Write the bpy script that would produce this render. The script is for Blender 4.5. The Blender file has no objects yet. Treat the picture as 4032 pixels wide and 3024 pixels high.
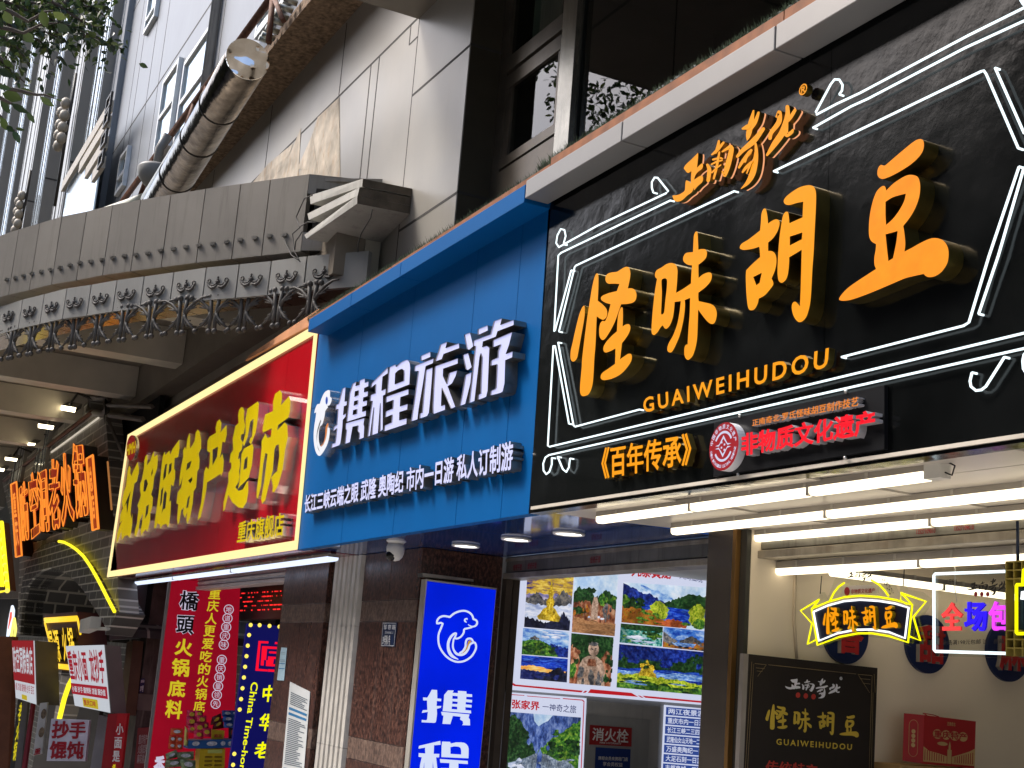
import bpy, bmesh, math, random
from mathutils import Vector, Matrix
random.seed(7)
SC = bpy.context.scene
COL = SC.collection
# ---------------------------------------------------------------- camera
FW = Vector((-0.873733, 0.436086, 0.215451))
RT = Vector((0.460124, 0.884648, 0.07539))
UP = Vector((0.157722, -0.165005, 0.9736))
EYE = Vector((0, 0, 1.6)); FPX = 5300.0
cd = bpy.data.cameras.new('camera'); cd.sensor_width = 36; cd.lens = FPX/4032*36
cd.clip_start = 0.05; cd.clip_end = 2000
cam = bpy.data.objects.new('camera', cd); COL.objects.link(cam)
cam.matrix_world = Matrix(((RT.x, UP.x, -FW.x, EYE.x), (RT.y, UP.y, -FW.y, EYE.y), (RT.z, UP.z, -FW.z, EYE.z), (0, 0, 0, 1)))
SC.camera = cam
# ---------------------------------------------------------------- world, sun, exposure
SUN_EL, SUN_AZ = 52.0, -62.0       # azimuth measured from +Y towards +X
w = bpy.data.worlds.new('World'); SC.world = w; w.use_nodes = True
nt = w.node_tree; bg = nt.nodes['Background']
sky = nt.nodes.new('ShaderNodeTexSky'); sky.sky_type = 'NISHITA'; sky.sun_disc = False
sky.sun_elevation = math.radians(SUN_EL); sky.sun_rotation = math.radians(180+62)
sky.air_density = 1.0; sky.dust_density = 4.0; sky.ozone_density = 0.6
nt.links.new(sky.outputs[0], bg.inputs[0]); bg.inputs[1].default_value = 0.15
sl = bpy.data.lights.new('sun', 'SUN'); sl.energy = 1.5; sl.angle = math.radians(14); sl.color = (1, .98, .95)
so = bpy.data.objects.new('sun', sl); COL.objects.link(so)
sdir = Vector((-0.55, -0.62, 1.0)).normalized()
so.rotation_euler = sdir.to_track_quat('Z', 'Y').to_euler()
sky.sun_elevation = math.asin(sdir.z); sky.sun_rotation = math.atan2(sdir.x, sdir.y)
SC.view_settings.view_transform = 'Standard'; SC.view_settings.look = 'None'
EXPO = 1.25
SC.view_settings.exposure = EXPO; SC.view_settings.gamma = 1.0; SC.view_settings.use_curve_mapping = False
SC.render.engine = 'CYCLES'
SC.cycles.use_denoising = True; SC.cycles.max_bounces = 6; SC.cycles.diffuse_bounces = 3
SC.cycles.glossy_bounces = 4; SC.cycles.transparent_max_bounces = 8; SC.cycles.sample_clamp_indirect = 6
SC.cycles.caustics_reflective = False; SC.cycles.caustics_refractive = False

# ---------------------------------------------------------------- rays: a point of the photo (4032 x 3024) met with a plane of the place
def ray(p):
    return FW + RT*((p[0]-2016)/FPX) - UP*((p[1]-1512)/FPX)
def onY(p, y):
    v = ray(p); return EYE + v*(y/v.y)
def onX(p, x):
    v = ray(p); return EYE + v*(x/v.x)
def onZ(p, z):
    v = ray(p); return EYE + v*((z-1.6)/v.z)
def crop(ox, oy, s):
    return lambda u, v: (ox+u/s, oy+v/s)
Dp = crop(0, 0, 2212/4032)
LERP = lambda a, b, t: a+(b-a)*t

# ---------------------------------------------------------------- object helpers
def tag(o, label=None, cat=None, group=None, kind=None):
    if label: o['label'] = label
    if cat: o['category'] = cat
    if group: o['group'] = group
    if kind: o['kind'] = kind
    return o
def empty(name, loc, label, cat, group=None):
    o = bpy.data.objects.new(name, None); COL.objects.link(o); o.location = loc
    o.empty_display_size = .2
    return tag(o, label, cat, group)
def wmat(o):
    m = o.matrix_basis.copy()
    return m if o.parent is None else wmat(o.parent) @ o.matrix_parent_inverse @ m
def link(name, me, parent=None):
    o = bpy.data.objects.new(name, me); COL.objects.link(o)
    if parent is not None:
        o.parent = parent
        o.matrix_parent_inverse = wmat(parent).inverted()
    return o
def copy_part(o, parent, off):
    c = o.copy(); COL.objects.link(c); c.parent = parent
    c.location = Vector(o.location)+Vector(off); return c
class MB:
    def __init__(s):
        s.v = []; s.f = []; s.m = []; s.sm = []
    def add(s, vs, fs, m=0, smooth=False):
        n = len(s.v); s.v += [tuple(x) for x in vs]
        for f in fs:
            s.f.append([i+n for i in f]); s.m.append(m); s.sm.append(smooth)
        return s
    def quad(s, a, b, c, d, m=0): return s.add([a, b, c, d], [(0, 1, 2, 3)], m)
    def box(s, x0, x1, y0, y1, z0, z1, m=0):
        return s.hexa([(x0,y0,z0),(x1,y0,z0),(x1,y1,z0),(x0,y1,z0),(x0,y0,z1),(x1,y0,z1),(x1,y1,z1),(x0,y1,z1)], m)
    def hexa(s, p, m=0):
        return s.add(p, [(3,2,1,0),(4,5,6,7),(0,1,5,4),(1,2,6,5),(2,3,7,6),(3,0,4,7)], m)
    def slab(s, q, d, m=0):
        """quad q pushed by vector d into a solid"""
        d = Vector(d); q = [Vector(x) for x in q]
        return s.hexa(q+[x+d for x in q], m)
    def prism(s, pts, d, m=0, m2=None, cap=True):
        n = len(pts); d = Vector(d); P = [Vector(p) for p in pts]
        a = len(s.v)
        s.v += [tuple(p) for p in P]+[tuple(p+d) for p in P]
        if cap:
            s.f.append(list(range(a, a+n))); s.m.append(m); s.sm.append(False)
            s.f.append(list(range(a+2*n-1, a+n-1, -1))); s.m.append(m); s.sm.append(False)
        for i in range(n):
            j = (i+1) % n
            s.f.append([a+i, a+n+i, a+n+j, a+j]); s.m.append(m if m2 is None else m2); s.sm.append(False)
        return s
    def tube(s, path, r, n=8, m=0, close=False, caps=True):
        P = [Vector(p) for p in path]; k = len(P)
        R = r if isinstance(r, (list, tuple)) else [r]*k
        a = len(s.v); ref = None
        for i in range(k):
            if close: t = P[(i+1) % k]-P[i-1]
            else: t = P[min(i+1, k-1)]-P[max(i-1, 0)]
            if t.length < 1e-9: t = Vector((0, 0, 1))
            t.normalize()
            if ref is None:
                ref = Vector((0, 0, 1)) if abs(t.z) < .9 else Vector((0, 1, 0))
            u = t.cross(ref)
            if u.length < 1e-6: u = t.cross(Vector((1, 0, 0)))
            u.normalize(); w_ = u.cross(t).normalized(); ref = w_
            for j in range(n):
                an = 2*math.pi*j/n
                s.v.append(tuple(P[i]+(u*math.cos(an)+w_*math.sin(an))*R[i]))
        for i in range(k if close else k-1):
            for j in range(n):
                b = (j+1) % n; i2 = (i+1) % k
                s.f.append([a+i*n+j, a+i*n+b, a+i2*n+b, a+i2*n+j]); s.m.append(m); s.sm.append(True)
        if caps and not close:
            s.f.append([a+j for j in range(n-1, -1, -1)]); s.m.append(m); s.sm.append(False)
            s.f.append([a+(k-1)*n+j for j in range(n)]); s.m.append(m); s.sm.append(False)
        return s
    def ball(s, c, r, m=0, nu=10, nv=6, sc=(1, 1, 1)):
        a = len(s.v)
        for i in range(nv+1):
            th = math.pi*i/nv
            for j in range(nu):
                ph = 2*math.pi*j/nu
                s.v.append((c[0]+r*sc[0]*math.sin(th)*math.cos(ph), c[1]+r*sc[1]*math.sin(th)*math.sin(ph), c[2]+r*sc[2]*math.cos(th)))
        for i in range(nv):
            for j in range(nu):
                b = (j+1) % nu
                s.f.append([a+i*nu+j, a+(i+1)*nu+j, a+(i+1)*nu+b, a+i*nu+b]); s.m.append(m); s.sm.append(True)
        return s
    def mesh(s, name, mats):
        me = bpy.data.meshes.new(name); me.from_pydata(s.v, [], s.f)
        for x in (mats if isinstance(mats, (list, tuple)) else [mats]): me.materials.append(x)
        me.polygons.foreach_set('material_index', s.m); me.polygons.foreach_set('use_smooth', s.sm)
        me.update(); return me
    def build(s, name, mats, parent=None, bevel=0):
        o = link(name, s.mesh(name, mats), parent)
        if bevel:
            b = o.modifiers.new('bevel', 'BEVEL'); b.width = bevel; b.segments = 2; b.limit_method = 'ANGLE'
        return o

# ---------------------------------------------------------------- materials
def lin(c):
    return tuple(((x/255)/12.92 if x/255 <= .04045 else ((x/255+.055)/1.055)**2.4) for x in c)
def _pr(name):
    m = bpy.data.materials.new(name); m.use_nodes = True
    return m, m.node_tree.nodes, m.node_tree.links, m.node_tree.nodes['Principled BSDF']
def pm(name, col, rough=.5, metal=0, var=.12, scale=3.0, bump=0, bscale=40, streak=0, dirt=None, spec=.3, rvar=0, sstretch=.06, coat=0):
    """painted / stone / metal surface: base colour with blotches, optional vertical dirt streaks and bump"""
    m, N, L, b = _pr(name)
    b.inputs['Roughness'].default_value = rough; b.inputs['Metallic'].default_value = metal
    b.inputs['Specular IOR Level'].default_value = spec; b.inputs['Coat Weight'].default_value = coat
    tc = N.new('ShaderNodeTexCoord')
    n1 = N.new('ShaderNodeTexNoise'); n1.inputs['Scale'].default_value = scale; n1.inputs['Detail'].default_value = 6
    L.new(tc.outputs['Object'], n1.inputs['Vector'])
    rp = N.new('ShaderNodeMapRange'); rp.inputs[1].default_value = .3; rp.inputs[2].default_value = .7
    rp.inputs[3].default_value = 1-var; rp.inputs[4].default_value = 1+var
    L.new(n1.outputs[0], rp.inputs[0])
    mul = N.new('ShaderNodeMix'); mul.data_type = 'RGBA'; mul.blend_type = 'MULTIPLY'; mul.inputs[0].default_value = 1
    mul.inputs[6].default_value = (*col, 1); L.new(rp.outputs[0], mul.inputs[7])
    out = mul.outputs[2]
    if streak:
        mp = N.new('ShaderNodeMapping'); mp.inputs['Scale'].default_value = (1, 1, sstretch)
        L.new(tc.outputs['Object'], mp.inputs[0])
        n2 = N.new('ShaderNodeTexNoise'); n2.inputs['Scale'].default_value = 9; n2.inputs['Detail'].default_value = 5
        n2.inputs['Roughness'].default_value = .7
        L.new(mp.outputs[0], n2.inputs['Vector'])
        r2 = N.new('ShaderNodeMapRange'); r2.inputs[1].default_value = .52; r2.inputs[2].default_value = .75
        r2.inputs[3].default_value = 0; r2.inputs[4].default_value = streak
        L.new(n2.outputs[0], r2.inputs[0])
        mx = N.new('ShaderNodeMix'); mx.data_type = 'RGBA'; L.new(r2.outputs[0], mx.inputs[0])
        L.new(out, mx.inputs[6]); mx.inputs[7].default_value = (*(dirt or tuple(c*.35 for c in col)), 1)
        out = mx.outputs[2]
    L.new(out, b.inputs['Base Color'])
    if rvar:
        r3 = N.new('ShaderNodeMapRange'); r3.inputs[3].default_value = max(.02, rough-rvar); r3.inputs[4].default_value = rough+rvar
        L.new(n1.outputs[0], r3.inputs[0]); L.new(r3.outputs[0], b.inputs['Roughness'])
    if bump:
        n3 = N.new('ShaderNodeTexNoise'); n3.inputs['Scale'].default_value = bscale; n3.inputs['Detail'].default_value = 4
        L.new(tc.outputs['Object'], n3.inputs['Vector'])
        bp = N.new('ShaderNodeBump'); bp.inputs['Strength'].default_value = bump; bp.inputs['Distance'].default_value = .02
        L.new(n3.outputs[0], bp.inputs['Height']); L.new(bp.outputs[0], b.inputs['Normal'])
    return m
def em(name, col, st=1.0, base=None, var=0, scale=3):
    """lit face: col is the emitted linear colour"""
    st = st*2**-EXPO
    m, N, L, b = _pr(name)
    b.inputs['Base Color'].default_value = (*[x*.3 for x in (base or (.02, .02, .02))], 1); b.inputs['Roughness'].default_value = .35; b.inputs['Specular IOR Level'].default_value = .10
    b.inputs['Emission Color'].default_value = (*col, 1); b.inputs['Emission Strength'].default_value = st
    if var:
        tc = N.new('ShaderNodeTexCoord'); n1 = N.new('ShaderNodeTexNoise'); n1.inputs['Scale'].default_value = scale
        n1.inputs['Detail'].default_value = 5
        L.new(tc.outputs['Object'], n1.inputs[0]); r = N.new('ShaderNodeMapRange')
        r.inputs[1].default_value = .3; r.inputs[2].default_value = .7
        r.inputs[3].default_value = st*(1-var); r.inputs[4].default_value = st*(1+var)
        L.new(n1.outputs[0], r.inputs[0]); L.new(r.outputs[0], b.inputs['Emission Strength'])
    return m
M = {}
def mat(key, *a, **k):
    if key not in M: M[key] = pm(key, *a, **k)
    return M[key]
def emat(key, *a, **k):
    if key not in M: M[key] = em(key, *a, **k)
    return M[key]

# ---------------------------------------------------------------- writing: outlines and font text turned into real letter solids
def parse(spec):
    """'x,y x,y* ...' one loop; * marks a sharp corner"""
    pts = []
    for t in spec.split():
        c = t.endswith('*'); x, y = t.rstrip('*').split(','); pts.append((float(x), float(y), c))
    return pts
def smooth(pts, n=5):
    out = []; k = len(pts)
    for i in range(k):
        p0, p1, p2, p3 = pts[i-1], pts[i], pts[(i+1) % k], pts[(i+2) % k]
        a = Vector(p1[:2]); b = Vector(p2[:2])
        t1 = (b-Vector(p0[:2]))*.5 if not p1[2] else (b-a)*.6
        t2 = (Vector(p3[:2])-a)*.5 if not p2[2] else (b-a)*.6
        ln = (b-a).length
        for t in (t1, t2):
            if t.length > ln*1.1: t.length = ln*1.1
        for j in range(n):
            u = j/n; u2 = u*u; u3 = u2*u
            out.append(a*(2*u3-3*u2+1)+t1*(u3-2*u2+u)+b*(-2*u3+3*u2)+t2*(u3-u2))
    return out
def stroke(spec, n=10):
    """'x,y,r x,y,r ...' a brush stroke as a closed outline"""
    P = [tuple(float(q) for q in t.split(',')) for t in spec.split()]
    Q = []
    for i in range(len(P)-1):
        p0, p1, p2, p3 = P[max(i-1, 0)], P[i], P[i+1], P[min(i+2, len(P)-1)]
        for j in range(4):
            u = j/4
            Q.append(tuple(.5*((2*b)+(c-a)*u+(2*a-5*b+4*c-d)*u*u+(3*b-a-3*c+d)*u**3) for a, b, c, d in zip(p0, p1, p2, p3)))
    Q.append(P[-1]); L_, R_ = [], []
    for i, (x, y, r) in enumerate(Q):
        a = Q[max(i-1, 0)]; b = Q[min(i+1, len(Q)-1)]
        t = Vector((b[0]-a[0], b[1]-a[1])); t.normalize(); nn = Vector((-t.y, t.x))
        L_.append(Vector((x, y))+nn*r); R_.append(Vector((x, y))-nn*r)
    def capp(c, frm, sgn):
        an = math.atan2(frm.y-c[1], frm.x-c[0])
        return [Vector((c[0]+c[2]*math.cos(an+sgn*math.pi*k/6), c[1]+c[2]*math.sin(an+sgn*math.pi*k/6))) for k in range(1, 6)]
    return L_+capp(Q[-1], L_[-1], -1)+R_[::-1]+capp(Q[0], R_[0], -1)
def fill(loops):
    """2D loops (even-odd) -> verts, faces"""
    cu = bpy.data.curves.new('tmp', 'CURVE'); cu.dimensions = '2D'; cu.fill_mode = 'BOTH'
    for lp in loops:
        s = cu.splines.new('POLY'); s.points.add(len(lp)-1); s.use_cyclic_u = True
        for p, q in zip(s.points, lp): p.co = (q[0], q[1], 0, 1)
    return _ev(cu)
def _ev(cu):
    o = bpy.data.objects.new('tmp', cu); COL.objects.link(o)
    dg = bpy.context.evaluated_depsgraph_get()
    me = bpy.data.meshes.new_from_object(o.evaluated_get(dg))
    r = ([Vector(v.co[:2]) for v in me.vertices], [list(p.vertices) for p in me.polygons])
    bpy.data.objects.remove(o); bpy.data.curves.remove(cu); bpy.data.meshes.remove(me)
    return r
_tc = {}
def bolden(g, d):
    """grow a filled glyph outwards by d: a strip is added round every outline"""
    vs, fs = list(g[0]), [list(f) for f in g[1]]
    cnt = {}
    for fc in fs:
        for i in range(len(fc)):
            a, b = fc[i], fc[(i+1) % len(fc)]
            cnt.setdefault((min(a, b), max(a, b)), []).append((a, b, fc))
    be = []
    for e, l in cnt.items():
        if len(l) == 1:
            a, b, fc = l[0]
            A, B = vs[a], vs[b]; ar = sum(vs[fc[i]].x*vs[fc[(i+1) % len(fc)]].y-vs[fc[(i+1) % len(fc)]].x*vs[fc[i]].y for i in range(len(fc)))
            t = (B-A)
            if t.length < 1e-7: continue
            t.normalize(); n = Vector((t.y, -t.x)) if ar > 0 else Vector((-t.y, t.x)); be.append((a, b, n))
    acc = {}
    for a, b, n in be:
        acc.setdefault(a, []).append(n); acc.setdefault(b, []).append(n)
    new = {}
    for i, l in acc.items():
        m = sum(l, Vector((0, 0)))
        if m.length < .25: m = l[0]*1.0
        m.normalize(); k = max(.45, m.dot(l[0])); new[i] = len(vs); vs.append(vs[i]+m*(d/k))
    for a, b, n in be: fs.append([a, b, new[b], new[a]])
    return vs, fs
def text2(body, off=0, spacing=1.0, line=1.0, align='LEFT', shear=0):
    k = (body, off, spacing, line, align, shear)
    if k not in _tc:
        cu = bpy.data.curves.new('tmp', 'FONT'); cu.body = body; cu.space_character = spacing
        cu.space_line = line; cu.align_x = align; cu.shear = shear; cu.resolution_u = 3
        g = _ev(cu)
        if off:
            # weld the fill's doubled points so that outlines are found
            key = {}; mp = []; vs = []
            for v in g[0]:
                q = (round(v.x, 5), round(v.y, 5))
                if q not in key: key[q] = len(vs); vs.append(v)
                mp.append(key[q])
            fs = []
            for f in g[1]:
                h = [mp[i] for i in f]
                if len(set(h)) == len(h): fs.append(h)
            g = bolden((vs, fs), off)
        _tc[k] = g
    return _tc[k]
def norm(g):
    vs = g[0]; x0 = min(v.x for v in vs); x1 = max(v.x for v in vs); y0 = min(v.y for v in vs); y1 = max(v.y for v in vs)
    return [Vector(((v.x-x0)/(x1-x0), (v.y-y0)/(y1-y0))) for v in vs], g[1]
def bil(q):
    """unit square (u right, v up) -> quad TL,TR,BR,BL"""
    tl, tr, br, bl = [Vector(p) for p in q]
    return lambda u, v: (bl*(1-u)+br*u)*(1-v)+(tl*(1-u)+tr*u)*v
def solid(mb, g, f, back=None, mf=0, ms=1, push=None):
    """letter g mapped by f(x,y)->3D; back = vector to the back edge (sides) or None"""
    vs, fs = g
    P = [f(v[0], v[1]) for v in vs]
    if push is not None: P = [p+Vector(push) for p in P]
    mb.add(P, fs, mf)
    if back is not None:
        cnt = {}
        for fc in fs:
            for i in range(len(fc)):
                a, b = fc[i], fc[(i+1) % len(fc)]
                cnt.setdefault((min(a, b), max(a, b)), []).append((a, b))
        B = Vector(back); n = len(mb.v)
        mb.v += [tuple(p) for p in P]+[tuple(p+B) for p in P]
        k = len(P)
        for e, l in cnt.items():
            if len(l) == 1:
                a, b = l[0]; mb.f.append([n+a, n+k+a, n+k+b, n+b]); mb.m.append(ms); mb.sm.append(False)
    return mb
def words(parent, name, body, quad, mats, depth=None, off=0.0, push=None, **k):
    mb = MB(); solid(mb, norm(text2(body, off, **k)), bil(quad), depth, push=push)
    return mb.build(name, mats, parent)
# ---------------------------------------------------------------- traced lettering of the big signs
CA = crop(2230, 1030, 3.01636); CB = crop(2540, 890, 3.0722); CC = crop(2900, 720, 2.9619); CD_ = crop(3290, 530, 2.4759)
CE = crop(2630, 300, 3.19); CF = crop(1210, 1500, 5.027); CG = crop(1600, 1220, 3.457); CJ = crop(1330, 1380, 6.9125)
CH = crop(400, 1500, 2.552); CI = crop(800, 1450, 2.37); CK = crop(1600, 2250, 4.1475)
R3 = crop(2688, 0, 1.6458); R5 = crop(1344, 1008, 1.6458); R6 = crop(2688, 1008, 1.6458); R2 = crop(1344, 0, 1.6458); R1 = crop(0, 0, 1.6458)
C1 = crop(1700, 0, 2.212); C3 = crop(2000, 1850, 2.212); C4 = crop(3032, 1850, 2.212); C5 = crop(1000, 2000, 2.212); C6 = crop(2800, 1300, 2.212)
L1 = crop(0, 2016, 1.646); L2 = crop(900, 2016, 1.6455); L3 = crop(1900, 2016, 1.646); L4 = crop(2800, 2016, 1.6461)
H1 = crop(0, 1500, 2.765); H2 = crop(0, 2000, 3.318); H3 = crop(0, 2500, 3.166); H5 = crop(500, 2450, 2.89); CV = crop(1000, 600, 2.37)
UL = crop(0, 0, 2.37); CT = crop(0, 1000, 3.16); CL = crop(1500, 2600, 3.912)
BEAN = {
 'guai': (CA, ["215,525 218,620 205,720 180,860 150,1030 128,1140 100,1180 70,1185 50,1150 52,1060 75,960 110,800 150,640 180,560 200,530",
   "365,140 380,160 380,300 373,465* 430,510 475,560 486,610 475,660 440,690 405,680 362,650* 358,700 352,850 345,1000 332,1150 325,1300 312,1450 285,1540 250,1585 190,1597 165,1560 163,1480 180,1280 190,1130 210,960 230,800 255,620 285,430 305,310 330,200 350,150",
   "720,62 745,75 760,130 755,200 730,318* 780,318 815,340 832,385 828,440 800,480 740,500 650,507* 590,680 555,760 500,860 455,920 425,930 395,890 390,800 405,730 430,703* 460,705 490,640 525,505* 470,490 420,460 410,430 430,405 500,375 600,350* 630,265* 560,262 500,262 470,235 465,190 485,150 530,130 600,120 650,90 690,68",
   "660,540 670,560 672,650 668,770* 700,750 735,742 758,765 755,820 720,890 660,970* 648,1080 638,1160* 680,1130 730,1098 760,1095 778,1120 770,1180 720,1260 640,1340 540,1390 450,1408 415,1395 408,1360 430,1320 500,1270 578,1215* 582,1120 582,1030* 530,1060 470,1080 445,1065 440,1020 470,960 540,880 600,830* 605,740 615,640 640,560"]),
 'wei': (CB, ["620,65 635,85 640,180 645,285* 690,278 730,285 748,320 738,380 700,425 645,468* 645,550 648,628* 700,585 760,562 795,568 808,605 790,670 730,740 645,805* 643,860 648,908* 720,925 790,942 840,975 866,1040 862,1110 840,1170 805,1185 760,1160 700,1090 642,1010* 638,1150 630,1350 610,1470 575,1570 525,1618 495,1605 476,1560 475,1480 490,1440 515,1430* 525,1250 540,1050 545,868* 480,895* 483,960 475,1060 455,1180 420,1320 380,1420 340,1500 310,1530 275,1515 270,1470 290,1410 340,1320 390,1180 420,1020 432,908* 358,918* 350,1010 335,1110 300,1200 260,1242 235,1235 218,1208 210,1202* 185,1230 150,1285 110,1318 85,1305 77,1260 85,1120 100,950 115,820 130,720 145,640* 125,620 120,580 140,535 200,500 260,460 320,447 370,470 392,530 390,620 383,720 375,808* 460,760 555,695* 560,580 568,475* 520,468 475,440 460,405 468,360 500,325 580,315* 585,200 590,120 605,78",
   "200,655 240,632 265,655 262,760 245,900 228,1050 195,1065 198,950 203,800"]),
 'hu': (CC, ["328,298 345,315 360,390 368,475* 410,445 460,425 495,440 502,480 480,560 430,640 370,695* 368,750 370,795* 405,795 440,815 462,860 465,940 445,1030 408,1115* 425,1150 428,1185 400,1230 330,1310 258,1350* 250,1400 220,1460 190,1483 150,1480 130,1430 115,1280 108,1100 112,1020* 180,950 275,865* 272,800 265,745* 180,770 90,782 45,770 40,740 65,705 140,660 275,555* 285,450 290,370 305,320",
   "195,1098* 295,1048* 270,1165* 232,1195*",
   "840,27 890,38 915,70 928,130 925,300 912,550 900,800 885,1000 875,1200 865,1350 850,1450 820,1550 780,1605 735,1625 700,1605 665,1550 645,1470 650,1410 680,1385 710,1405 740,1440* 748,1250 755,1000 760,780* 615,868* 612,950 600,1060 580,1120 550,1155 520,1165 492,1140 478,1050 485,850 500,650 520,500 540,390 565,345 590,335 605,355 618,470* 770,403* 778,220* 700,235 620,258 570,250 550,215 570,170 640,110 740,50",
   "622,625* 768,578* 762,658* 622,730*"]),
 'dou': (CD_, ["830,44 855,60 862,100 850,160 810,220 740,285 650,345 560,395 490,425 455,432 425,420 408,390 410,345 425,310 445,295 465,302 485,300* 560,235 660,150 740,85 790,52",
   "735,392 790,405 815,440 825,510 815,610 780,710 730,800 660,890* 672,970 680,1060 672,1140* 740,1105 830,1055 920,1015 990,1010 1050,1035 1090,1090 1102,1160 1090,1250 1040,1330 980,1375 920,1390 885,1382 860,1358* 780,1375 680,1400 560,1450 420,1510 270,1570 150,1610 80,1620 35,1610 50,1570 120,1495 240,1410 395,1310* 380,1270 378,1200 390,1130 395,1068* 350,1040 328,990 325,900 335,780 360,660 395,565 430,520 465,500 485,512 495,545* 560,480 640,425 690,400",
   "487,655* 560,610 685,575* 668,650 620,740 560,820 493,880* 487,780", "487,972* 605,940* 592,1050 560,1205* 515,1232* 500,1100"])}
ZHENG = {
 'zheng': ["378,962* 380,1000 365,1150* 425,1095 440,1115 430,1160 380,1200 345,1245 330,1300* 400,1255 430,1255 442,1280 430,1330 370,1385 330,1435* 325,1400* 300,1455 240,1500 180,1555 130,1575 85,1565 65,1530 60,1500 130,1490 200,1450 215,1420* 220,1340 230,1308 265,1325 288,1345* 290,1270 295,1190* 250,1215 215,1180 200,1155 225,1110 300,1040"],
 'nan': ["S 640,815,14 625,900,22 600,960,16", "S 555,985,10 620,930,20 700,835,14", "S 500,1115,16 525,1180,26 510,1310,22", "S 690,950,10 800,890,26 790,1000,32 750,1150,34 720,1255,16 690,1200,10", "S 575,1050,12 660,1030,12 695,1040,8", "S 560,1110,10 620,1080,12 690,1060,10", "S 660,960,12 625,1150,16 590,1290,12", "S 570,1215,10 620,1165,10 680,1120,8"],
 'qi': ["S 1075,435,12 1040,600,35 1010,740,30 995,805,5", "S 1140,460,16 1100,570,26 1040,650,30", "S 945,660,14 1000,640,30 1030,620,20", "S 880,1010,18 950,930,26 1080,820,36 1205,665,22", "S 1110,850,14 1120,950,22 1105,1080,35 1070,1230,38 1010,1340,25 930,1415,5", "S 905,1150,14 960,1060,22 1040,960,26", "S 1060,935,18 1010,1010,14 985,1080,12", "S 955,1210,12 1000,1150,20 1070,1080,14", "S 1010,1225,8 1050,1120,14"],
 'bei': ["S 1245,990,14 1340,850,36 1440,700,40 1500,500,30 1500,385,24", "S 1365,510,12 1395,455,22 1405,470,28 1395,580,32 1300,710,26 1285,780,22", "S 1600,430,20 1550,510,24 1500,570,22", "S 1497,560,24 1490,690,28 1500,745,24 1560,705,22 1575,680,15"]}
LOGO = {
 'xie': (CF, ["755,125 735,410 785,395 775,480 722,500 705,675 768,640 755,705 700,770 690,940 665,1150 650,1240 630,1270 470,1330 480,1245 535,1235 550,1180 578,935 500,1010 520,910 578,870 600,550 553,575 560,475 610,455 640,350 690,150",
   "894,55 970,15 948,102 1018,77 1025,-7 1138,-50 1134,37 1210,8 1205,102 1125,138 1118,226 1199,204 1191,298 1105,328 1098,408 1181,386 1174,480 1087,510 1083,612 1160,585 1155,690 770,810 790,640 820,370 832,240",
   "940,205 1008,185 1000,280 930,315", "925,400 995,380 985,460 915,490", "905,580 975,555 970,650 895,675",
   "750,840 1130,735 1110,855 1125,910 1115,1120 1000,1165 1020,1110 1020,1020 985,980 1000,880 895,905 840,1210 735,1250 770,960 750,960"]),
 'cheng': (CF, ["1592,-276 1589,-152 1487,-83 1465,193 1552,153 1541,266 1495,290 1490,960 1430,1010 1437,440 1395,1030 1270,1075 1308,520 1240,1080 1185,1108 1240,640 1280,390 1235,400 1245,280 1340,245 1348,60 1250,145 1265,50",
   "1618,-269 1745,-327 1749,-276 1840,-363 1927,-407 1970,-418 2007,-392 2028,-341 2036,-254 2018,66 1577,240 1603,-138", "1738,-152 1796,-211 1868,-240 1901,-218 1908,-138 1901,0 1727,66",
   "1550,315 2000,160 2000,265 1840,320 1830,505 1985,455 1975,565 1820,615 1815,780 1965,740 1960,850 1510,1000 1520,885 1660,825 1675,665 1535,725 1545,605 1680,550 1695,375 1550,430"]),
 'lv': (CG, ["190,630 325,570 325,640 195,695", "110,765 370,660 360,725 262,765 250,830 225,1000 165,1350 150,1490 60,1520 110,1180 160,830 105,835",
   "262,820 355,785 350,880 325,1200 305,1400 280,1445 175,1480 180,1410 210,1400 228,1200", "460,475 555,435 530,520 715,455 718,520 505,600 480,670 385,705 430,580",
   "385,770 700,660 698,730 500,800 495,900 545,1010 580,860 690,825 670,900 620,1000 560,1040 665,1320 605,1345 480,1060 470,1310 525,1290 525,1360 375,1415 358,1400 355,1300 370,1000"]),
 'you': (CG, ["785,340 865,310 910,495 850,545 820,520", "765,615 840,590 888,780 835,820 805,805", "800,885 885,850 870,1000 800,1280 720,1310 760,1120", "970,265 1105,210 1108,280 970,345",
   "910,420 1140,335 1190,155 1300,115 1275,205 1460,135 1460,205 1240,290 1215,365 1040,430 1030,510 1090,490 1130,520 1125,600 1105,1100 1085,1180 1060,1195 970,1225 975,1155 1005,1140 1025,640 1010,590 995,640 925,1240 850,1270 880,1010 935,490 905,490",
   "1175,415 1440,300 1395,480 1350,600 1445,565 1440,645 1345,685 1335,1000 1310,1110 1280,1130 1140,1165 1145,1105 1200,1080 1215,1050 1230,740 1145,760 1150,690 1240,650 1245,560 1280,470 1175,510"])}
DOLPHIN = "415,180 448,200 452,310 482,345 475,410 440,480 400,495 410,520 360,590 340,700 300,850 250,905* 262,870* 235,960 225,1100 235,1220 270,1300 330,1240 365,1100 375,900 410,830 425,870 415,920 440,930 445,1000 430,1130 390,1270 320,1400 250,1480 200,1460 160,1380 130,1220 125,1050 140,880 165,720 175,620* 135,640* 160,540 200,460 245,450 280,350 340,230"
DOLPHIN_TAIL = "410,835 425,870 405,930 385,1080 350,1200 290,1290 265,1290 320,1230 355,1110 370,920"
DOLPHIN_SLIT = "270,770* 280,785 245,900 205,1050 200,1250 260,1415* 215,1330 190,1150 200,1000 240,850"
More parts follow.
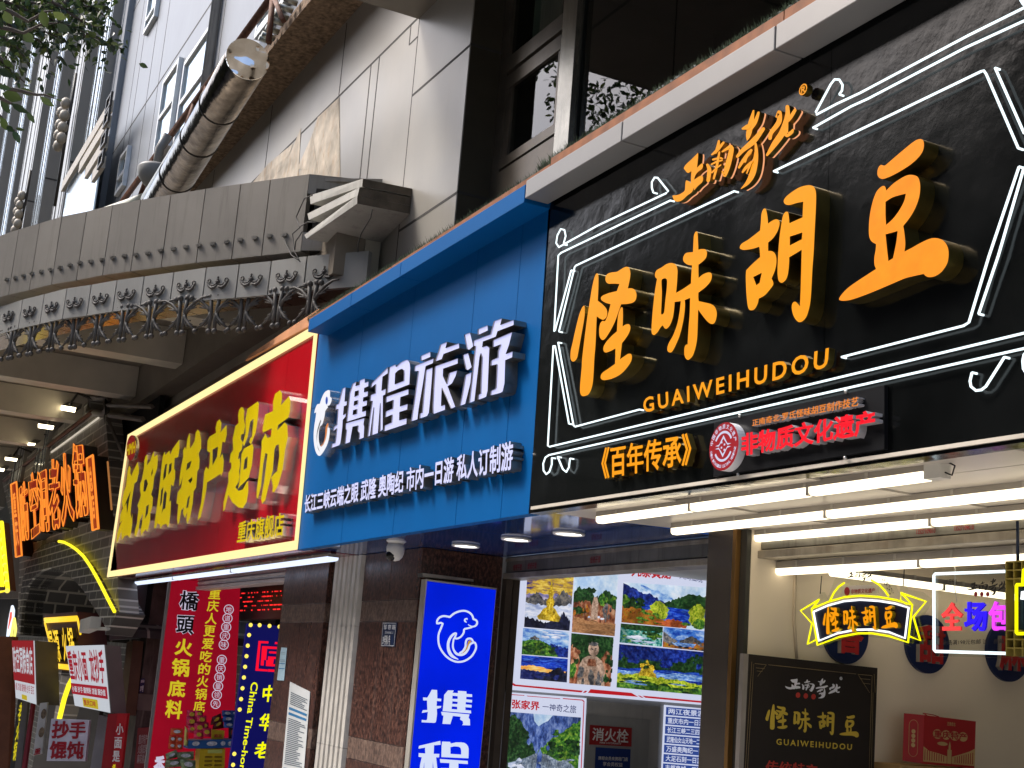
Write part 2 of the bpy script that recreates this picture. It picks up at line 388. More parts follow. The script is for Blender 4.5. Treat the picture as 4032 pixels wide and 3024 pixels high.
MARKET = {
 'hong': (CH, ["278,850 292,875 288,925 300,955 318,905 362,815 376,880 372,930 355,1010 330,1030 305,1190 290,1330 300,1385 310,1330 308,1440 295,1530 278,1575 262,1550 232,1558 205,1597 198,1520 205,1495 165,1600 150,1628 158,1530 185,1450 210,1400 185,1430 188,1350 205,1300 250,1225 255,1340 275,1200 292,1105 260,1180 215,1290 205,1215 225,1110 245,1060 258,950 262,905"]),
 'ming': (CH, ["455,740 462,790 455,850 490,800 512,735 525,708 530,760 562,740 565,800 558,880 530,960 515,1080 498,1140 515,1170 510,1260 490,1330 488,1400 470,1480 455,1515 445,1490 410,1530 398,1555 392,1500 405,1440 415,1330 385,1400 375,1480 345,1565 330,1550 335,1500 355,1430 370,1290 360,1250 380,1200 395,1150 385,1090 388,1030 405,990 425,880 430,800 440,760", "430,1000 450,985 465,1035 440,1110 420,1110", "450,1260 475,1240 465,1330 435,1390", "500,920 518,870 512,930 498,960"]),
 'wang': (CH, ["632,710 640,745 680,700 690,740 715,680 780,590 783,680 770,765 735,775 728,880 740,900 738,980 720,1060 700,1040 690,1130 680,1215 698,1200 690,1350 680,1430 665,1470 650,1435 610,1450 590,1485 583,1440 600,1340 620,1290 640,1280 655,1130 640,1100 625,1140 610,1290 595,1370 560,1430 545,1480 528,1478 535,1400 550,1300 575,1120 590,980 605,830 615,760", "640,840 658,830 645,960 620,1000 622,930", "598,1100 622,1060 605,1220 585,1270", "680,840 705,820 700,900 670,945"]),
 'te': (CH, ["880,525 890,560 888,680 915,640 935,600 945,520 965,488 985,510 1000,590 1000,680 975,730 985,790 980,880 962,910 955,1000 950,1070 925,1110 915,1230 890,1370 860,1435 852,1400 860,1320 835,1375 818,1330 825,1270 800,1300 780,1420 765,1442 758,1390 770,1240 752,1230 765,1120 800,1070 815,960 795,1030 780,1060 785,960 800,860 820,760 818,700 838,660 850,690 860,590", "860,830 905,800 885,870 850,900", "870,1000 910,965 912,995 890,1030", "865,1180 890,1145 870,1270 850,1280"]),
 'chan': (CH, ["1185,385 1205,420 1200,490 1190,520 1255,440 1258,540 1240,620 1215,610 1200,720 1185,780 1215,730 1228,800 1220,910 1200,960 1195,935 1060,1020 1050,1110 1020,1260 995,1370 965,1400 975,1330 1000,1230 1020,1050 1030,920 1050,860 1075,890 1085,830 1090,720 1060,705 1065,600 1085,560 1150,520 1145,470 1160,410", "1115,690 1170,660 1160,760 1115,850"]),
 'chao': (CI, ["355,362 372,368 385,400 380,470 392,540 378,610 355,620 350,660 370,690 360,760 335,790 325,850 340,840 345,900 335,960 340,1010 330,1060 300,1110 330,1145 370,1130 405,1062 420,1050 422,1150 405,1250 370,1305 330,1300 270,1250 235,1180 200,1320 185,1335 190,1250 215,1140 235,1060 235,980 262,930 262,880 245,880 255,800 280,760 275,660 300,540 330,510 325,440 335,390",
   "412,380 510,310 520,330 512,450 490,600 445,712 430,690 440,650 455,640 470,470 440,500 415,640 380,730 370,700 396,600 396,470", "358,800 380,750 460,705 470,740 455,900 425,1020 400,1048 345,1100 325,1125 338,1060 348,950", "388,850 415,820 408,930 375,950"]),
 'shi': (CI, ["715,205 735,230 735,290 725,345 800,260 815,300 810,400 795,460 700,530 690,580 760,505 785,530 790,640 765,760 740,950 700,1090 660,1160 645,1150 650,1100 635,1020 660,985 690,960 710,820 705,710 680,720 665,760 650,950 610,1100 580,1230 550,1265 540,1220 570,1050 600,800 580,790 560,900 540,1100 510,1220 498,1205 500,1130 525,950 545,740 545,680 580,610 600,650 630,640 640,560 560,600 552,580 570,470 580,430 650,400 652,310 670,240"])}
def traced(cr, specs, y, sm=False):
    """outlines read off the photo -> (x, z) shape on the facade plane Y = y, in metres"""
    loops = []
    for sp in specs:
        if sp.startswith('S '): lp = stroke(sp[2:])
        elif sm: lp = smooth(parse(sp))
        else: lp = [Vector(p[:2]) for p in parse(sp)]
        loops.append([(lambda P: Vector((P.x, P.z)))(onY(cr(p[0], p[1]), y)) for p in lp])
    return loops
def flat_shape(loops, strokes=False):
    """strokes overlap, so each is filled alone; otherwise even-odd"""
    if not strokes: return [fill(loops)]
    return [fill([l]) for l in loops]
SHAPES = {}
def keep(name, groups): SHAPES[name] = groups
def word_map(groups, quad, step=0):
    """a kept word (list of filled shapes in metres) remapped into another quad"""
    vs = [v for g in groups for v in g[0]]
    x0 = min(v.x for v in vs); x1 = max(v.x for v in vs); y0 = min(v.y for v in vs); y1 = max(v.y for v in vs)
    f = bil(quad)
    return lambda x, y: f((x-x0)/(x1-x0), (y-y0)/(y1-y0))
# ---------------------------------------------------------------- materials used by several things
YS = 5.0
black = mat('black_lacquer', (.0045, .005, .005), .15, var=.5, scale=1.3, bump=.22, bscale=4, rvar=.09, spec=.25)
gold = mat('brushed_gold', (.30, .22, .06), .33, 1.0, var=.25, scale=6, bump=.1, bscale=60)
orange_face = emat('orange_acrylic', (1.0, .355, .004), .95, (.3, .1, .01), var=.05, scale=5)
orange_face2 = emat('orange_acrylic_light', (1.0, .30, .012), .97, (.3, .1, .01), var=.12, scale=9)
peach_rim = emat('peach_rim', (1.0, .42, .20), 1.0)
neon_white = emat('white_neon', (.80, .95, 1.0), 1.7)
grey_panel = mat('grey_aluminium_panel', (.27, .262, .255), .38, .3, var=.05, scale=2)
plywood = mat('orange_plywood', (.22, .075, .022), .6, var=.3, scale=8)
steel = mat('brushed_steel', (.45, .43, .40), .28, 1.0, var=.15, scale=4, bump=.05, bscale=20)
dark_metal = mat('dark_metal', (.05, .045, .04), .45, .6, var=.3)
blue_panel = mat('blue_aluminium_panel', (.0005, .088, .285), .5, 0, var=.06, scale=1.2, streak=.28, dirt=(.006, .085, .30), bump=.02, bscale=3, spec=.07)
blue_face = emat('lavender_white_acrylic', (.58, .60, .98), .95, (.5, .5, .5), var=.03)
letter_steel = mat('letter_return_steel', (.30, .28, .25), .3, .85, var=.35, scale=6)
red_panel = mat('red_lacquer', (.40, .003, .010), .16, 0, var=.08, scale=1.5, bump=.05, bscale=1.6, streak=.35, dirt=(.30, .003, .008), spec=.12)
yellow_face = emat('yellow_acrylic_glow', (.70, .50, .0), .72, (.6, .45, .0), var=.05, scale=3)  # added glow keeps the big yellow characters bright under the canopy
mirror_side = mat('mirror_steel_return', (.72, .66, .62), .24, .9, var=.2, scale=3)
warm_border = emat('warm_light_border', (1.0, .78, .36), 1.25)
turf_m = mat('artificial_turf', (.035, .06, .03), .9, var=.6, scale=20)

def ext(a, b, x):
    t = (x-a.x)/(b.x-a.x); return a+(b-a)*t
def slab_between(a_top, b_top, b_bot, a_bot, x0, x1, d, mats, name, parent, bevel=0):
    """part of a long strip between two X values"""
    q = [ext(a_top, b_top, x0), ext(a_top, b_top, x1), ext(a_bot, b_bot, x1), ext(a_bot, b_bot, x0)]
    return MB().slab(q, d).build(name, mats, parent, bevel)
def letters(parent, name, cr, specs, yf, depth, mats, sm=False, inset=0, rim=None, lab=None):
    loops = traced(cr, specs, yf, sm)
    gs = flat_shape(loops, any(s.startswith('S ') for s in specs))
    mb = MB()
    for i, g in enumerate(gs):
        f = lambda x, z, i=i: Vector((x, yf-.0016*i, z))
        if inset:
            P = MB(); solid(P, g, f, (0, depth, 0), 0, 1)
            n = len(g[0])
            for j in range(n): P.v[j] = (P.v[j][0], P.v[j][1]+inset, P.v[j][2])
            mb.add(P.v, P.f); mb.m[-len(P.f):] = P.m
        else: solid(mb, g, f, (0, depth, 0), 0, 1)
        if rim: solid(mb, g, f, (0, rim[1], 0), 2, 2, push=(0, rim[0], 0))
    o = mb.build(name, mats, parent)
    if lab: o['label'] = lab
    return o, gs
def yquad(cr, pts, y): return [onY(cr(*p), y) for p in pts]

# ================================================================= black bean shop sign
bl = onY((2083, 2022), YS); br = onY((4032, 1741), YS); tl = onY((2164, 752), YS)
black_sign = empty('shop_sign', (bl.x, YS, 0), 'huge black shop sign with thick orange characters framed in white neon', 'shop sign', 'large signs over the shop doors')
XR = -2.4
for k, (xa, xb) in enumerate(((bl.x, onY(R3(968, 235), YS).x), (onY(R3(968, 235), YS).x+.004, XR))):
    a = ext(bl, br, xa); b_ = ext(bl, br, xb)
    MB().slab([(xa-.05*(k == 0), YS, 5.62), (xb, YS, 5.62), b_, a], (0, .12, 0)).build('panel', black, black_sign)
seg = [('guai', 0), ('wei', 0), ('hu', 0), ('dou', 1)]
bean_groups = []
for nm, hot in seg:
    cr, sp = BEAN[nm]
    o, gs = letters(black_sign, 'sign_character', cr, sp, 4.895, .105, [orange_face2 if hot else orange_face, gold], True)
    bean_groups += gs
keep('bean', bean_groups)
zg = []
for nm in ('zheng', 'nan', 'qi', 'bei'):
    o, gs = letters(black_sign, 'sign_character', CE, ZHENG[nm], 4.925, .04, [orange_face, gold, peach_rim], True, rim=(.042, .010))
    zg += gs
keep('zheng', zg)
words(black_sign, 'registered_mark', '®', yquad(CE, [(1648, 118), (1752, 72), (1747, 210), (1643, 262)], 4.93), [orange_face, gold], (0, .045, 0), .02)
words(black_sign, 'lettering', 'GUAIWEIHUDOU', yquad(lambda u, v: (u, v), [(2531, 1568), (3264, 1368), (3258, 1447), (2535, 1627)], 4.935), [orange_face, gold], (0, .045, 0), .022, spacing=1.35)
mb = MB()
words(black_sign, 'lettering', '《百年传承》', yquad(lambda u, v: (u, v), [(2368, 1764), (2722, 1702), (2722, 1830), (2368, 1888)], 4.935), [orange_face, gold], (0, .045, 0), .024)
neon_paths = [
 [R3(2212, 50), R3(1850, 230), R3(1150, 602), R3(1000, 672), R3(868, 742), R3(862, 728), R3(960, 545), R3(985, 514), R3(1015, 516), R3(1036, 550), R3(1033, 585), R3(1015, 612)],
 [R3(2212, 135), R3(1830, 310), R3(1200, 640), R3(1090, 690), R3(845, 828)],
 [R3(590, 1110), R3(1935, 462), R3(1952, 458), R3(1968, 482), R3(2175, 960)],
 [R3(2025, 440), R3(2212, 862)], [R3(2180, 1080), R3(1985, 1659), R6(1855, 430), R6(1820, 452), R6(1030, 655)],
 [R3(2212, 1085), R3(2045, 1659), R6(1918, 375)], [R6(2085, 655), R6(1965, 845), R6(1935, 868), R6(1900, 872), R6(1868, 845), R6(1862, 810), R6(1875, 755)],
 [R6(2235, 494), R6(0, 1030), R5(1350, 1236), R5(1338, 1230), R5(1374, 580), R5(1385, 582), R5(1475, 1087)],
 [R5(1405, 560), R5(1505, 1098), R5(1515, 1106), R5(1932, 995)],
 [R6(2235, 594), R6(0, 1095), R5(1345, 1290), R5(1322, 1306), R5(1308, 1345), R5(1310, 1390), R5(1328, 1414), R5(1348, 1398), R5(1364, 1350), R5(1364, 1308)],
 [R5(1402, 1302), R5(1436, 1382), R5(1458, 1400), R5(1475, 1368), R5(1482, 1312)],
 [Dp(1448, 433), Dp(1212, 546), Dp(1206, 552), Dp(1197, 716), R5(1385, 482), R5(1490, 92)],
 [R5(1410, 490), R5(1512, 72), R5(1520, 62), Dp(1290, 552), Dp(1586, 413)],
 [R2(1440, 1584), R2(1462, 1572), R2(1660, 1462), R2(2105, 1252), R2(2118, 1238), R2(2050, 1152), R2(2030, 1150), R2(2012, 1180), R2(2012, 1215), R2(2022, 1248)],
 [R2(1440, 1584), R2(1410, 1602), R2(1392, 1575), R2(1400, 1525), R2(1422, 1484), R2(1446, 1490), R2(1454, 1530), R2(1440, 1578)],
 [R3(2190, 0), R3(2205, 25), R3(2230, 45)], [R6(2235, 615), R6(2212, 640), R6(2204, 680), R6(2208, 730), R6(2230, 765)]]
for p in neon_paths:
    P = [onY(q, 4.965) for q in p]
    m_ = MB().tube(P, .0068, 8)
    for e_ in (P[0], P[-1]): m_.tube([e_, e_+Vector((0, .035, 0))], .006, 6)
    m_.build('neon_tube', neon_white, black_sign)
# grey cornice over it, in three lengths, and its shadow gap
ct = [onY(C1(935, 1505), 4.75), onY(R3(590, 170), 4.75)]; cb = [onY(C1(935, 1655), 4.75), onY(R3(595, 322), 4.75)]
j1 = onY(C1(1650, 1240), 4.75).x; j2 = onY(R3(597, 300), 4.75).x
for xa, xb in ((bl.x-.01, j1-.008), (j1+.008, j2-.008), (j2+.008, XR)):
    slab_between(ct[0], ct[1], cb[1], cb[0], xa, xb, (0, .22, 0), grey_panel, 'cornice', black_sign, .006)

# ================================================================= blue travel shop sign
xl = onY((1262, 1281), YS).x; xlb = onY((1174, 2165), YS).x
blue_sign = empty('shop_sign', (xl, YS, 0), 'bright blue shop sign with white block characters and a dolphin emblem', 'shop sign', 'large signs over the shop doors')
seams = [onY(R5(u, v), YS).x for u, v in ((60, 1350), (390, 1200), (790, 1000), (860, 300))]
seams = [onY(R5(130, 560), YS).x, onY(R5(462, 420), YS).x, onY(R5(865, 235), YS).x, onY((2020, 1400), YS).x]
zb0 = onY((1180, 2163), YS).z; zb1 = onY((2083, 2023), YS).z
edges = [xl-.02]+seams+[bl.x-.006]
for i in range(len(edges)-1):
    xa, xb = edges[i]+.004, edges[i+1]-.004
    if xb-xa < .05: continue
    za = LERP(zb0, zb1, (xa-xl)/(bl.x-xl)); zb_ = LERP(zb0, zb1, (xb-xl)/(bl.x-xl))
    if i == 0:
        MB().slab([(xa, YS, 4.62), (xb, YS, 4.66), (xb, YS, zb_), (xa, YS, za)], (0, .1, 0)).build('panel', blue_panel, blue_sign)
        MB().slab([(xa, YS, 5.6), (xb, YS, 5.6), (xb, YS, 4.666), (xa, YS, 4.626)], (0, .1, 0)).build('panel', blue_panel, blue_sign)
    else: MB().slab([(xa, YS, 5.6), (xb, YS, 5.6), (xb, YS, zb_), (xa, YS, za)], (0, .1, 0)).build('panel', blue_panel, blue_sign)
MB().box(xl, bl.x-.01, YS+.02, YS+.12, 2.99, 5.6).build('backing', dark_metal, blue_sign)
# blue cornice
ft = [onY(Dp(668, 690), 4.75), onY(Dp(1165, 379), 4.75)]; fb = [onY(Dp(672, 713), 4.75), onY(Dp(1170, 414), 4.75)]
fj = [ft[0].x, onY(CV(915, 1290), 4.75).x, onY(CV(1378, 990), 4.75).x, bl.x-.02]
for i in range(3):
    slab_between(ft[0], ft[1], fb[1], fb[0], fj[i]+.004*(i > 0), fj[i+1]-.004, (0, .27, 0), blue_panel, 'cornice', blue_sign, .005)
for nm in ('xie', 'cheng', 'lv', 'you'):
    o, gs = letters(blue_sign, 'sign_character', LOGO[nm][0], LOGO[nm][1], 4.878, .122, [blue_face, letter_steel], inset=.012)
    keep(nm, gs)
# dolphin emblem
do = tag(MB().build('emblem_root', [], None) if False else bpy.data.objects.new('emblem', None)); COL.objects.link(do)
do.parent = blue_sign; do.matrix_parent_inverse = wmat(blue_sign).inverted()
dolphin_white = emat('pearl_white_acrylic', (.78, .79, .86), .92, (.5, .5, .5))
mb = MB(); g = fill(traced(CF, [DOLPHIN], 4.878, True)); solid(mb, g, lambda x, z: Vector((x, 4.878, z)), (0, .122, 0)); mb.build('emblem_body', [dolphin_white, mirror_side], do)
mb = MB(); g = fill(traced(CF, [DOLPHIN_TAIL], 4.878, True)); solid(mb, g, lambda x, z: Vector((x, 4.874, z)), (0, .11, 0)); mb.build('emblem_tail', [emat('orange_tail', (.9, .28, .06), .8), mirror_side], do)
mb = MB(); g = fill(traced(CF, [DOLPHIN_SLIT], 4.878, True)); solid(mb, g, lambda x, z: Vector((x, 4.874, z))); mb.build('emblem_fin', dark_metal, do)
eye = [Vector((392+22*math.cos(a)-10*math.sin(a)*.3, 388+76*math.sin(a))) for a in [2*math.pi*i/20 for i in range(20)]]
mb = MB(); g = fill([[(lambda P: Vector((P.x, P.z)))(onY(CF(*e_), 4.878)) for e_ in eye]]); solid(mb, g, lambda x, z: Vector((x, 4.872, z))); mb.build('emblem_eye', emat('eye_blue', (.01, .08, .55), .8), do)
words(blue_sign, 'lettering', '长江三峡云端之眼 武隆 奥陶纪 市内一日游 私人订制游', yquad(lambda u, v: (u, v), [(1201, 1950), (2021, 1732), (2018, 1850), (1197, 2022)], 4.9), [blue_face, letter_steel], (0, .1, 0), .024)

# ================================================================= red supermarket sign
rTL = onY((510, 1713), YS); rTR = onY((1256, 1278), YS); rBR = onY((1173, 2164), YS); rBL = onY((428, 2273), YS)
red_sign = empty('shop_sign', (rBR.x, YS, 0), 'glossy red shop sign with bold yellow brush characters inside a lit border', 'shop sign', 'large signs over the shop doors')
rx = [rTL.x, onY(CI(40, 900), YS).x, onY(CI(590, 100), YS).x, onY(CI(945, 300), YS).x, rTR.x]
def redpt(x, top):
    a, b = (rTL, rTR) if top else (rBL, rBR); return ext(a, b, x)
rx = [rTL.x, LERP(rTL.x, rTR.x, .36), LERP(rTL.x, rTR.x, .68), LERP(rTL.x, rTR.x, .9), rTR.x]
for i in range(4):
    a, b = rx[i]+.003, rx[i+1]-.003
    MB().slab([redpt(a, 1), redpt(b, 1), redpt(b, 0), redpt(a, 0)], (0, .12, 0)).build('panel', red_panel, red_sign)
bw = .105
for q in ([rTL, rTR, rTR-Vector((0, 0, bw)), rTL-Vector((0, 0, bw))], [rBL+Vector((0, 0, bw)), rBR+Vector((0, 0, bw)), rBR, rBL],
          [rTL-Vector((0, 0, bw)), rTL+Vector((.10, 0, -bw)), rBL+Vector((.10, 0, bw)), rBL+Vector((0, 0, bw))],
          [rTR+Vector((-.06, 0, -bw)), rTR-Vector((0, 0, bw)), rBR+Vector((0, 0, bw)), rBR+Vector((-.06, 0, bw))]):
    MB().slab([p+Vector((0, -.035, 0)) for p in q], (0, .03, 0)).build('light_border', warm_border, red_sign)
for nm in ('hong', 'ming', 'wang', 'te', 'chan', 'chao', 'shi'):
    letters(red_sign, 'sign_character', MARKET[nm][0], MARKET[nm][1], 4.86, .14, [yellow_face, mirror_side], False)
words(red_sign, 'lettering', '重庆旗舰店', yquad(CI, [(333, 1432), (757, 1338), (747, 1568), (312, 1637)], 4.89), [yellow_face, mirror_side], (0, .11, 0), .02)
bdg = [onY(CH(297+math.cos(a)*48-math.sin(a)*8, 672+math.sin(a)*128), 4.86) for a in [2*math.pi*i/28 for i in range(28)]]
bo = MB().prism(bdg, (0, .06, 0), 0, 1).build('badge', [emat('badge_red', (.28, .006, .010), .7), mirror_side], red_sign)
words(bo, 'lettering', 'HMH', [p+Vector((0, -.004, 0)) for p in yquad(CH, [(257, 645), (345, 600), (338, 720), (250, 755)], 4.86)], [yellow_face], None, .03)
# peach board lying along the top edge of the red sign
pb = [onY((1256, 1262), 4.96), onY((965, 1420), 4.96), onY((985, 1395), 4.96), onY((1256, 1215), 4.96)]
MB().slab(pb, (0, .04, 0)).build('top_board', mat('peach_board', (.55, .25, .12), .6, var=.2), red_sign)

# roof edge of the sign boxes: plywood strip and artificial turf
pt = [onY(C1(1640, 1062), 4.8), onY(C1(620, 1650), 4.8)]
zt = ct[0].z
roof = empty('sign_roof', (bl.x, 4.8, 0), 'orange plywood edge board with green turf fringe on top of the signs', 'edge board')
for xa, xb in ((ft[0].x-.1, -12.6), (-12.59, -9.2), (-9.19, -6.2), (-6.19, XR)):
    za = 5.74 if xa > -9.5 else 5.74
    tz = lambda x: (ext(ft[0], ft[1], x).z if x < bl.x else ext(ct[0], ct[1], x).z)
    MB().slab([(xa, 4.785, tz(xa)+(.095 if xa > -9.5 else .05)), (xb, 4.785, tz(xb)+(.095 if xa > -9.5 else .05)), (xb, 4.785, tz(xb)-.01), (xa, 4.785, tz(xa)-.01)], (0, .03, 0)).build('board', plywood, roof)
MB().box(ft[0].x, XR, 4.82, 6.4, 5.60, 5.66).build('roof_sheet', dark_metal, roof)
tm = MB(); rnd = random.Random(3)
for i in range(16000):
    x = rnd.uniform(ft[0].x-.3, XR); y = 4.83+abs(rnd.gauss(0, .05)); z = tz(x)+(.03 if x < -9.5 else .07)+rnd.random()*.05; h = rnd.uniform(.03, .09)
    dx, dy = rnd.gauss(0, .02), rnd.gauss(-.01, .02); wv = .006
    tm.add([(x-wv, y, z), (x+wv, y, z), (x+dx, y+dy, z+h)], [(0, 1, 2)])
tag(tm.build('artificial_turf', turf_m), kind='stuff')

# ================================================================= heritage plaque bolted to the black sign
hp = yquad(C6, [(25, 806), (1508, 479), (1508, 1036), (20, 1276)], 4.97)
plaque = empty('heritage_plaque', hp[3], 'black plaque with glowing red characters and a round red emblem, bolted below the neon', 'plaque')
MB().slab(hp, (0, .028, 0)).build('plaque_board', mat('plaque_black', (.008, .008, .009), .3), plaque)
red_glow = emat('red_acrylic', (1.0, .004, .018), 1.1); side_white = mat('white_acrylic_return', (.38, .36, .37), .5)
small_orange = emat('orange_small', (1.0, .27, .02), .9)
words(plaque, 'lettering', '正南奇北·罗氏怪味胡豆制作技艺', yquad(C6, [(358, 780), (1285, 576), (1280, 660), (356, 838)], 4.925), [small_orange, side_white], (0, .045, 0), .018)
words(plaque, 'lettering', '非物质文化遗产', yquad(C6, [(262, 900), (1432, 685), (1425, 905), (262, 1105)], 4.915), [red_glow, side_white], (0, .055, 0), .035)
rc = onY(C6(110, 1012), 4.91); rr = abs(onY(C6(110, 806), 4.91).z-onY(C6(110, 1222), 4.91).z)/2
ring = lambda r, n=40, y=4.91: [(rc.x+r*math.cos(2*math.pi*i/n), y, rc.z+r*math.sin(2*math.pi*i/n)) for i in range(n)]
em_root = MB().prism(ring(rr), (0, .06, 0), 0, 1).build('emblem', [emat('emblem_red', (.42, .012, .02), .9), mat('white_edge', (.75, .75, .78), .4)], plaque)
white_ink = emat('white_ink', (.72, .74, .95), .9)
ek = MB()
for a0, a1 in ((.15, .85), (1.15, 1.85)):
    pts = [(rc.x+r*math.cos(math.pi*a), 4.906, rc.z+r*math.sin(math.pi*a)) for r, sg in ((rr*.64, 1), (rr*.54, -1)) for a in [(a0+(a1-a0)*i/16) if sg > 0 else (a1-(a1-a0)*i/16) for i in range(17)]]
    ek.add(pts, [list(range(len(pts)))])
for s_ in (1, -1):
    u = rr
    ek.add([(rc.x-.55*u, 4.905, rc.z+.06*u*s_), (rc.x-.28*u, 4.905, rc.z+.10*u*s_), (rc.x, 4.905, rc.z+.46*u*s_), (rc.x+.28*u, 4.905, rc.z+.10*u*s_), (rc.x+.55*u, 4.905, rc.z+.06*u*s_),
            (rc.x+.30*u, 4.905, rc.z+.02*u*s_), (rc.x, 4.905, rc.z+.32*u*s_), (rc.x-.30*u, 4.905, rc.z+.02*u*s_)], [(0, 1, 7), (1, 2, 6, 7), (2, 3, 5, 6), (3, 4, 5)])
for i in range(4):
    cx = rc.x+(.1 if i % 2 else -.1)*rr; cz = rc.z+(.16-.11*i)*rr
    ek.add([(cx-.05*rr, 4.904, cz-.03*rr), (cx+.05*rr, 4.904, cz-.03*rr), (cx+.05*rr, 4.904, cz+.05*rr), (cx-.05*rr, 4.904, cz+.05*rr)], [(0, 1, 2, 3)])
def arc_text(body, a0, a1, r, h, inward, off=.02):
    n = len(body)
    for i, ch in enumerate(body):
        if ch == ' ': continue
        a = math.radians(a0+(a1-a0)*i/(n-1)); d = Vector((math.cos(a), 0, math.sin(a))); t = Vector((d.z, 0, -d.x))
        if inward: d2, t2 = -d, -t
        else: d2, t2 = d, t
        c = Vector((rc.x, 4.905, rc.z))+d*r
        wq = h*(1.0 if ord(ch) > 255 else .55)
        f = bil([c-t2*wq/2+d2*h/2, c+t2*wq/2+d2*h/2, c+t2*wq/2-d2*h/2, c-t2*wq/2-d2*h/2])
        solid(ek, norm(text2(ch, off)), f)
arc_text('中国非物质文化遗产', 165, 15, rr*.82, rr*.2, False)
arc_text('CHINA INTANGIBLE CULTURAL HERITAGE', 190, 350, rr*.83, rr*.13, True)
ek.build('emblem_print', white_ink, em_root)
for u, v in ((252, 745), (1175, 537), (235, 1260), (1168, 1113)):
    p = onY(C6(u, v), 4.965); MB().ball(p, .012).build('bolt', steel, plaque)
# ================================================================= ground
GZ = lambda x: 0 if x > -8 else max(-4.4, (x+8)*.14)
def ground_strip(y0, y1, lift, name, m):
    xs = [200, -8, -14, -20, -26, -32, -39.4, -400]; mb = MB()
    for i in range(len(xs)-1):
        a, b = xs[i], xs[i+1]; za, zb_ = GZ(a)+lift, GZ(b)+lift
        mb.hexa([(b, y0, zb_-.6), (a, y0, za-.6), (a, y1, za-.6), (b, y1, zb_-.6), (b, y0, zb_), (a, y0, za), (a, y1, za), (b, y1, zb_)])
    tag(mb.build(name, m), kind='structure')
ground_strip(-200, 200, 0, 'ground', mat('asphalt', (.10, .10, .10), .85, var=.3))
ground_strip(-3, 6.9, .13, 'pavement', mat('paving_stone', (.34, .325, .31), .7, var=.2, scale=2))

clad = mat('champagne_cladding', (.345, .325, .29), .36, .2, var=.10, scale=.9, bump=.04, bscale=2.5, streak=.12, dirt=(.26, .22, .17), rvar=.1)
bronze = mat('bronze_shaded_cladding', (.060, .052, .038), .42, .2, var=.15, scale=1.5)
frame_m = mat('bronze_frame', (.17, .145, .115), .34, .7, var=.25, scale=2.5, rvar=.08)
seam_m = mat('seam_dark', (.05, .047, .043), .7)
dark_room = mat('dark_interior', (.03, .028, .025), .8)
def glass_mat(name, tint, gl=1.0, rough=.01):
    m, N, L, b = _pr(name); N.remove(b)
    out = N['Material Output']; tr = N.new('ShaderNodeBsdfTransparent'); tr.inputs[0].default_value = (*tint, 1)
    g = N.new('ShaderNodeBsdfGlossy'); g.inputs['Roughness'].default_value = rough; g.inputs[0].default_value = (gl, gl, gl, 1)
    fr = N.new('ShaderNodeFresnel'); fr.inputs[0].default_value = 1.5; ge = N.new('ShaderNodeNewGeometry'); mm = N.new('ShaderNodeMath'); mm.operation = 'MULTIPLY_ADD'; mm.inputs[1].default_value = -1; mm.inputs[2].default_value = 1; L.new(ge.outputs['Backfacing'], mm.inputs[0]); m3 = N.new('ShaderNodeMath'); m3.operation = 'MULTIPLY'; L.new(fr.outputs[0], m3.inputs[0]); L.new(mm.outputs[0], m3.inputs[1])
    mx = N.new('ShaderNodeMixShader'); L.new(m3.outputs[0], mx.inputs[0]); L.new(tr.outputs[0], mx.inputs[1]); L.new(g.outputs[0], mx.inputs[2])
    L.new(mx.outputs[0], out.inputs[0]); M[name] = m; return m
win_glass = glass_mat('tinted_glass', (.55, .58, .55))
sky_glass = mat('sky_reflecting_glass', (.46, .58, .64), .05, .9, var=.05)

bld = empty('commercial_building', (-16, 6, 0), 'beige clad commercial building above the shop signs with stained wall and bronze windows', 'building')
def strip(pts, w, d=(0, -.003, 0), m=seam_m, name='seam', parent=None, mb=None):
    """thin groove line on a Y plane"""
    a, b = Vector(pts[0]), Vector(pts[1]); t = (b-a).normalized(); n = Vector((-t.z, 0, t.x))*w/2
    mb.slab([a+n, b+n, b-n, a-n], d)
# main wall Y = 6
MB().box(-60, -15.62, 6.0, 6.3, 5.0, 11.54).build('wall', clad, bld)
MB().box(-15.60, -13.84, 5.985, 6.3, 5.0, 10.2).build('pilaster', clad, bld)
MB().box(-13.86, -13.835, 6.0, 6.5, 5.0, 10.2).build('pilaster_return', bronze, bld)  # side face in darker brown than the wall: its shade is in the colour
sm = MB()
strip([(-60, 6, 10.25), (-15.63, 6, 10.25)], .035, mb=sm)
strip([(-17.43, 6, 10.23), (-17.38, 6, 7.2)], .03, mb=sm); strip([(-17.10, 6, 10.23), (-17.1, 6, 7.2)], .03, mb=sm)
strip([(-15.95, 6, 10.25), (-15.95, 6, 9.95)], .025, mb=sm); strip([(-15.95, 6, 9.95), (-15.63, 6, 9.95)], .025, mb=sm)
for x in (-18.8, -22.64, -26.6, -30.6): strip([(x, 6, 11.5), (x, 6, 10.26)], .03, mb=sm)
for x in (-20.6, -24.6): strip([(x, 6, 10.24), (x, 6, 7.2)], .03, mb=sm)
for z in (9.07, 7.177): strip([(-15.6, 5.985, z), (-13.84, 5.985, z)], .035, mb=sm)
for z in (9.09, 7.19):
    sm.slab([(-13.835, 5.99, z+.018), (-13.835, 6.5, z+.018), (-13.835, 6.5, z-.018), (-13.835, 5.99, z-.018)], (.004, 0, 0))
sm.slab([(-15.63, 5.985, 10.2), (-15.60, 5.985, 10.2), (-15.60, 5.985, 5), (-15.63, 5.985, 5)], (0, .02, 0))
sm.build('seam', seam_m, bld)
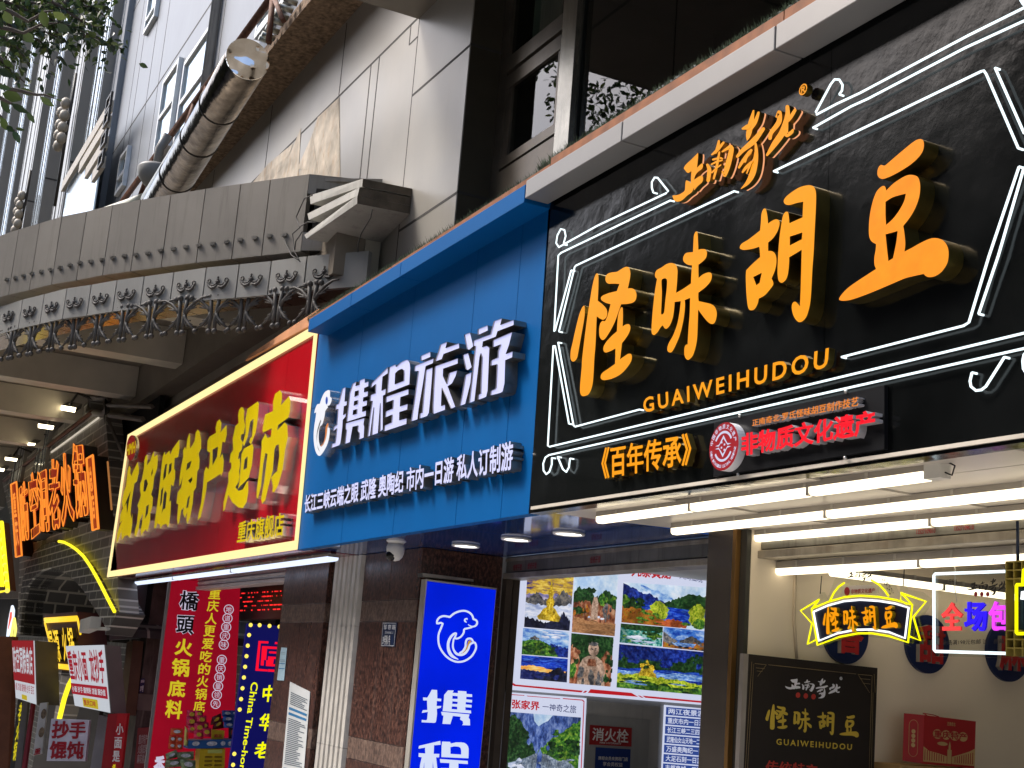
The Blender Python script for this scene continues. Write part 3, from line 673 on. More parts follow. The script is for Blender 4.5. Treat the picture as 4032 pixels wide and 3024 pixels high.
# pale paint residue fanned over the wall by the canopy
res = mat('paint_residue', (.50, .44, .36), .8, var=.35, scale=3, streak=.6, dirt=(.42, .23, .10), sstretch=.3)
rs = MB()
def pix(lst, y, cr): return [onY(cr(*p), y) for p in lst]
for q in ([(2200, 630), (2060, 760), (1900, 1250), (2205, 1250)], [(1950, 830), (1880, 1000), (1640, 1190), (1930, 1250)], [(1900, 930), (1740, 1060), (1600, 1230), (1800, 1220)]):
    P = pix(q, 5.997, R1); rs.slab(P, (0, -.003, 0))
for q in ([(2025, 870), (1925, 1095), (1985, 1100)], [(2025, 865), (1985, 1095), (2060, 1130)], [(2080, 950), (2100, 1250), (2165, 1250)], [(2190, 650), (2120, 800), (2200, 830)]):
    P = pix(q, 5.992, R1); rs.prism(P, (0, -.002, 0))
rs.build('paint_residue', res, bld)
# upper wall, projecting, with rough stone soffit
stone = mat('rough_brown_stone', (.20, .135, .085), .85, var=.55, scale=14, bump=.5, bscale=30)
MB().box(-38, -15.66, 5.3, 6.1, 11.545, 11.75).build('stone_soffit', stone, bld)
upclad = mat('pale_blue_grey_cladding', (.205, .22, .24), .36, .1, var=.06, scale=.8, streak=.25, dirt=(.36, .34, .31), bump=.03, bscale=2)
MB().box(-37.2, -15.66, 5.32, 6.1, 11.75, 34).build('upper_wall', upclad, bld)
us = MB()
for z in (14.75, 19.0, 23.5): strip([(-37.2, 5.32, z), (-15.7, 5.32, z)], .05, mb=us)
for x in (-34.4, -33.6, -31.9, -30.6, -24.5, -20.5): strip([(x, 5.32, 34), (x, 5.32, 11.75)], .035, mb=us)
us.build('seam', seam_m, bld)
pipe_m = mat('pale_downpipe', (.36, .36, .35), .4, .2, streak=.4)
for x in (-25.1, -24.86): MB().tube([(x, 5.24, 34), (x, 5.24, 11.7)], .07, 10).build('downpipe', pipe_m, bld)
for x in (-37.4, -36.8, -36.2): MB().box(x-.22, x+.22, 5.15, 5.4, 8, 34).build('corner_rib', upclad, bld, .03)
wf = mat('white_window_frame', (.70, .73, .74), .4)
def framed_window(q, trans, parent, inw=.08, y=5.30, glass=sky_glass, fm=wf, fw=.1):
    """window frame > pane, transom; q = TL,TR,BR,BL on plane y"""
    x0 = (q[0].x+q[3].x)/2; x1 = (q[1].x+q[2].x)/2; z1 = (q[0].z+q[1].z)/2; z0 = (q[2].z+q[3].z)/2
    f = MB().box(x0, x0+fw, y-inw, y+.02, z0, z1).box(x1-fw, x1, y-inw, y+.02, z0, z1).box(x0+fw, x1-fw, y-inw, y+.02, z1-fw, z1).box(x0+fw, x1-fw, y-inw, y+.02, z0, z0+fw)
    for t in trans:
        zt_ = LERP(z0, z1, t); f.box(x0+fw, x1-fw, y-inw*.9, y+.02, zt_-fw*.5, zt_+fw*.5)
    fo = f.build('window', fm, parent)
    MB().box(x0+fw*.9, x1-fw*.9, y-.03, y-.012, z0+fw*.9, z1-fw*.9).build('pane', glass, fo)
    return fo
for q, t in (([(1190, 385), (1335, 305), (1330, 830), (1165, 1000)], (.58,)), ([(1065, 545), (1168, 405), (1120, 930), (1015, 1060)], (.55,)),
             ([(790, 1030), (842, 955), (820, 1190), (765, 1270)], (.4,)), ([(985, -60), (1055, -120), (1010, 130), (950, 215)], (.35,)),
             ([(1800, -60), (1935, -200), (1900, -20), (1785, 120)], (.5,)), ([(1690, 110), (1800, -10), (1790, 130), (1680, 240)], (.3,))):
    framed_window(pix(q, 5.30, R1), t, bld)
# overhang that shades the bronze windows
MB().box(-15.65, 4, 3.2, 6.0, 10.2, 13).build('overhang', mat('overhang_brown', (.15, .13, .105), .5, .1, var=.1), bld)
oh = MB()
for x in (-12.6, -9.4, -6.2): oh.box(x-.02, x+.02, 3.2, 6.0, 10.194, 10.2)
oh.box(-15.65, 4, 4.9, 4.94, 10.192, 10.2); oh.build('soffit_seam', seam_m, bld)
MB().box(-13.8, 4, 6.0, 6.6, 10.18, 10.6).build('window_head', bronze, bld)
# bronze window left of the steel post
wy = 6.44
wf_ = MB()
wf_.box(-13.83, -13.62, wy-.03, wy+.06, 5.5, 10.2)
wf_.box(-13.62, -12.20, wy-.05, wy+.06, 8.735, 8.93).box(-13.62, -12.20, wy-.03, wy+.06, 8.52, 8.70)
wf_.box(-13.62, -13.47, wy-.02, wy+.06, 7.62, 8.52).box(-12.34, -12.20, wy-.02, wy+.06, 7.62, 8.52)
wf_.box(-13.62, -12.20, wy-.04, wy+.06, 7.50, 7.62); wf_.box(-13.62, -12.20, wy-.05, wy+.06, 5.5, 7.455)
wn = wf_.build('window', frame_m, bld)
MB().box(-13.47, -12.34, wy+.01, wy+.02, 7.62, 8.52).build('pane', win_glass, wn)
MB().box(-13.62, -12.20, wy+.01, wy+.02, 8.93, 10.2).build('pane', win_glass, wn)
MB().box(-13.62, -12.2, wy+.012, wy+.05, 8.70, 8.735).box(-13.62, -12.2, wy+.012, wy+.05, 7.455, 7.50).build('gasket', mat('rubber_gasket', (.008, .008, .008), .7), wn)
MB().box(-12.20, -11.88, wy-.07, wy+.08, 5.5, 10.2).build('steel_post', mat('stained_steel_post', (.36, .34, .29), .26, .85, var=.35, scale=1.6, streak=.4, bump=.06, bscale=6), bld)
g2 = MB()
gw = empty('window', (0, 0, 0), None, None) ; gw.parent = bld; gw.matrix_parent_inverse = wmat(bld).inverted()
for xa, xb in ((-11.86, -10.055), (-10.035, -7.6), (-7.58, -4.5), (-4.48, 2)):
    MB().box(xa, xb, wy+.03, wy+.045, 5.5, 10.2).build('pane', win_glass, gw)
MB().box(-11.88, -11.855, wy+.01, wy+.06, 5.5, 10.2).build('frame', mat('black_gasket', (.01, .012, .012), .5), gw)
# what stands behind that glass
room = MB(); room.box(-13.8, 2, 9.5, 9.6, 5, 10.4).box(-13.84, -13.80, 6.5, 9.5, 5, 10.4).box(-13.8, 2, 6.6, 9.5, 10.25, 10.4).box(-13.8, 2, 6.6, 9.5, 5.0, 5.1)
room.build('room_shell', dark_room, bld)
cu = MB(); n = 60
for i in range(n):
    xa, xb = LERP(-13.42, -12.75, i/n), LERP(-13.42, -12.75, (i+1)/n)
    ya = 6.62+.035*math.sin(i*1.1); yb = 6.62+.035*math.sin((i+1)*1.1)
    cu.quad((xa, ya, 8.7), (xb, yb, 8.7), (xb, yb, 10.3), (xa, ya, 10.3))
tag(cu.build('curtain', mat('sea_green_curtain', (.50, .60, .55), .8, var=.1)), 'pale green curtain hanging behind the upper bronze window', 'curtain')

# ================================================================= polished steel duct, rusty ladder and spotlight on the upper wall
capc = onY(Dp(535, 128), 4.4); farc = onY(Dp(352, 432), 4.62)
d_ = (farc-capc).normalized(); rad = (onY(Dp(582, 128), 4.4)-capc).length*.46
rad = 47*4032/2212/FPX*((capc-EYE).dot(FW))
chrome = mat('polished_steel', (.17, .145, .12), .13, 1.0, var=.5, scale=5, bump=.6, bscale=6)
def cap_mat():
    m, N, L, b = _pr('mirror_cap'); b.inputs['Metallic'].default_value = 1; b.inputs['Roughness'].default_value = .07
    b.inputs['Base Color'].default_value = (.97, .96, .92, 1)
    tc = N.new('ShaderNodeTexCoord'); n1 = N.new('ShaderNodeTexNoise'); n1.inputs['Scale'].default_value = 2.6; n1.inputs['Detail'].default_value = 1
    L.new(tc.outputs['Object'], n1.inputs[0]); bp = N.new('ShaderNodeBump'); bp.inputs['Strength'].default_value = 1; bp.inputs['Distance'].default_value = .10
    L.new(n1.outputs[0], bp.inputs['Height']); L.new(bp.outputs[0], b.inputs['Normal']); return m
duct = empty('steel_duct', capc, 'fat polished steel duct with mirror end cap running along the upper wall', 'duct')
end = capc+d_*13
MB().tube([capc, capc+d_*.02]+[capc+d_*t for t in (2, 4, 6, 8, 10, 13)], [rad*.97, rad]+[rad]*6, 40).build('duct_tube', chrome, duct)
u_ = d_.cross(Vector((0, 0, 1))).normalized(); v_ = u_.cross(d_)
capf = MB(); fw2 = (EYE-capc).normalized()
MB().prism([capc-d_*.012+(u_*math.cos(a)+v_*math.sin(a))*rad*1.015 for a in [2*math.pi*i/40 for i in range(40)]], d_*.02).build('end_cap', cap_mat(), duct)
for t in (1.7, 3.1, 4.8, 6.6):
    c = capc+d_*t; MB().tube([c+(u_*math.cos(a)+v_*math.sin(a))*(rad+.004) for a in [2*math.pi*i/36 for i in range(36)]], .012, 6, close=True).build('hoop', dark_metal, duct)
# slim galvanised pipe lying along the duct
sp = [capc+u_*(-rad*.98)*(1 if u_.y > 0 else -1)+v_*(.32*rad)+d_*t for t in (.5, 3, 6, 12)]
galv = mat('galvanised_pipe', (.34, .35, .31), .35, .7, var=.2, scale=12, streak=.3)
slim = MB().tube([onY(Dp(503, 132), 4.3), onY(Dp(430, 260), 4.4), onY(Dp(322, 432), 4.55)], .16, 14).build('pipe', galv)
tag(slim, 'slim galvanised pipe lying along the left side of the fat steel duct', 'pipe')
rust = mat('rusty_iron', (.115, .05, .03), .75, var=.4, scale=7, bump=.2, bscale=30)
lad = empty('rusty_ladder', onY(Dp(480, 150), 4.6), 'rusty iron ladder bracket beside the fat steel duct', 'ladder frame')
ra = onY(Dp(590, -10), 5.05); rb = onY(Dp(265, 435), 5.15)
def bar(a, b, w=.06): return MB().tube([a, b], w, 4)
bar(ra, rb, .075).build('rail', rust, lad)
for t, (u, v) in ((.25, (612, 45)), (.42, (580, 92)), (.56, (445, 214)), (.64, (424, 248)), (.745, (395, 293)), (.93, (302, 424))):
    p = onY(Dp(u, v), 4.95)
    s_ = min(((ra+(rb-ra)*k/100-EYE).normalized()-(p-EYE).normalized()).length+abs(k/100-t)*0 for k in range(101)); 
    k = min(range(101), key=lambda k: ((ra+(rb-ra)*k/100)-p).length)
    bar(ra+(rb-ra)*k/100, p, .05).build('rung', rust, lad)
# row of small stubs on the stone edge
for i, (u, v) in enumerate(((642, 8), (632, 24), (622, 40), (612, 52), (602, 70), (593, 84), (587, 92))):
    p = onY(Dp(u, v), 5.26); MB().tube([p, p+Vector((0, -.22, .03))], .05, 8).build('bolt_stub', galv, lad)
sl_ = empty('spotlight', onY(Dp(337, 375), 4.7), 'round grey spotlight bowl hanging under the rusty ladder by the duct', 'spotlight')
c = onY(Dp(337, 378), 4.7); gm = mat('grey_lamp_housing', (.20, .20, .19), .5, var=.1)
MB().tube([c+Vector((0, 0, z)) for z in (-.28, -.22, -.08, .10, .16)], [.10, .22, .33, .38, .34], 20).build('lamp_bowl', gm, sl_)
MB().tube([c+Vector((0, 0, .16)), c+Vector((0, 0, .55)), c+Vector((.1, .1, .85))], .09, 10).build('lamp_neck', gm, sl_)
white_pipe = MB().tube([onY(Dp(200, 466), 4.2), onY(Dp(285, 437), 4.5), onY(Dp(308, 428), 4.6)], .10, 10).build('pipe', mat('cream_pipe', (.6, .6, .5), .5))
tag(white_pipe, 'cream pipe lying on top of the curved canopy below the ladder', 'pipe')

# ================================================================= stepped tower further along the street
tower = empty('office_tower', (-45, 5, 0), 'tall pale tower with stepped vertical piers beyond the canopy', 'tower')
side_m = mat('pier_side_beige', (.24, .225, .20), .5, var=.06, scale=.6, streak=.15)
front_w = mat('pier_front_glass', (.62, .70, .74), .16, .6, var=.08, scale=1.2)
front_g = mat('pier_front_grey', (.36, .37, .37), .4, .2, var=.1, streak=.55, dirt=(.18, .17, .15))
yref = 1000
for xl_, xr_, xf, fm in ((920, 1035, 832, front_w), (728, 832, 640, front_g), (522, 592, 462, front_w), (392, 465, 300, front_g), (245, 300, 195, front_w), (110, 195, 78, front_w), (30, 76, -40, front_g), (-90, -40, -130, front_w)):
    a = onY(UL(xl_, yref), 4.9); fx = onY(UL(xf, yref), 4.9)
    v = onX(UL(xr_, yref), a.x); fy = max(v.y, 5.2)
    mb = MB(); mb.box(fx.x+.01, a.x, 4.9, fy+.6, 6, 60)
    o = mb.build('pier', [side_m, fm], tower)
    gl_ = MB(); wd = a.x-fx.x
    for k in (.08, .3, .36, .7, .92): gl_.box(fx.x+wd*k-wd*.012, fx.x+wd*k+wd*.012, 4.885, 4.902, 6, 60)
    gl_.build('joint', mat('pier_joint', (.10, .10, .10), .6), o)
    for p in o.data.polygons:
        if abs(p.normal.y) > .9: p.material_index = 1
MB().box(-150, -37.5, 7.2, 8, 5, 60).build('tower_wall', side_m, tower)
ts = MB()
for u, v in ((1100, 55), (850, 555), (590, 795), (420, 1148), (365, 1505), (760, 1300)):
    p = onY(UL(u, v), 4.9); 
for (xl_, xr_, zs) in ((920, 1035, (14.5, 18.9, 23.3)), (728, 832, (16.2, 20.4, 25.6)), (522, 592, (17.6, 22.7)), (392, 465, (18.2, 23.5))):
    a = onY(UL(xl_, yref), 4.9); v = onX(UL(xr_, yref), a.x)
    for z in zs: ts.box(a.x, a.x+.006, 4.92, max(v.y, 5.2)+.55, z-.03, z+.03)
ts.build('seam', seam_m, tower)
grid_m = mat('louvre_beige', (.40, .36, .30), .5, streak=.3)
for (a, b) in (((1040, 985), (600, 1690)), ((1020, 1130), (735, 1690)), ((995, 1325), (800, 1690)), ((968, 1510), (870, 1690))):
    pa = onY(UL(*a), 4.75); pb_ = onY(UL(*b), 4.75); zz = pa.z
    pbx = onZ(UL(*b), zz).x if False else pb_.x
    MB().box(pbx, pa.x, 4.70, 4.80, zz-.16, zz+.16).build('louvre', grid_m, tower)
    MB().box(pa.x-.1, pa.x+.55, 4.62, 4.68, zz+.10, zz+.16).box(pa.x-.1, pa.x+.55, 4.62, 4.68, zz-.22, zz-.16).box(pa.x-.1, pa.x-.02, 4.62, 4.68, zz-.16, zz+.10).box(pa.x+.47, pa.x+.55, 4.62, 4.68, zz-.16, zz+.10).build('louvre_bracket', dark_metal, tower)
MB().box(onY(UL(640, 1690), 4.85).x, onY(UL(1000, 1100), 4.85).x, 4.84, 4.88, 9, onY(UL(1000, 1050), 4.85).z).build('louvre_screen', front_w, tower)
globe = mat('globe_lamp_beige', (.33, .29, .23), .5, var=.1)
for lab, cr, pts, r in (('upper string of beige globe lamps climbing the tower pier', UL, ((615, 965), (575, 1050), (602, 1078), (560, 1165), (585, 1188), (548, 1262), (573, 1288), (543, 1362)), .165),
                     ('lower string of beige globe lamps at the tower foot', R1, ((142, 1268), (120, 1306), (130, 1328), (112, 1370), (121, 1388), (105, 1430), (115, 1448), (97, 1490)), .16)):
    P = [onY(cr(*p), 4.55) for p in pts]
    gs_ = empty('lamp_string', P[-1], lab, 'lamps', 'globe lamp strings on the tower')
    for p in P: MB().ball(p, r, sc=(1, 1, 1.15)).build('globe', globe, gs_)
    MB().tube([P[0]+Vector((.12, .15, 1)), P[0]+Vector((.15, .15, 0)), P[-1]+Vector((.2, .15, 0)), P[-1]+Vector((.2, .15, -2))], .05, 6).build('cable', dark_metal, gs_)
# ================================================================= curved canopy over the pavement
can = empty('entrance_canopy', (-22, 4, 6.4), 'curved grey metal canopy with scroll ornaments and iron brackets over the pavement', 'canopy')
canm = mat('canopy_grey_metal', (.25, .232, .205), .42, .35, var=.10, scale=1.2, streak=.5, dirt=(.12, .105, .09), bump=.02, bscale=3)
canm2 = mat('canopy_pale_panel', (.31, .305, .285), .45, .2, var=.06, scale=1.5, streak=.12)
iron = mat('cast_iron_ornament', (.07, .064, .058), .6, 0, var=.3)
iron2 = mat('dark_ornament', (.055, .05, .048), .6, 0, var=.3)
copper = mat('copper_soffit', (.30, .22, .15), .22, .8, var=.2, scale=2)
px_f = [onZ(CT(*q), 7.07) for q in ((105, 500), (365, 440), (640, 370), (950, 320), (1275, 255), (1625, 205), (2005, 155))]+[onZ((772, 1031), 7.07), onZ((912, 1016), 7.07)]+[onZ(CV(*q), 7.07) for q in ((70, 955), (440, 915))]
far = px_f[0]+(px_f[0]-px_f[1]).normalized()*1.0
pl = [Vector((-34, -.6, 7.07)), Vector((-30.5, -.1, 7.07)), Vector((-27, .6, 7.07)), Vector((-24.6, 1.25, 7.07)), Vector((-23.1, 1.8, 7.07))]+px_f
FT = 8.17
def nrm(i, P):
    t = (P[min(i+1, len(P)-1)]-P[max(i-1, 0)]); t.z = 0; t.normalize(); n = Vector((t.y, -t.x, 0))
    return n if n.y < 0 else -n
N_ = [nrm(i, pl) for i in range(len(pl))]
for i in range(len(pl)-1):
    a, b = pl[i], pl[i+1]; t = (b-a).normalized()*.008
    a2, b2 = a+t, b-t; k = .09
    mb = MB().hexa([a2, b2, b2-N_[i+1]*k, a2-N_[i]*k]+[p+Vector((0, 0, FT-7.07)) for p in (a2, b2, b2-N_[i+1]*k, a2-N_[i]*k)])
    mb.build('fascia_panel', canm, can)
    # underside lip
    k2 = .34
    MB().hexa([a2+Vector((0, 0, -.012)), b2+Vector((0, 0, -.012)), b2-N_[i+1]*k2+Vector((0, 0, -.012)), a2-N_[i]*k2+Vector((0, 0, -.012)), a2-Vector((0, 0, .002)), b2-Vector((0, 0, .002)), b2-N_[i+1]*k2-Vector((0, 0, .002)), a2-N_[i]*k2-Vector((0, 0, .002))]).build('lip', canm, can)
# closed roof of the canopy
rp_ = [p+Vector((0, 0, FT-7.07-.03)) for p in pl]
MB().prism([p-N_[i]*.05 for i, p in enumerate(rp_)]+[Vector((-16.4, 5.98, FT-.03)), Vector((-34, 5.98, FT-.03))], (0, 0, -.05)).build('roof_deck', canm, can)
# thin ledge from the broken end to the wall, and the end of the fascia above
p0 = pl[-1]; pw = onY(CV(1170, 900), 5.98)
MB().slab([p0+Vector((0, 0, .26)), Vector((pw.x, 5.97, p0.z+.26)), Vector((pw.x, 5.97, p0.z)), p0], (.10, .12, 0)).build('end_ledge', canm, can)
MB().slab([p0+Vector((0, 0, FT-7.07)), Vector((-16.6, 5.97, FT)), Vector((-16.6, 5.97, FT-.32)), p0+Vector((0, 0, FT-7.07-.28))], (.02, .08, 0)).build('end_fascia', canm, can)
MB().slab([p0+Vector((.05, .1, FT-7.07-.2)), Vector((-16.5, 5.97, FT-.2)), Vector((-16.5, 5.97, p0.z)), p0+Vector((.05, .1, 0))], (-.5, .2, 0)).build('end_backing', dark_room, can)
# cleats along the fascia
cle = None
cl_px = [(CT, q) for q in ((95, 320), (197, 298), (300, 272), (405, 245), (520, 222), (637, 198), (757, 172), (881, 142), (1006, 116), (1139, 96), (1273, 75), (1413, 48), (1556, 26), (1700, 12), (1852, -5))]+[((lambda u, v: (u, v)), q) for q in ((635, 987), (686, 981), (735, 973), (787, 967), (841, 962), (895, 954), (949, 947))]+[(CV, q) for q in ((17, 803), (152, 785), (293, 773))]
for k, (cr, q) in enumerate(cl_px):
    i = min(range(len(pl)-1), key=lambda i: abs((onZ(cr(*q), 7.35)-(pl[i]+pl[i+1])/2).length))
    a, b = pl[i], pl[i+1]; r_ = ray(cr(*q)); n = N_[i]
    n = Vector(((b-a).y, -(b-a).x, 0)).normalized(); n = n if n.y < 0 else -n
    s_ = (a-EYE).dot(n)/r_.dot(n); p = EYE+r_*s_; t = (b-a).normalized()
    if cle is None:
        cle_c = p
    mb = MB().hexa([p+t*x+n*y+Vector((0, 0, z)) for z in (-.022, .022) for x, y in ((-.04, 0), (.04, 0), (.04, .03), (-.04, .03))])
    mb.build('cleat', steel, can)
# lower tier with scroll ornaments
z2b, z2t = 6.45, 6.93
P2 = [p-N_[i]*.17 for i, p in enumerate(pl)]
P2 = [Vector((p.x, p.y, z2b)) for p in P2]
P2b = [onZ(CT(*q), z2b) for q in ((225, 930), (495, 870), (775, 805), (1080, 765), (1400, 715), (1740, 675), (2110, 630))]+[onZ((796, 1183), z2b), onZ((926, 1172), z2b)]+[onZ(CV(*q), z2b) for q in ((125, 1330), (460, 1290))]
P2 = P2[:4]+P2b
P2.append(Vector((-15.9, 5.72, z2b)))
N2 = [nrm(i, P2) for i in range(len(P2))]
orn_c = [CT(*q) for q in ((115, 772), (375, 716), (648, 660), (935, 605), (1255, 555), (1580, 502), (1940, 458))]+[(736, 1126), (860, 1113)]+[CV(-20, 1190), CV(310, 1158), CV(662, 1122)]
for i in range(len(P2)-1):
    a, b = P2[i], P2[i+1]; t = (b-a).normalized()*.012; a2, b2 = a+t, b-t; h = Vector((0, 0, z2t-z2b)); k = .08
    MB().hexa([a2, b2, b2-N2[i+1]*k, a2-N2[i]*k, a2+h, b2+h, b2-N2[i+1]*k+h, a2-N2[i]*k+h]).build('frieze_panel', canm2, can)
    k = .55
    MB().hexa([a2-N2[i]*.09, b2-N2[i+1]*.09, b2-N2[i+1]*k, a2-N2[i]*k]+[p+Vector((0, 0, .03)) for p in (a2-N2[i]*.09, b2-N2[i+1]*.09, b2-N2[i+1]*k, a2-N2[i]*k)]).build('frieze_soffit', copper, can)
def scroll(c, t, n, s):
    mb = MB(); Z = Vector((0, 0, 1)); f = lambda u, v, w=.02: c+t*(u*s)+Z*(v*s)+n*w
    for sg in (-1, 1):
        mb.tube([f(sg*u, v) for u, v in ((.02, -.10), (.12, -.19), (.26, -.22), (.40, -.14), (.50, .02), (.54, .12))], [.008, .018, .022, .018, .012, .007], 6)
        mb.tube([f(sg*u, v) for u, v in ((.06, -.04), (.16, -.10), (.26, -.10), (.33, -.02))], [.007, .012, .011, .006], 6)
        mb.tube([f(sg*(.42+.07*math.cos(a)), .07+.08*math.sin(a)) for a in [.2+k*.7 for k in range(7)]], .010, 5)
    mb.tube([f(.0, -.08), f(-.09, .03), f(0, .15), f(.09, .03), f(0, -.08)], .012, 6); mb.ball(f(0, .02), .024); mb.ball(f(0, .20), .016)
    return mb
for q in orn_c:
    best = None
    for i in range(len(P2)-1):
        a, b = P2[i], P2[i+1]; n = Vector(((b-a).y, -(b-a).x, 0)).normalized(); n = n if n.y < 0 else -n
        r_ = ray(q); s_ = (a-EYE).dot(n)/r_.dot(n); p = EYE+r_*s_
        u = (p-a).dot((b-a).normalized())/(b-a).length
        if 0 <= u <= 1 and (best is None or s_ < best[0]): best = (s_, p, (b-a).normalized(), n)
    if best: scroll(best[1], best[2], best[3], .36).build('scroll_ornament', iron2, can)
# iron branch brackets hanging under the frieze
def branch(c, t, n):
    mb = MB(); Z = Vector((0, 0, 1)); f = lambda u, v: c+t*u+Z*v
    for x in (-.05, .05):
        mb.tube([f(x*1.5, .42), f(x, .25), f(x*.8, .1), f(x, -.05)], [.03, .028, .028, .024], 6); mb.ball(f(x, -.075), .042); mb.ball(f(x*1.4, .43), .045)
    for sg in (-1, 1):
        for e_, y1, r0 in ((.27, -.04, .03), (.22, .03, .024), (.18, .09, .02), (.14, .0, .02)):
            mb.tube([f(sg*.05, .20), f(sg*.07, .13), f(sg*e_*.6, .05+y1*.5), f(sg*e_, y1)], [r0, r0*.9, r0*.7, r0*.45], 5)
        mb.ball(f(sg*.28, -.07), .038)
        mb.tube([f(sg*.05, .18), f(sg*.10, .26), f(sg*.22, .36), f(sg*.36, .42), f(sg*.47, .42)], [.03, .028, .022, .017, .014], 5)
        for e_, y1 in ((.26, .28), (.20, .36), (.30, .34)): mb.tube([f(sg*.05, .22), f(sg*.12, .26), f(sg*e_, y1)], [.022, .017, .009], 5)
        mb.ball(f(sg*.15, .42), .04)
    return mb
ctr = [CT(*q) for q in ((125, 1275), (365, 1225), (630, 1175), (905, 1140), (1195, 1095), (1515, 1050), (1855, 1005))]+[(708, 1304), (833, 1297)]+[CV(-115, 1640), CV(200, 1600), CV(520, 1550)]
ip = [onZ(q, 6.03) for q in ctr]
for i, p in enumerate(ip):
    t = (ip[min(i+1, len(ip)-1)]-ip[max(i-1, 0)]).normalized(); n = Vector((t.y, -t.x, 0)); t.z = 0
    branch(p+Vector((0, 0, .05)), t, n).build('iron_bracket', iron, can)
# soffit, girder and cross beams
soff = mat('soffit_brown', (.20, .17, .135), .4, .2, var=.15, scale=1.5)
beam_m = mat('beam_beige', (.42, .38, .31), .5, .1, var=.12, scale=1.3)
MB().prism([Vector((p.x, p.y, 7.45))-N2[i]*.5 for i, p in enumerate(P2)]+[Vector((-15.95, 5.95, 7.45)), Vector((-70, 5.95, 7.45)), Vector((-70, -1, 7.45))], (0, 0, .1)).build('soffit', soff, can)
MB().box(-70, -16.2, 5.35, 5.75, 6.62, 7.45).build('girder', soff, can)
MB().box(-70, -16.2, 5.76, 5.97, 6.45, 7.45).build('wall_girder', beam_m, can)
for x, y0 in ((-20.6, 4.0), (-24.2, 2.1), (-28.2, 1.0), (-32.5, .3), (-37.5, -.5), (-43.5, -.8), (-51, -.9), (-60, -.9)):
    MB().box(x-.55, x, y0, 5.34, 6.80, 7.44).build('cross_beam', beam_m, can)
# broken lattice end: three tilted slabs between fascia and wall
slab_m = mat('weathered_white_slab', (.38, .37, .335), .6, var=.15, scale=2, streak=.6, dirt=(.14, .13, .11))
xe = onY(CV(1455, 350), 5.97).x
for l0, l1, r0, r1, e1 in (((520, 402), (527, 482), (1016, 246), (1010, 318), (1460, 300)), ((500, 572), (512, 632), (985, 326), (968, 402), (1430, 400)), ((470, 770), (490, 806), (965, 402), (962, 478), (1408, 520))):
    A0, A1 = onZ(CV(*l0), 7.8), None
    yl = p0.y-.05
    a0, a1 = onY(CV(*l0), yl), onY(CV(*l1), yl)
    b0, b1 = onX(CV(*r0), xe+.02), onX(CV(*r1), xe+.02)
    w1 = Vector((xe+.05, 5.98, b1.z+.02)); w0 = Vector((xe+.05, 5.98, b0.z+.02))
    c0 = Vector((a0.x+.1, 5.98, a0.z)); c1 = Vector((a1.x+.1, 5.98, a1.z))
    so_b = MB().hexa([a1, b1, w1, c1, a0, b0, w0, c0]).build('broken_slab', [slab_m, mat('weathered_slab_end', (.10, .082, .062), .7, var=.4, scale=5, streak=.5)], can)
    for pl_ in so_b.data.polygons:
        if abs(pl_.normal.x) > .75: pl_.material_index = 1
wire = mat('black_wire', (.02, .018, .016), .6)
wb = MB()
for pts in ([(545, 400), (470, 430), (430, 520), (395, 600), (425, 695), (500, 650), (585, 655)], [(430, 700), (360, 760), (370, 850), (375, 920), (430, 1020)], [(265, 750), (300, 860), (350, 960), (430, 1015)], [(450, 740), (390, 830), (380, 910)]):
    wb.tube([onY(CV(*p), 4.95) for p in pts], .008, 5)
wb.tube([onY(CV(*p), 5.3) for p in ((1105, 530), (1090, 610), (1000, 760), (970, 860), (970, 930))], .007, 5)
wo = wb.build('loose_wire', wire, can)
# straggly plant stub on the wall above the slabs
# ================================================================= soffits under the signs
beige_soffit = mat('beige_soffit_panel', (.52, .48, .42), .34, .1, var=.12, scale=2, bump=.05, bscale=3, rvar=.12)
blue_soffit = mat('blue_mirror_soffit', (.010, .06, .26), .07, .35, var=.1, scale=1.5, bump=.12, bscale=1.1)
def soffit_z(x): return LERP(zb1, zb0, (bl.x-x)/(bl.x-xl))
zS = 2.935
bs = empty('sign_soffit', (bl.x, 5, zS), 'beige metal panel soffit under the black sign', 'soffit')
xs_ = [bl.x+.07, -7.9, -6.35, -4.8, XR]
for i in range(4):
    MB().slab([(xs_[i], 5.02, 2.945), (xs_[i+1]-.012, 5.02, 2.925), (xs_[i+1]-.012, 5.62, 2.935), (xs_[i], 5.62, 2.945)], (0, 0, .03)).build('panel', beige_soffit, bs)
    MB().slab([(xs_[i], 5.632, 2.945), (xs_[i+1]-.012, 5.632, 2.935), (xs_[i+1]-.012, 6.80, 2.935), (xs_[i]+.2*(i == 0), 6.80, 2.945)], (0, 0, .03)).build('panel', beige_soffit, bs)
MB().slab([(bl.x+.05, 4.985, 2.975), (XR, 4.985, 2.92), (XR, 4.985, 2.90), (bl.x+.05, 4.985, 2.95)], (0, .03, 0)).build('edge_trim', mat('cream_trim', (.55, .50, .42), .4), bs)
bs2 = empty('sign_soffit', (-12, 5, zS), 'mirror blue soffit under the blue sign with round downlights', 'soffit')
for xa, xb in ((xl, -13.4), (-13.39, -11.4), (-11.39, bl.x+.06)):
    MB().box(xa, xb, 5.02, 6.82, 2.950, 2.985).build('panel', blue_soffit, bs2)
bs3 = empty('sign_soffit', (-20, 5, zS), 'dark red soffit under the red sign', 'soffit')
MB().box(rBL.x, xl-.01, 5.0, 6.3, 2.945, 3.0).build('panel', mat('dark_red_soffit', (.16, .02, .025), .12, var=.15), bs3)
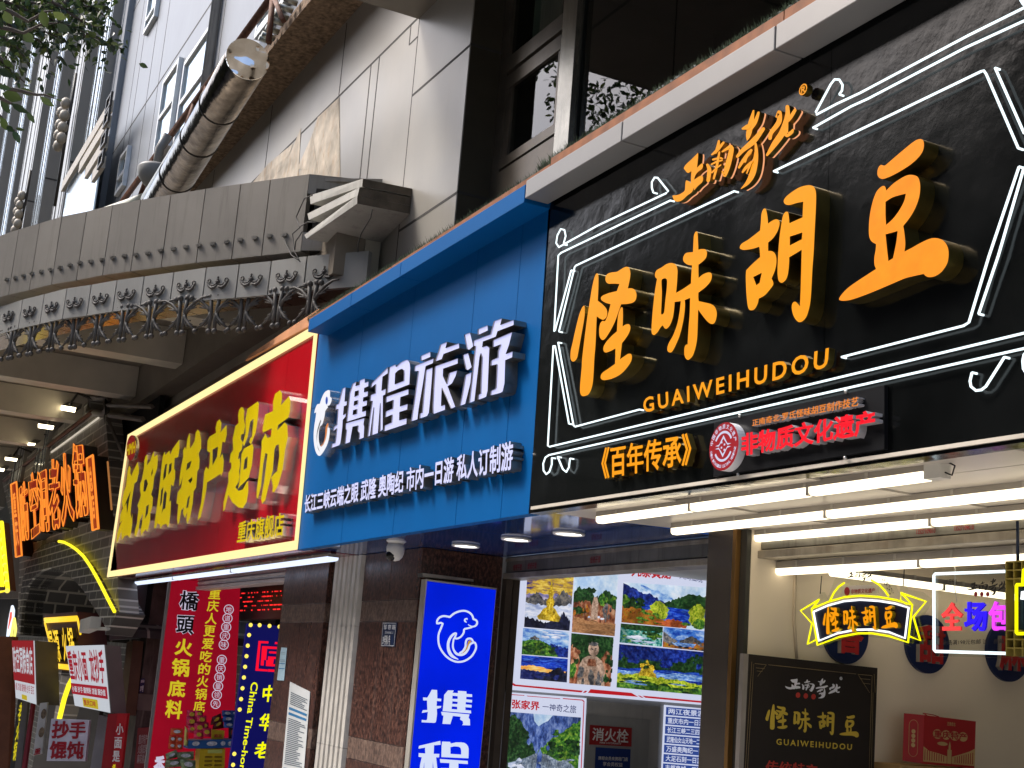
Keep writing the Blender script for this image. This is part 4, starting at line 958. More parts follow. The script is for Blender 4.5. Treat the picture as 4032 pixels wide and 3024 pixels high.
# downlights
dl_m = emat('downlight_glow', (1.0, .93, .80), 7.0)
dl = None
for lab, p in (('left recessed round downlight in the blue soffit beside the dome camera', C5(1845, 331)), ('middle recessed round downlight in the blue soffit', C3(72, 606)), ('right recessed round downlight in the blue soffit nearest the black sign', C3(530, 556))):
    c = onZ(p, 2.938)
    if True:
        dl = empty('downlight', c, lab, 'downlight', 'round downlights in the blue soffit'); dl0 = c
        MB().tube([c+Vector((.135*math.cos(a), .135*math.sin(a), .002)) for a in [2*math.pi*i/28 for i in range(28)]], .016, 6, close=True).build('rim', mat('white_rim', (.6, .6, .6), .3), dl)
        MB().prism([c+Vector((.12*math.cos(a), .12*math.sin(a), -.002)) for a in [2*math.pi*i/28 for i in range(28)]], (0, 0, .004)).build('lamp_disc', dl_m, dl)
# ---------------------------------------------------------------- LED tube rows
tube_glow = emat('warm_tube_glow', (1.0, .85, .60), 3.0); tube_glow2 = emat('shop_tube_glow', (1.0, .85, .62), 85.0)
housing = mat('tube_housing', (.36, .33, .28), .4, .2); cliplike = mat('tube_clip', (.45, .42, .36), .4)
def tube_light(label, a, b, glow, joints, parent=None, w=.075, hs=.055):
    a, b = Vector(a), Vector(b); L_ = (b-a).length; t = (b-a).normalized(); s = Vector((-t.y, t.x, 0)).normalized()*w/2; Z = Vector((0, 0, 1))
    o = empty('tube_light', (a+b)/2, label, 'tube light', 'LED tube lights of the shops')
    def seg(p, q, half, z0, z1, nm, m):
        h = s*(half/(w/2)) 
        MB().hexa([p-h+Z*z0, q-h+Z*z0, q+h+Z*z0, p+h+Z*z0, p-h+Z*z1, q-h+Z*z1, q+h+Z*z1, p+h+Z*z1]).build(nm, m, o)
    seg(a, b, w/2, .012, hs, 'housing', housing)
    cuts = [0]+list(joints)+[1]
    for i in range(len(cuts)-1):
        p = a+t*(L_*cuts[i]+.006); q = a+t*(L_*cuts[i+1]-.006)
        prof = [(-w*.52, .015), (-w*.50, -.018), (-w*.30, -.034), (w*.30, -.034), (w*.50, -.018), (w*.52, .015)]
        sn = s.normalized(); mb = MB()
        mb.prism([p+sn*u+Z*v for u, v in prof], q-p); mb.build('lens', glow, o)
    for i in range(1, len(cuts)-1):
        p = a+t*(L_*cuts[i]); seg(p-t*.012, p+t*.012, w*.56, -.036, .02, 'joint_cap', cliplike)
    for k in range(int(L_/.55)):
        p = a+t*(.3+.55*k); seg(p-t*.012, p+t*.012, w*.56, .02, hs+.004, 'clip', cliplike)
    return o
zt1 = 2.885
A = onZ(C3(800, 430), zt1); B = onZ((3791, 1893), zt1)
t1 = tube_light('outermost bright tube light under the black sign, ending in a white plug', A, (B.x, A.y, zt1), tube_glow, (.36, .72))
MB().hexa([(B.x, A.y-.04, zt1-.03), (B.x+.12, A.y-.04, zt1-.03), (B.x+.12, A.y+.04, zt1-.03), (B.x, A.y+.04, zt1-.03), (B.x, A.y-.04, zt1+.05), (B.x+.12, A.y-.04, zt1+.05), (B.x+.12, A.y+.04, zt1+.05), (B.x, A.y+.04, zt1+.05)]).build('end_plug', mat('white_plug', (.7, .68, .6), .5), t1)
MB().tube([Vector((B.x+.12, A.y, zt1)), Vector((B.x+.17, A.y, zt1-.02)), Vector((B.x+.19, A.y, zt1+.03)), Vector((B.x+.15, A.y, zt1+.05))], .005, 6).build('cord', wire, t1)
A = onZ(C3(1450, 530), zt1); tube_light('second tube light from the sign edge under the black sign', A, (-3.0, A.y-.02, zt1), tube_glow, (.31, .62))
A = onZ(C3(2070, 600), zt1); tube_light('third tube light under the black sign, just before the shutter box', A, (-3.0, A.y+.05, zt1), tube_glow, (.35, .68))
A = onZ(C4(55, 882), 2.64); tube_light('tube light hanging inside the bean shop behind the shutter box', A, (-4.4, A.y, 2.64), tube_glow, (.37, .72), hs=.07)
A = onZ(C4(540, 888), 2.66); Bq = onZ(C4(2050, 1090), 2.66); tube_light('tube light running into the bean shop across the ceiling', A, (A.x-.03, 11.2, 2.66), tube_glow, (.3, .6), w=.09)
# ---------------------------------------------------------------- shutter boxes
shut = mat('dirty_shutter_steel', (.20, .195, .175), .42, .6, var=.25, scale=3, streak=.7, dirt=(.07, .06, .05))
shut2 = mat('shutter_rail', (.30, .27, .22), .45, .5, var=.3, scale=6, streak=.5, dirt=(.16, .10, .06))
ink_red = mat('stencil_red', (.22, .015, .02), .8, var=.4, scale=30)
def shutter_box(label, xa, xb, y, ztop, zbot, shut=shut, shut2=shut2):
    o = empty('shutter_box', ((xa+xb)/2, y, zbot), label, 'shutter box', 'roller shutter boxes over the shop doors')
    MB().box(xa, xb, y, y+.25, zbot+.07, ztop).build('box', shut, o, .006)
    MB().box(xa, xb, y-.03, y+.2, zbot, zbot+.06).build('bottom_rail', shut2, o, .005)
    MB().box(xa, xb, y-.012, y, ztop-.05, ztop-.015).build('top_trim', shut2, o)
    return o
sb = shutter_box('grey shutter box with red stencil marks above the posters of the blue shop', -13.42, -9.30, 6.80, 2.945, 2.705)
for u, v, w_ in ((85, 850, 60), (212, 836, 60), (762, 782, 80)):
    p = onY(C3(u, v), 6.797); q = [p+Vector((-.10, -.003, .035)), p+Vector((.10, -.003, .035)), p+Vector((.10, -.003, -.035)), p+Vector((-.10, -.003, -.035))]
    words(sb, 'stencil', '维修开锁', q, [ink_red], None, .01)
sb = shutter_box('dirty galvanised shutter box with red stencilled numbers above the bean shop', -8.86, XR, 6.74, 2.935, 2.72)
for q4, tx in (([(2025, 632), (2142, 625), (2142, 672), (2025, 680)], '135271096'),):
    words(sb, 'stencil', tx, yquad(C3, q4, 6.735), [ink_red], None, .02)
for q4 in ([(1275, 520), (1440, 508), (1440, 550), (1275, 562)], [(1603, 490), (1775, 478), (1775, 520), (1603, 532)]):
    words(sb, 'stencil', '13527109010', yquad(C4, q4, 6.735), [ink_red], None, .02)
sb = shutter_box('pale grey shutter box above the red shop door', -27.2, -18.9, 6.2, 2.943, 2.79, mat('pale_shutter_steel', (.50, .51, .54), .4, .2, streak=.3), mat('pale_shutter_rail', (.60, .55, .53), .4))
# ---------------------------------------------------------------- pillars, granite, stainless column
granite = None
def granite_mat(name, c1, c2, c3, rough=.16):
    m, N, L, b = _pr(name); tc = N.new('ShaderNodeTexCoord')
    mp = N.new('ShaderNodeMapping'); mp.inputs['Scale'].default_value = (1, 1, .55); L.new(tc.outputs['Object'], mp.inputs[0])
    n1 = N.new('ShaderNodeTexNoise'); n1.inputs['Scale'].default_value = 34; n1.inputs['Detail'].default_value = 3; n1.inputs['Roughness'].default_value = .7; L.new(mp.outputs[0], n1.inputs[0])
    cr_ = N.new('ShaderNodeValToRGB'); cr_.color_ramp.elements[0].position = .36; cr_.color_ramp.elements[0].color = (*c1, 1)
    cr_.color_ramp.elements[1].position = .62; cr_.color_ramp.elements[1].color = (*c3, 1); e = cr_.color_ramp.elements.new(.5); e.color = (*c2, 1)
    L.new(n1.outputs[0], cr_.inputs[0])
    m2 = N.new('ShaderNodeMapping'); m2.inputs['Scale'].default_value = (1, 1, .08); L.new(tc.outputs['Object'], m2.inputs[0])
    n2 = N.new('ShaderNodeTexNoise'); n2.inputs['Scale'].default_value = 7; n2.inputs['Detail'].default_value = 5; L.new(m2.outputs[0], n2.inputs[0])
    r2 = N.new('ShaderNodeMapRange'); r2.inputs[1].default_value = .55; r2.inputs[2].default_value = .75; r2.inputs[4].default_value = .25; L.new(n2.outputs[0], r2.inputs[0])
    mx = N.new('ShaderNodeMix'); mx.data_type = 'RGBA'; L.new(r2.outputs[0], mx.inputs[0]); L.new(cr_.outputs[0], mx.inputs[6]); mx.inputs[7].default_value = (.09, .068, .055, 1)
    L.new(mx.outputs[2], b.inputs['Base Color']); r3 = N.new('ShaderNodeMapRange'); r3.inputs[3].default_value = rough; r3.inputs[4].default_value = rough+.35
    L.new(n2.outputs[0], r3.inputs[0]); L.new(r3.outputs[0], b.inputs['Roughness']); return m
granite = granite_mat('brown_granite', (.008, .004, .004), (.055, .020, .013), (.14, .062, .042))
granite_p = granite_mat('paler_granite', (.05, .032, .026), (.12, .07, .052), (.20, .135, .10), .3)
flute = mat('pale_fluted_stone', (.50, .475, .43), .6, var=.12, scale=5, streak=.35, dirt=(.26, .22, .17))
GX0, GX1 = -18.2, -13.50
pil = empty('granite_pillar', (-15.8, 5.8, 0), 'brown granite pillar with a band of pale fluted stone between two shops', 'pillar')
course = [(-1.9, .60, granite), (.605, .84, granite_p), (.845, 2.155, granite), (2.16, 2.39, granite_p), (2.395, 2.945, granite)]
for xa, xb in ((GX0, -17.32), (-17.315, -16.42), (-15.155, -14.32), (-14.315, GX1)):
    for z0, z1, m in course:
        MB().box(xa, xb, 5.80+(.004 if m is granite_p else 0), 6.1, z0, z1).build('granite_block', m, pil, .004)
for z0, z1 in ((-1.9, .70), (.705, 2.10), (2.105, 2.945)):
    mb = MB(); nfl = 6; wd = (16.12-15.16)/nfl
    pr = []
    for i in range(nfl):
        x0 = -16.12+wd*i
        pr += [(x0+wd*.02, 5.83), (x0+wd*.12, 5.765), (x0+wd*.70, 5.765), (x0+wd*.82, 5.83)]
    pr = pr+[(-15.16, 5.83), (-15.16, 6.0), (-16.12, 6.0)]
    mb.prism([Vector((x, y, z0)) for x, y in pr], (0, 0, z1-z0)); mb.build('fluted_band', flute, pil)
MB().box(-16.415, -16.125, 5.87, 6.0, -1.9, 2.945).build('gap_strip', mat('dark_gap_metal', (.07, .068, .065), .4, .4), pil)
MB().box(GX0, GX1, 6.1, 6.85, -1.9, 2.945).build('pillar_core', granite, pil)
for z0, z1, m in course:
    MB().box(GX1, GX1+.03, 5.80, 6.78, z0, z1).build('granite_block', granite, pil)
col_m = mat('brown_stainless', (.22, .185, .15), .26, .75, var=.12, scale=2, bump=.10, bscale=2.2)
colm = empty('steel_column', (-9.06, 6.6, 0), 'square bronze toned stainless column between the blue shop and the bean shop', 'column')
cx0 = onY(C3(1742, 620), 6.56).x; cx1 = onY(C3(1960, 700), 6.56).x
MB().box(cx0, cx1, 6.56, 7.0, 0, 2.94).build('shaft', col_m, colm, .006)
MB().box(cx1, cx1+.045, 6.555, 7.0, 0, 2.94).build('edge_trim', mat('copper_edge', (.55, .30, .10), .3, .9), colm)
MB().box(cx1+.045, cx1+.13, 6.60, 6.64, 0, 2.94).build('shutter_track', mat('dark_track', (.045, .045, .04), .5, .3), colm)
# ---------------------------------------------------------------- shop shells
shell = empty('shop_interiors', (-11, 8, 0), 'plastered walls, ceilings and floors inside the three shops', 'shop interior')
beige_wall = mat('beige_shop_wall', (.76, .67, .53), .75, var=.04, scale=1)
white_c = mat('white_ceiling', (.62, .58, .52), .6, var=.05)
wx = cx1+.13
MB().box(wx-.08, wx, 6.645, 12.5, 0, 3.0).build('bean_side_wall', beige_wall, shell)
MB().box(wx, 2, 12.3, 12.4, 0, 3.0).build('bean_back_wall', beige_wall, shell)
MB().box(wx, 2, 6.95, 12.3, 2.95, 3.0).build('bean_ceiling', mat('brown_ceiling', (.16, .10, .06), .6), shell)
MB().box(wx, 2, 6.95, 9.0, 2.90, 2.94).build('bean_ceiling_panel', white_c, shell)
MB().box(-13.47, wx-.08, 7.0, 12, 2.96, 3.0).build('blue_ceiling', white_c, shell)
grey_wall = mat('grey_painted_wall', (.30, .30, .285), .6, var=.06, streak=.2)
MB().box(-13.60, -13.47, 6.78, 12.4, 0, 3.0).build('blue_side_wall', grey_wall, shell)
MB().box(-13.47, wx-.08, 12, 12.1, 0, 3.0).build('blue_back_wall', grey_wall, shell)
MB().box(-13.6, 2, 6.95, 12.4, -.3, .14).build('shop_floor', mat('shop_tile', (.35, .33, .30), .3), shell)
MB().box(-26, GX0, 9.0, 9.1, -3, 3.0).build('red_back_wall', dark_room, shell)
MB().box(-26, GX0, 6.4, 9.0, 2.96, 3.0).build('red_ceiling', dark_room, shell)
fr_ = mat('dark_bronze_frame', (.075, .06, .048), .4, .4, var=.2)
dfr = empty('door_frame', (-13.3, 6.85, 0), 'dark bronze frame posts of the blue shop beside the blue lightbox', 'door frame')
MB().box(-13.465, -13.36, 6.79, 6.87, -.9, 2.71).build('post', fr_, dfr); MB().box(-13.465, -13.40, 6.90, 6.98, 0, 2.71).build('post', fr_, dfr)
# ---------------------------------------------------------------- blue lightbox with dolphin
LBX = -13.30
lb = empty('lightbox_sign', onX((1676, 2280), LBX), 'tall glowing blue lightbox with a white dolphin outline beside the granite pillar', 'lightbox')
def blue_glow():
    m = em('blue_lightbox_glow', (.0, .012, .70), 1.0, (.0, .02, .3), var=.16, scale=1.6); return m
q = [onX(p, LBX) for p in ((1676, 2280), (1956, 2316), (1885, 3060), (1604, 3060))]
MB().slab(q, (-.11, 0, 0)).build('box', mat('lightbox_grey_side', (.38, .36, .32), .45, .2), lb)
ins = [q[0]+Vector((.003, .02, -.02)), q[1]+Vector((.003, -.008, -.02)), q[2]+Vector((.003, -.008, 0)), q[3]+Vector((.003, .02, 0))]
MB().slab(ins, (-.002, 0, 0)).build('lit_face', blue_glow(), lb)
MB().slab([onX(C5(1470, 566), LBX), onX(C5(1912, 622), LBX), onX(C5(1912, 642), LBX), onX(C5(1470, 600), LBX)], (-.13, 0, 0)).build('top_rail', steel, lb)
ice = emat('ice_white_print', (.70, .78, 1.0), .95)
mb = MB(); off_ = LBX+.006
lines = ["495,850,14 520,848,16 560,840,16 590,855,16", "590,855,15 560,930,16 525,1020,16 518,1110,16 530,1200,16 570,1290,16 650,1390,16 750,1455,16 850,1478,16 960,1455,16 1060,1385,16 1120,1290,16 1135,1220,16 1115,1165,16 1080,1165,16 1030,1200,16 1005,1270,18 950,1340,20 880,1362,20 810,1340,20 765,1270,16 755,1200,15 770,1100,14",
   "1085,1140,14 1060,1105,16 1025,1095,16 985,1110,16 965,1160,16 960,1230,16 920,1300,18 870,1330,14", "495,850,14 500,800,16 540,750,16 600,730,16 660,735,16 705,745,16", "705,745,16 770,690,16 850,655,16 940,643,16 1020,670,16 1070,720,16 1090,780,16", "1090,780,16 1130,795,16 1150,830,16 1140,870,16 1110,895,14 1060,900,12 1005,868,5",
   "1060,912,14 990,930,15 940,945,15 930,1000,15 890,1060,15 830,1095,15 780,1090,15", "780,1090,15 800,1040,15 805,1010,14 770,1020,18 720,1070,20 685,1140,22 675,1220,22 690,1300,26 740,1380,24 840,1435,6", "985,768,8 955,778,12 948,805,14 970,830,8", "980,776,9 986,782,9"]
for i, s_ in enumerate(lines):
    g = fill([[(lambda P: Vector((P.y, P.z)))(onX(CK(p.x, p.y), LBX)) for p in stroke(s_)]]); solid(mb, g, lambda a, b, i=i: Vector((off_+.0006*i, a, b)))
mb.build('emblem_print', ice, lb)
mb = MB(); g = fill([[(lambda P: Vector((P.y, P.z)))(onX(CK(*p), LBX)) for p in ((985, 1200), (1000, 1140), (1030, 1122), (1058, 1140), (1015, 1190), (985, 1270), (930, 1325), (890, 1345), (950, 1285))]]); solid(mb, g, lambda a, b: Vector((off_+.008, a, b))); mb.build('emblem_print', emat('ochre_print', (.62, .33, .05), .9), lb)
def reuse(name, quad, mats, parent, nm, push=(0, 0, 0), depth=None):
    gs = SHAPES[name] if isinstance(name, str) else [g for n in name for g in SHAPES[n]]
    f = word_map(gs, quad); mb = MB()
    for i, g in enumerate(gs): solid(mb, g, f, depth, push=Vector(push)*(1+.25*i))
    return mb.build(nm, mats, parent)
reuse('xie', [onX(CL(*p), LBX) for p in ((650, 440), (1425, 480), (1370, 1005), (618, 960))], [ice], lb, 'lettering', (.004, 0, 0))
reuse('cheng', [onX(CL(*p), LBX) for p in ((585, 1225), (1385, 1262), (1325, 1860), (540, 1830))], [ice], lb, 'lettering', (.004, 0, 0))
# ---------------------------------------------------------------- street number plate and papers on the granite
npl = [onY(C5(*p), 5.79) for p in ((1122, 995), (1245, 997), (1225, 1208), (1106, 1206))]
plate = empty('street_plate', npl[3], 'small navy street number plate with white print on the granite', 'plate')
MB().slab(npl, (0, .008, 0)).build('plate', mat('navy_enamel', (.015, .03, .085), .3), plate)
wp = mat('white_print', (.6, .62, .64), .6)
words(plate, 'lettering', '邹 容 路', [onY(C5(*p), 5.787) for p in ((1132, 1015), (1234, 1017), (1230, 1060), (1128, 1058))], [wp], None, .02)
words(plate, 'lettering', 'ZOURONG LU', [onY(C5(*p), 5.787) for p in ((1142, 1075), (1215, 1076), (1213, 1096), (1140, 1095))], [wp], None, .01)
words(plate, 'lettering', '39号附1号', [onY(C5(*p), 5.787) for p in ((1122, 1108), (1188, 1108), (1184, 1192), (1116, 1192))], [wp], None, .03)
mb = MB(); pr = [p+Vector((0, -.003, 0)) for p in npl]
for i in range(4):
    a, b = pr[i], pr[(i+1) % 4]; c = sum(pr, Vector())/4; mb.quad(a+(c-a)*.05, b+(c-b)*.05, b+(c-b)*.09, a+(c-a)*.09)
mb.build('border', wp, plate)
paper = mat('notice_paper', (.58, .60, .60), .8, var=.06); sky_p = mat('notice_pale_blue', (.35, .50, .58), .8); ink_b = mat('notice_ink', (.10, .13, .16), .8); blue_b = mat('notice_blue_bar', (.03, .17, .36), .7)
def notice(label, quad, bars, lines_, base, y):
    o = empty('paper_notice', quad[3], label, 'notice', 'papers stuck on the granite')
    MB().slab(quad, (0, .004, 0)).build('sheet', base, o)
    f = bil([p+Vector((0, -.003, 0)) for p in quad]); rnd = random.Random(5); mb = MB()
    for v in lines_:
        e = rnd.uniform(.6, .93); mb.quad(f(.10, v), f(e, v), f(e, v+.009), f(.10, v+.009))
    mb.build('print', ink_b, o)
    if bars:
        mb = MB()
        for v in bars: MB().quad(f(.08, v), f(.94, v), f(.94, v+.025), f(.08, v+.025)).build('heading_bar', blue_b, o)
    return o
nq = [onY(L2(*p), 5.79) for p in ((398, 1100), (528, 1165), (478, 1800), (335, 1780))]
notice('long curling white paper notice with blue headings stuck on the left granite face', nq, (.74, .69, .16), [i*.018+.02 for i in range(50) if not (.66 < i*.018+.02 < .78 or .15 < i*.018+.02 < .2)], paper, 5.79)
nq = [onY(L2(*p), 5.79) for p in ((341, 878), (378, 880), (358, 1092), (313, 1090))]
notice('narrow pale notice high on the left edge of the granite pillar', nq, (.35, .5), [.85, .8, .62, .58], sky_p, 5.79)
# dome camera
dc = onZ(C5(1236, 330), 2.90)
dome = empty('dome_camera', dc, 'white dome security camera under the blue soffit', 'security camera')
wpl = mat('white_plastic', (.62, .62, .60), .4)
MB().tube([dc+Vector((0, 0, z)) for z in (.06, .045, .02)], [.105, .105, .075], 20).build('mount', wpl, dome)
MB().tube([dc+Vector((0, 0, z)) for z in (.02, -.02, -.08, -.12, -.15, -.16)], [.085, .098, .092, .078, .05, .01], 20).build('housing', wpl, dome)
MB().ball(dc+Vector((.012, -.045, -.105)), .06).build('lens', mat('black_lens', (.01, .01, .01), .08), dome)
# ---------------------------------------------------------------- cool tube and shutter of the red shop
cool = emat('cool_tube_glow', (.66, .76, 1.0), 1.4)
A = onZ((528, 2297), 2.87); Bq = onZ((1300, 2196), 2.87)
t_ = tube_light('bluish white tube light along the bottom of the red sign', A, (Bq.x, A.y+.05, 2.87), cool, (.3, .62), w=.13, hs=.05)
# ================================================================= backlit travel posters (printed pictures on lightboxes)
def print_mat(name, cs, scale=6, st=.9, stretch=(1, 1, 1)):
    """printed colour fields of a photograph: fine mottling between the colours cs (sRGB 0-255) under broad light and dark patches, softly backlit"""
    m, N, L, b = _pr(name); tc = N.new('ShaderNodeTexCoord'); mp = N.new('ShaderNodeMapping'); mp.inputs['Scale'].default_value = stretch
    L.new(tc.outputs['Object'], mp.inputs[0]); n1 = N.new('ShaderNodeTexNoise'); n1.inputs['Scale'].default_value = scale*(1.5 if scale >= 10 else 1.0); n1.inputs['Detail'].default_value = 6; n1.inputs['Roughness'].default_value = .72
    L.new(mp.outputs[0], n1.inputs[0]); r = N.new('ShaderNodeValToRGB'); els = r.color_ramp.elements
    k = len(cs)
    for i, c in enumerate(cs):
        pos = .38+.24*i/max(k-1, 1)
        e = els[i] if i < 2 else els.new(pos)
        e.position = pos; e.color = (*lin(c), 1)
    n2 = N.new('ShaderNodeTexNoise'); n2.inputs['Scale'].default_value = max(scale*.28, 3.5); n2.inputs['Detail'].default_value = 3; L.new(mp.outputs[0], n2.inputs[0])
    r2 = N.new('ShaderNodeMapRange'); r2.inputs[1].default_value = .35; r2.inputs[2].default_value = .65; amp = .55 if scale >= 10 else .12
    r2.inputs[3].default_value = 1-amp; r2.inputs[4].default_value = 1+amp*.5; L.new(n2.outputs[0], r2.inputs[0])
    mx = N.new('ShaderNodeMix'); mx.data_type = 'RGBA'; mx.blend_type = 'MULTIPLY'; mx.inputs[0].default_value = 1
    L.new(n1.outputs[0], r.inputs[0]); L.new(r.outputs[0], mx.inputs[6]); L.new(r2.outputs[0], mx.inputs[7])
    b.inputs['Base Color'].default_value = (.03, .03, .03, 1); b.inputs['Roughness'].default_value = .3
    L.new(mx.outputs[2], b.inputs['Emission Color']); b.inputs['Emission Strength'].default_value = st*2**-EXPO
    return m
PM = {k: print_mat('print_'+k, *a) for k, a in {
 'sky_blue': ([(60, 110, 200), (150, 190, 235), (225, 235, 250)], 5, .9, (1, 1, 3)), 'sky_deep': ([(10, 40, 150), (60, 120, 210), (190, 215, 245)], 4, .9, (1, 1, 3)),
 'sky_gold': ([(30, 30, 120), (200, 160, 40), (250, 220, 110)], 5, .9, (1, 1, 4)), 'sky_violet': ([(90, 90, 150), (150, 140, 180), (200, 190, 210)], 5, .9, (1, 1, 3)),
 'sky_pale': ([(170, 200, 235), (205, 225, 245), (235, 240, 250)], 4), 'gold': ([(120, 90, 10), (215, 175, 30), (250, 225, 90)], 40),
 'dark_green': ([(8, 22, 12), (25, 60, 30), (60, 100, 50)], 22), 'green': ([(15, 50, 20), (60, 120, 40), (140, 170, 60)], 20), 'lime': ([(60, 110, 20), (170, 190, 40), (220, 220, 80)], 22),
 'red_rock': ([(90, 45, 30), (165, 95, 65), (215, 165, 130)], 16, .9, (1, 1, .6)), 'brown_water': ([(120, 80, 50), (165, 115, 75), (190, 145, 105)], 18, .9, (1, 1, 5)),
 'blue_hill': ([(8, 15, 70), (20, 40, 130), (50, 80, 180)], 14), 'deep_blue': ([(8, 25, 140), (20, 60, 190), (70, 120, 225)], 10, .9, (1, 1, 4)), 'teal': ([(10, 80, 80), (40, 150, 140), (190, 230, 215)], 16),
 'autumn': ([(110, 50, 20), (190, 110, 40), (110, 120, 30)], 24), 'orange_leaf': ([(150, 60, 30), (210, 110, 60)], 26), 'grey_rock': ([(45, 50, 60), (95, 95, 100), (150, 140, 130)], 18),
 'water_blue': ([(40, 80, 170), (100, 150, 220), (190, 215, 240)], 12, .9, (1, 1, 5)), 'mist': ([(150, 165, 205), (200, 210, 235), (240, 240, 250)], 6, .9, (1, 1, 3)),
 'sunset': ([(230, 140, 60), (250, 190, 90), (255, 230, 150)], 5, .9, (1, 1, 6)), 'navy': ([(10, 15, 60), (25, 35, 100), (60, 70, 130)], 10), 'statue': ([(120, 95, 80), (175, 145, 125), (205, 175, 155)], 26),
 'night': ([(8, 10, 25), (20, 25, 50), (50, 55, 85)], 24), 'stair_grey': ([(70, 85, 110), (120, 135, 155), (170, 180, 195)], 30), 'cliff_blue': ([(25, 40, 90), (60, 85, 150), (120, 140, 190)], 14, .9, (1, 1, .4))}.items()}
rnd = random.Random(11)
def ridge(pts, base=0, n=9, j=.03):
    out = []
    for i in range(len(pts)-1):
        for k in range(n):
            t = k/n; out.append((LERP(pts[i][0], pts[i+1][0], t), LERP(pts[i][1], pts[i+1][1], t)+rnd.uniform(-j, j)*(k > 0)))
    out.append(pts[-1]); return out+[(pts[-1][0], base), (pts[0][0], base)]
def blob(cx, cy, rx, ry, n=30, j=.28):
    return [(cx+rx*math.cos(2*math.pi*i/n)*(1+rnd.uniform(-j, j)), cy+ry*math.sin(2*math.pi*i/n)*(1+rnd.uniform(-j, j))) for i in range(n)]
def photo(parent, quad, layers, out=(.003, 0, 0)):
    f = bil(quad); mb = MB(); mats = []
    for i, (k, poly) in enumerate(layers):
        P = [f(min(max(u, 0), 1), min(max(v, 0), 1))+Vector(out)*(1+.12*i) for u, v in poly]
        if PM[k] not in mats: mats.append(PM[k])
        g = fill([[Vector((min(max(u, 0), 1), min(max(v, 0), 1))) for u, v in poly]])
        solid(mb, g, lambda a, b, i=i: f(a, b)+Vector(out)*(1+.12*i), None, mats.index(PM[k]))
    return mb.build('printed_photo', mats, parent)
FULL = [(0, 0), (1, 0), (1, 1), (0, 1)]
def scat(k, u0, u1, v0, v1, n, r, asp=1.0):
    """n small tree or rock clumps of a colour, scattered over a part of a picture"""
    return [(k, blob(rnd.uniform(u0, u1), rnd.uniform(v0, v1), r*rnd.uniform(.5, 1.3), r*asp*rnd.uniform(.5, 1.3), 12, .35)) for _ in range(n)]
PX = -13.43
def xq(cr, pts, x): return [onX(cr(*p), x) for p in pts]
poster_white = emat('backlit_white', (.62, .66, .84), .95, (.5, .5, .5))
red_line = emat('backlit_red', (.52, .012, .02), .9)
navy_ink = emat('backlit_navy', (.02, .03, .14), .9)
bp = onX(L3(145, 1150), PX)
po = empty('travel_poster', bp, 'large backlit poster of nine landscape photos in a red line frame in the blue shop', 'poster')
tlp = onX(L3(205, 430), PX)
Q = [Vector((PX, onX(L3(212, 300), PX).y, 2.96)), Vector((PX, 9.9, 2.96)), Vector((PX, 9.9, bp.z-.01)), bp]
Q[0] = Vector((PX, bp.y, 2.955))
MB().slab(Q, (-.035, 0, 0)).build('poster_board', poster_white, po)
photo(po, xq(L3, [(290, 405), (592, 405), (562, 770), (268, 745)], PX), [('sky_gold', FULL), ('sky_violet', ridge([(0, .62), (.3, .66), (1, .6)])), ('grey_rock', ridge([(0, .55), (.22, .68), (.4, .52), (.62, .55), (.8, .72), (1, .58)], .4)), ('mist', ridge([(0, .48), (.5, .42), (1, .46)])), ('night', ridge([(0, .2), (.3, .14), (.5, .12), (.75, .22), (.85, .32), (1, .16)], 0)),
  ('gold', [(.30, .16), (.75, .14), (.78, .22), (.70, .30), (.66, .36), (.60, .40), (.62, .5), (.58, .58), (.60, .66), (.56, .74), (.55, .84), (.53, .90), (.51, .84), (.50, .74), (.47, .66), (.49, .58), (.44, .5), (.46, .40), (.38, .36), (.33, .28), (.26, .22)])])
photo(po, xq(L3, [(597, 405), (880, 405), (850, 805), (577, 778)], PX), [('sky_pale', FULL), ('dark_green', ridge([(0, .68), (.1, .78), (.35, .76), (.5, .60), (.62, .66), (.75, .74), (.95, .62), (1, .55)])), ('red_rock', ridge([(0, .5), (.3, .56), (.45, .5), (.62, .52), (.8, .5), (1, .42)])), ('statue', [(.42, .24), (.58, .24), (.58, .52), (.54, .62), (.47, .62), (.43, .5)]), ('dark_green', blob(.1, .38, .18, .07))]+scat('dark_green', .0, .45, .6, .76, 14, .07)+scat('green', .62, .95, .5, .7, 8, .05)+scat('autumn', 0, .35, .3, .45, 8, .04)+scat('grey_rock', .62, .95, .28, .5, 8, .04, 1.6)+scat('mist', .35, .7, .26, .3, 5, .03, .6)+[('brown_water', ridge([(0, .26), (.5, .22), (1, .2)]))])
photo(po, xq(L3, [(912, 455), (1460, 490), (1440, 767), (898, 715)], PX), [('sky_pale', FULL), ('sky_blue', ridge([(.2, .98), (.5, .78), (.6, .66)], .6)), ('blue_hill', ridge([(0, .98), (.2, .78), (.32, .76), (.5, .55)], .45)), ('dark_green', ridge([(.45, .5), (.62, .68), (.78, .82), (1, .78)], .4)), ('deep_blue', [(.2, .5), (1, .42), (1, .2), (.6, 0), (.2, .3)]), ('green', ridge([(0, .72), (.12, .6), (.22, .42), (.3, .3)])), ('autumn', ridge([(0, .42), (.15, .34), (.3, .22), (.55, .14), (.7, .02)])), ('lime', blob(.42, .36, .11, .2)), ('orange_leaf', blob(.62, .08, .14, .1)), ('lime', blob(.9, .3, .1, .32))]+scat('dark_green', 0, .22, .35, .6, 12, .05, 1.4)+scat('autumn', 0, .4, .1, .35, 16, .05)+scat('green', .2, .5, .05, .3, 10, .04)+scat('orange_leaf', .4, .75, .0, .1, 8, .04)+scat('dark_green', .6, 1, .55, .75, 12, .05, .8)+scat('green', .75, 1, .05, .2, 7, .05)+scat('lime', .35, .5, .2, .45, 8, .04, 1.4))
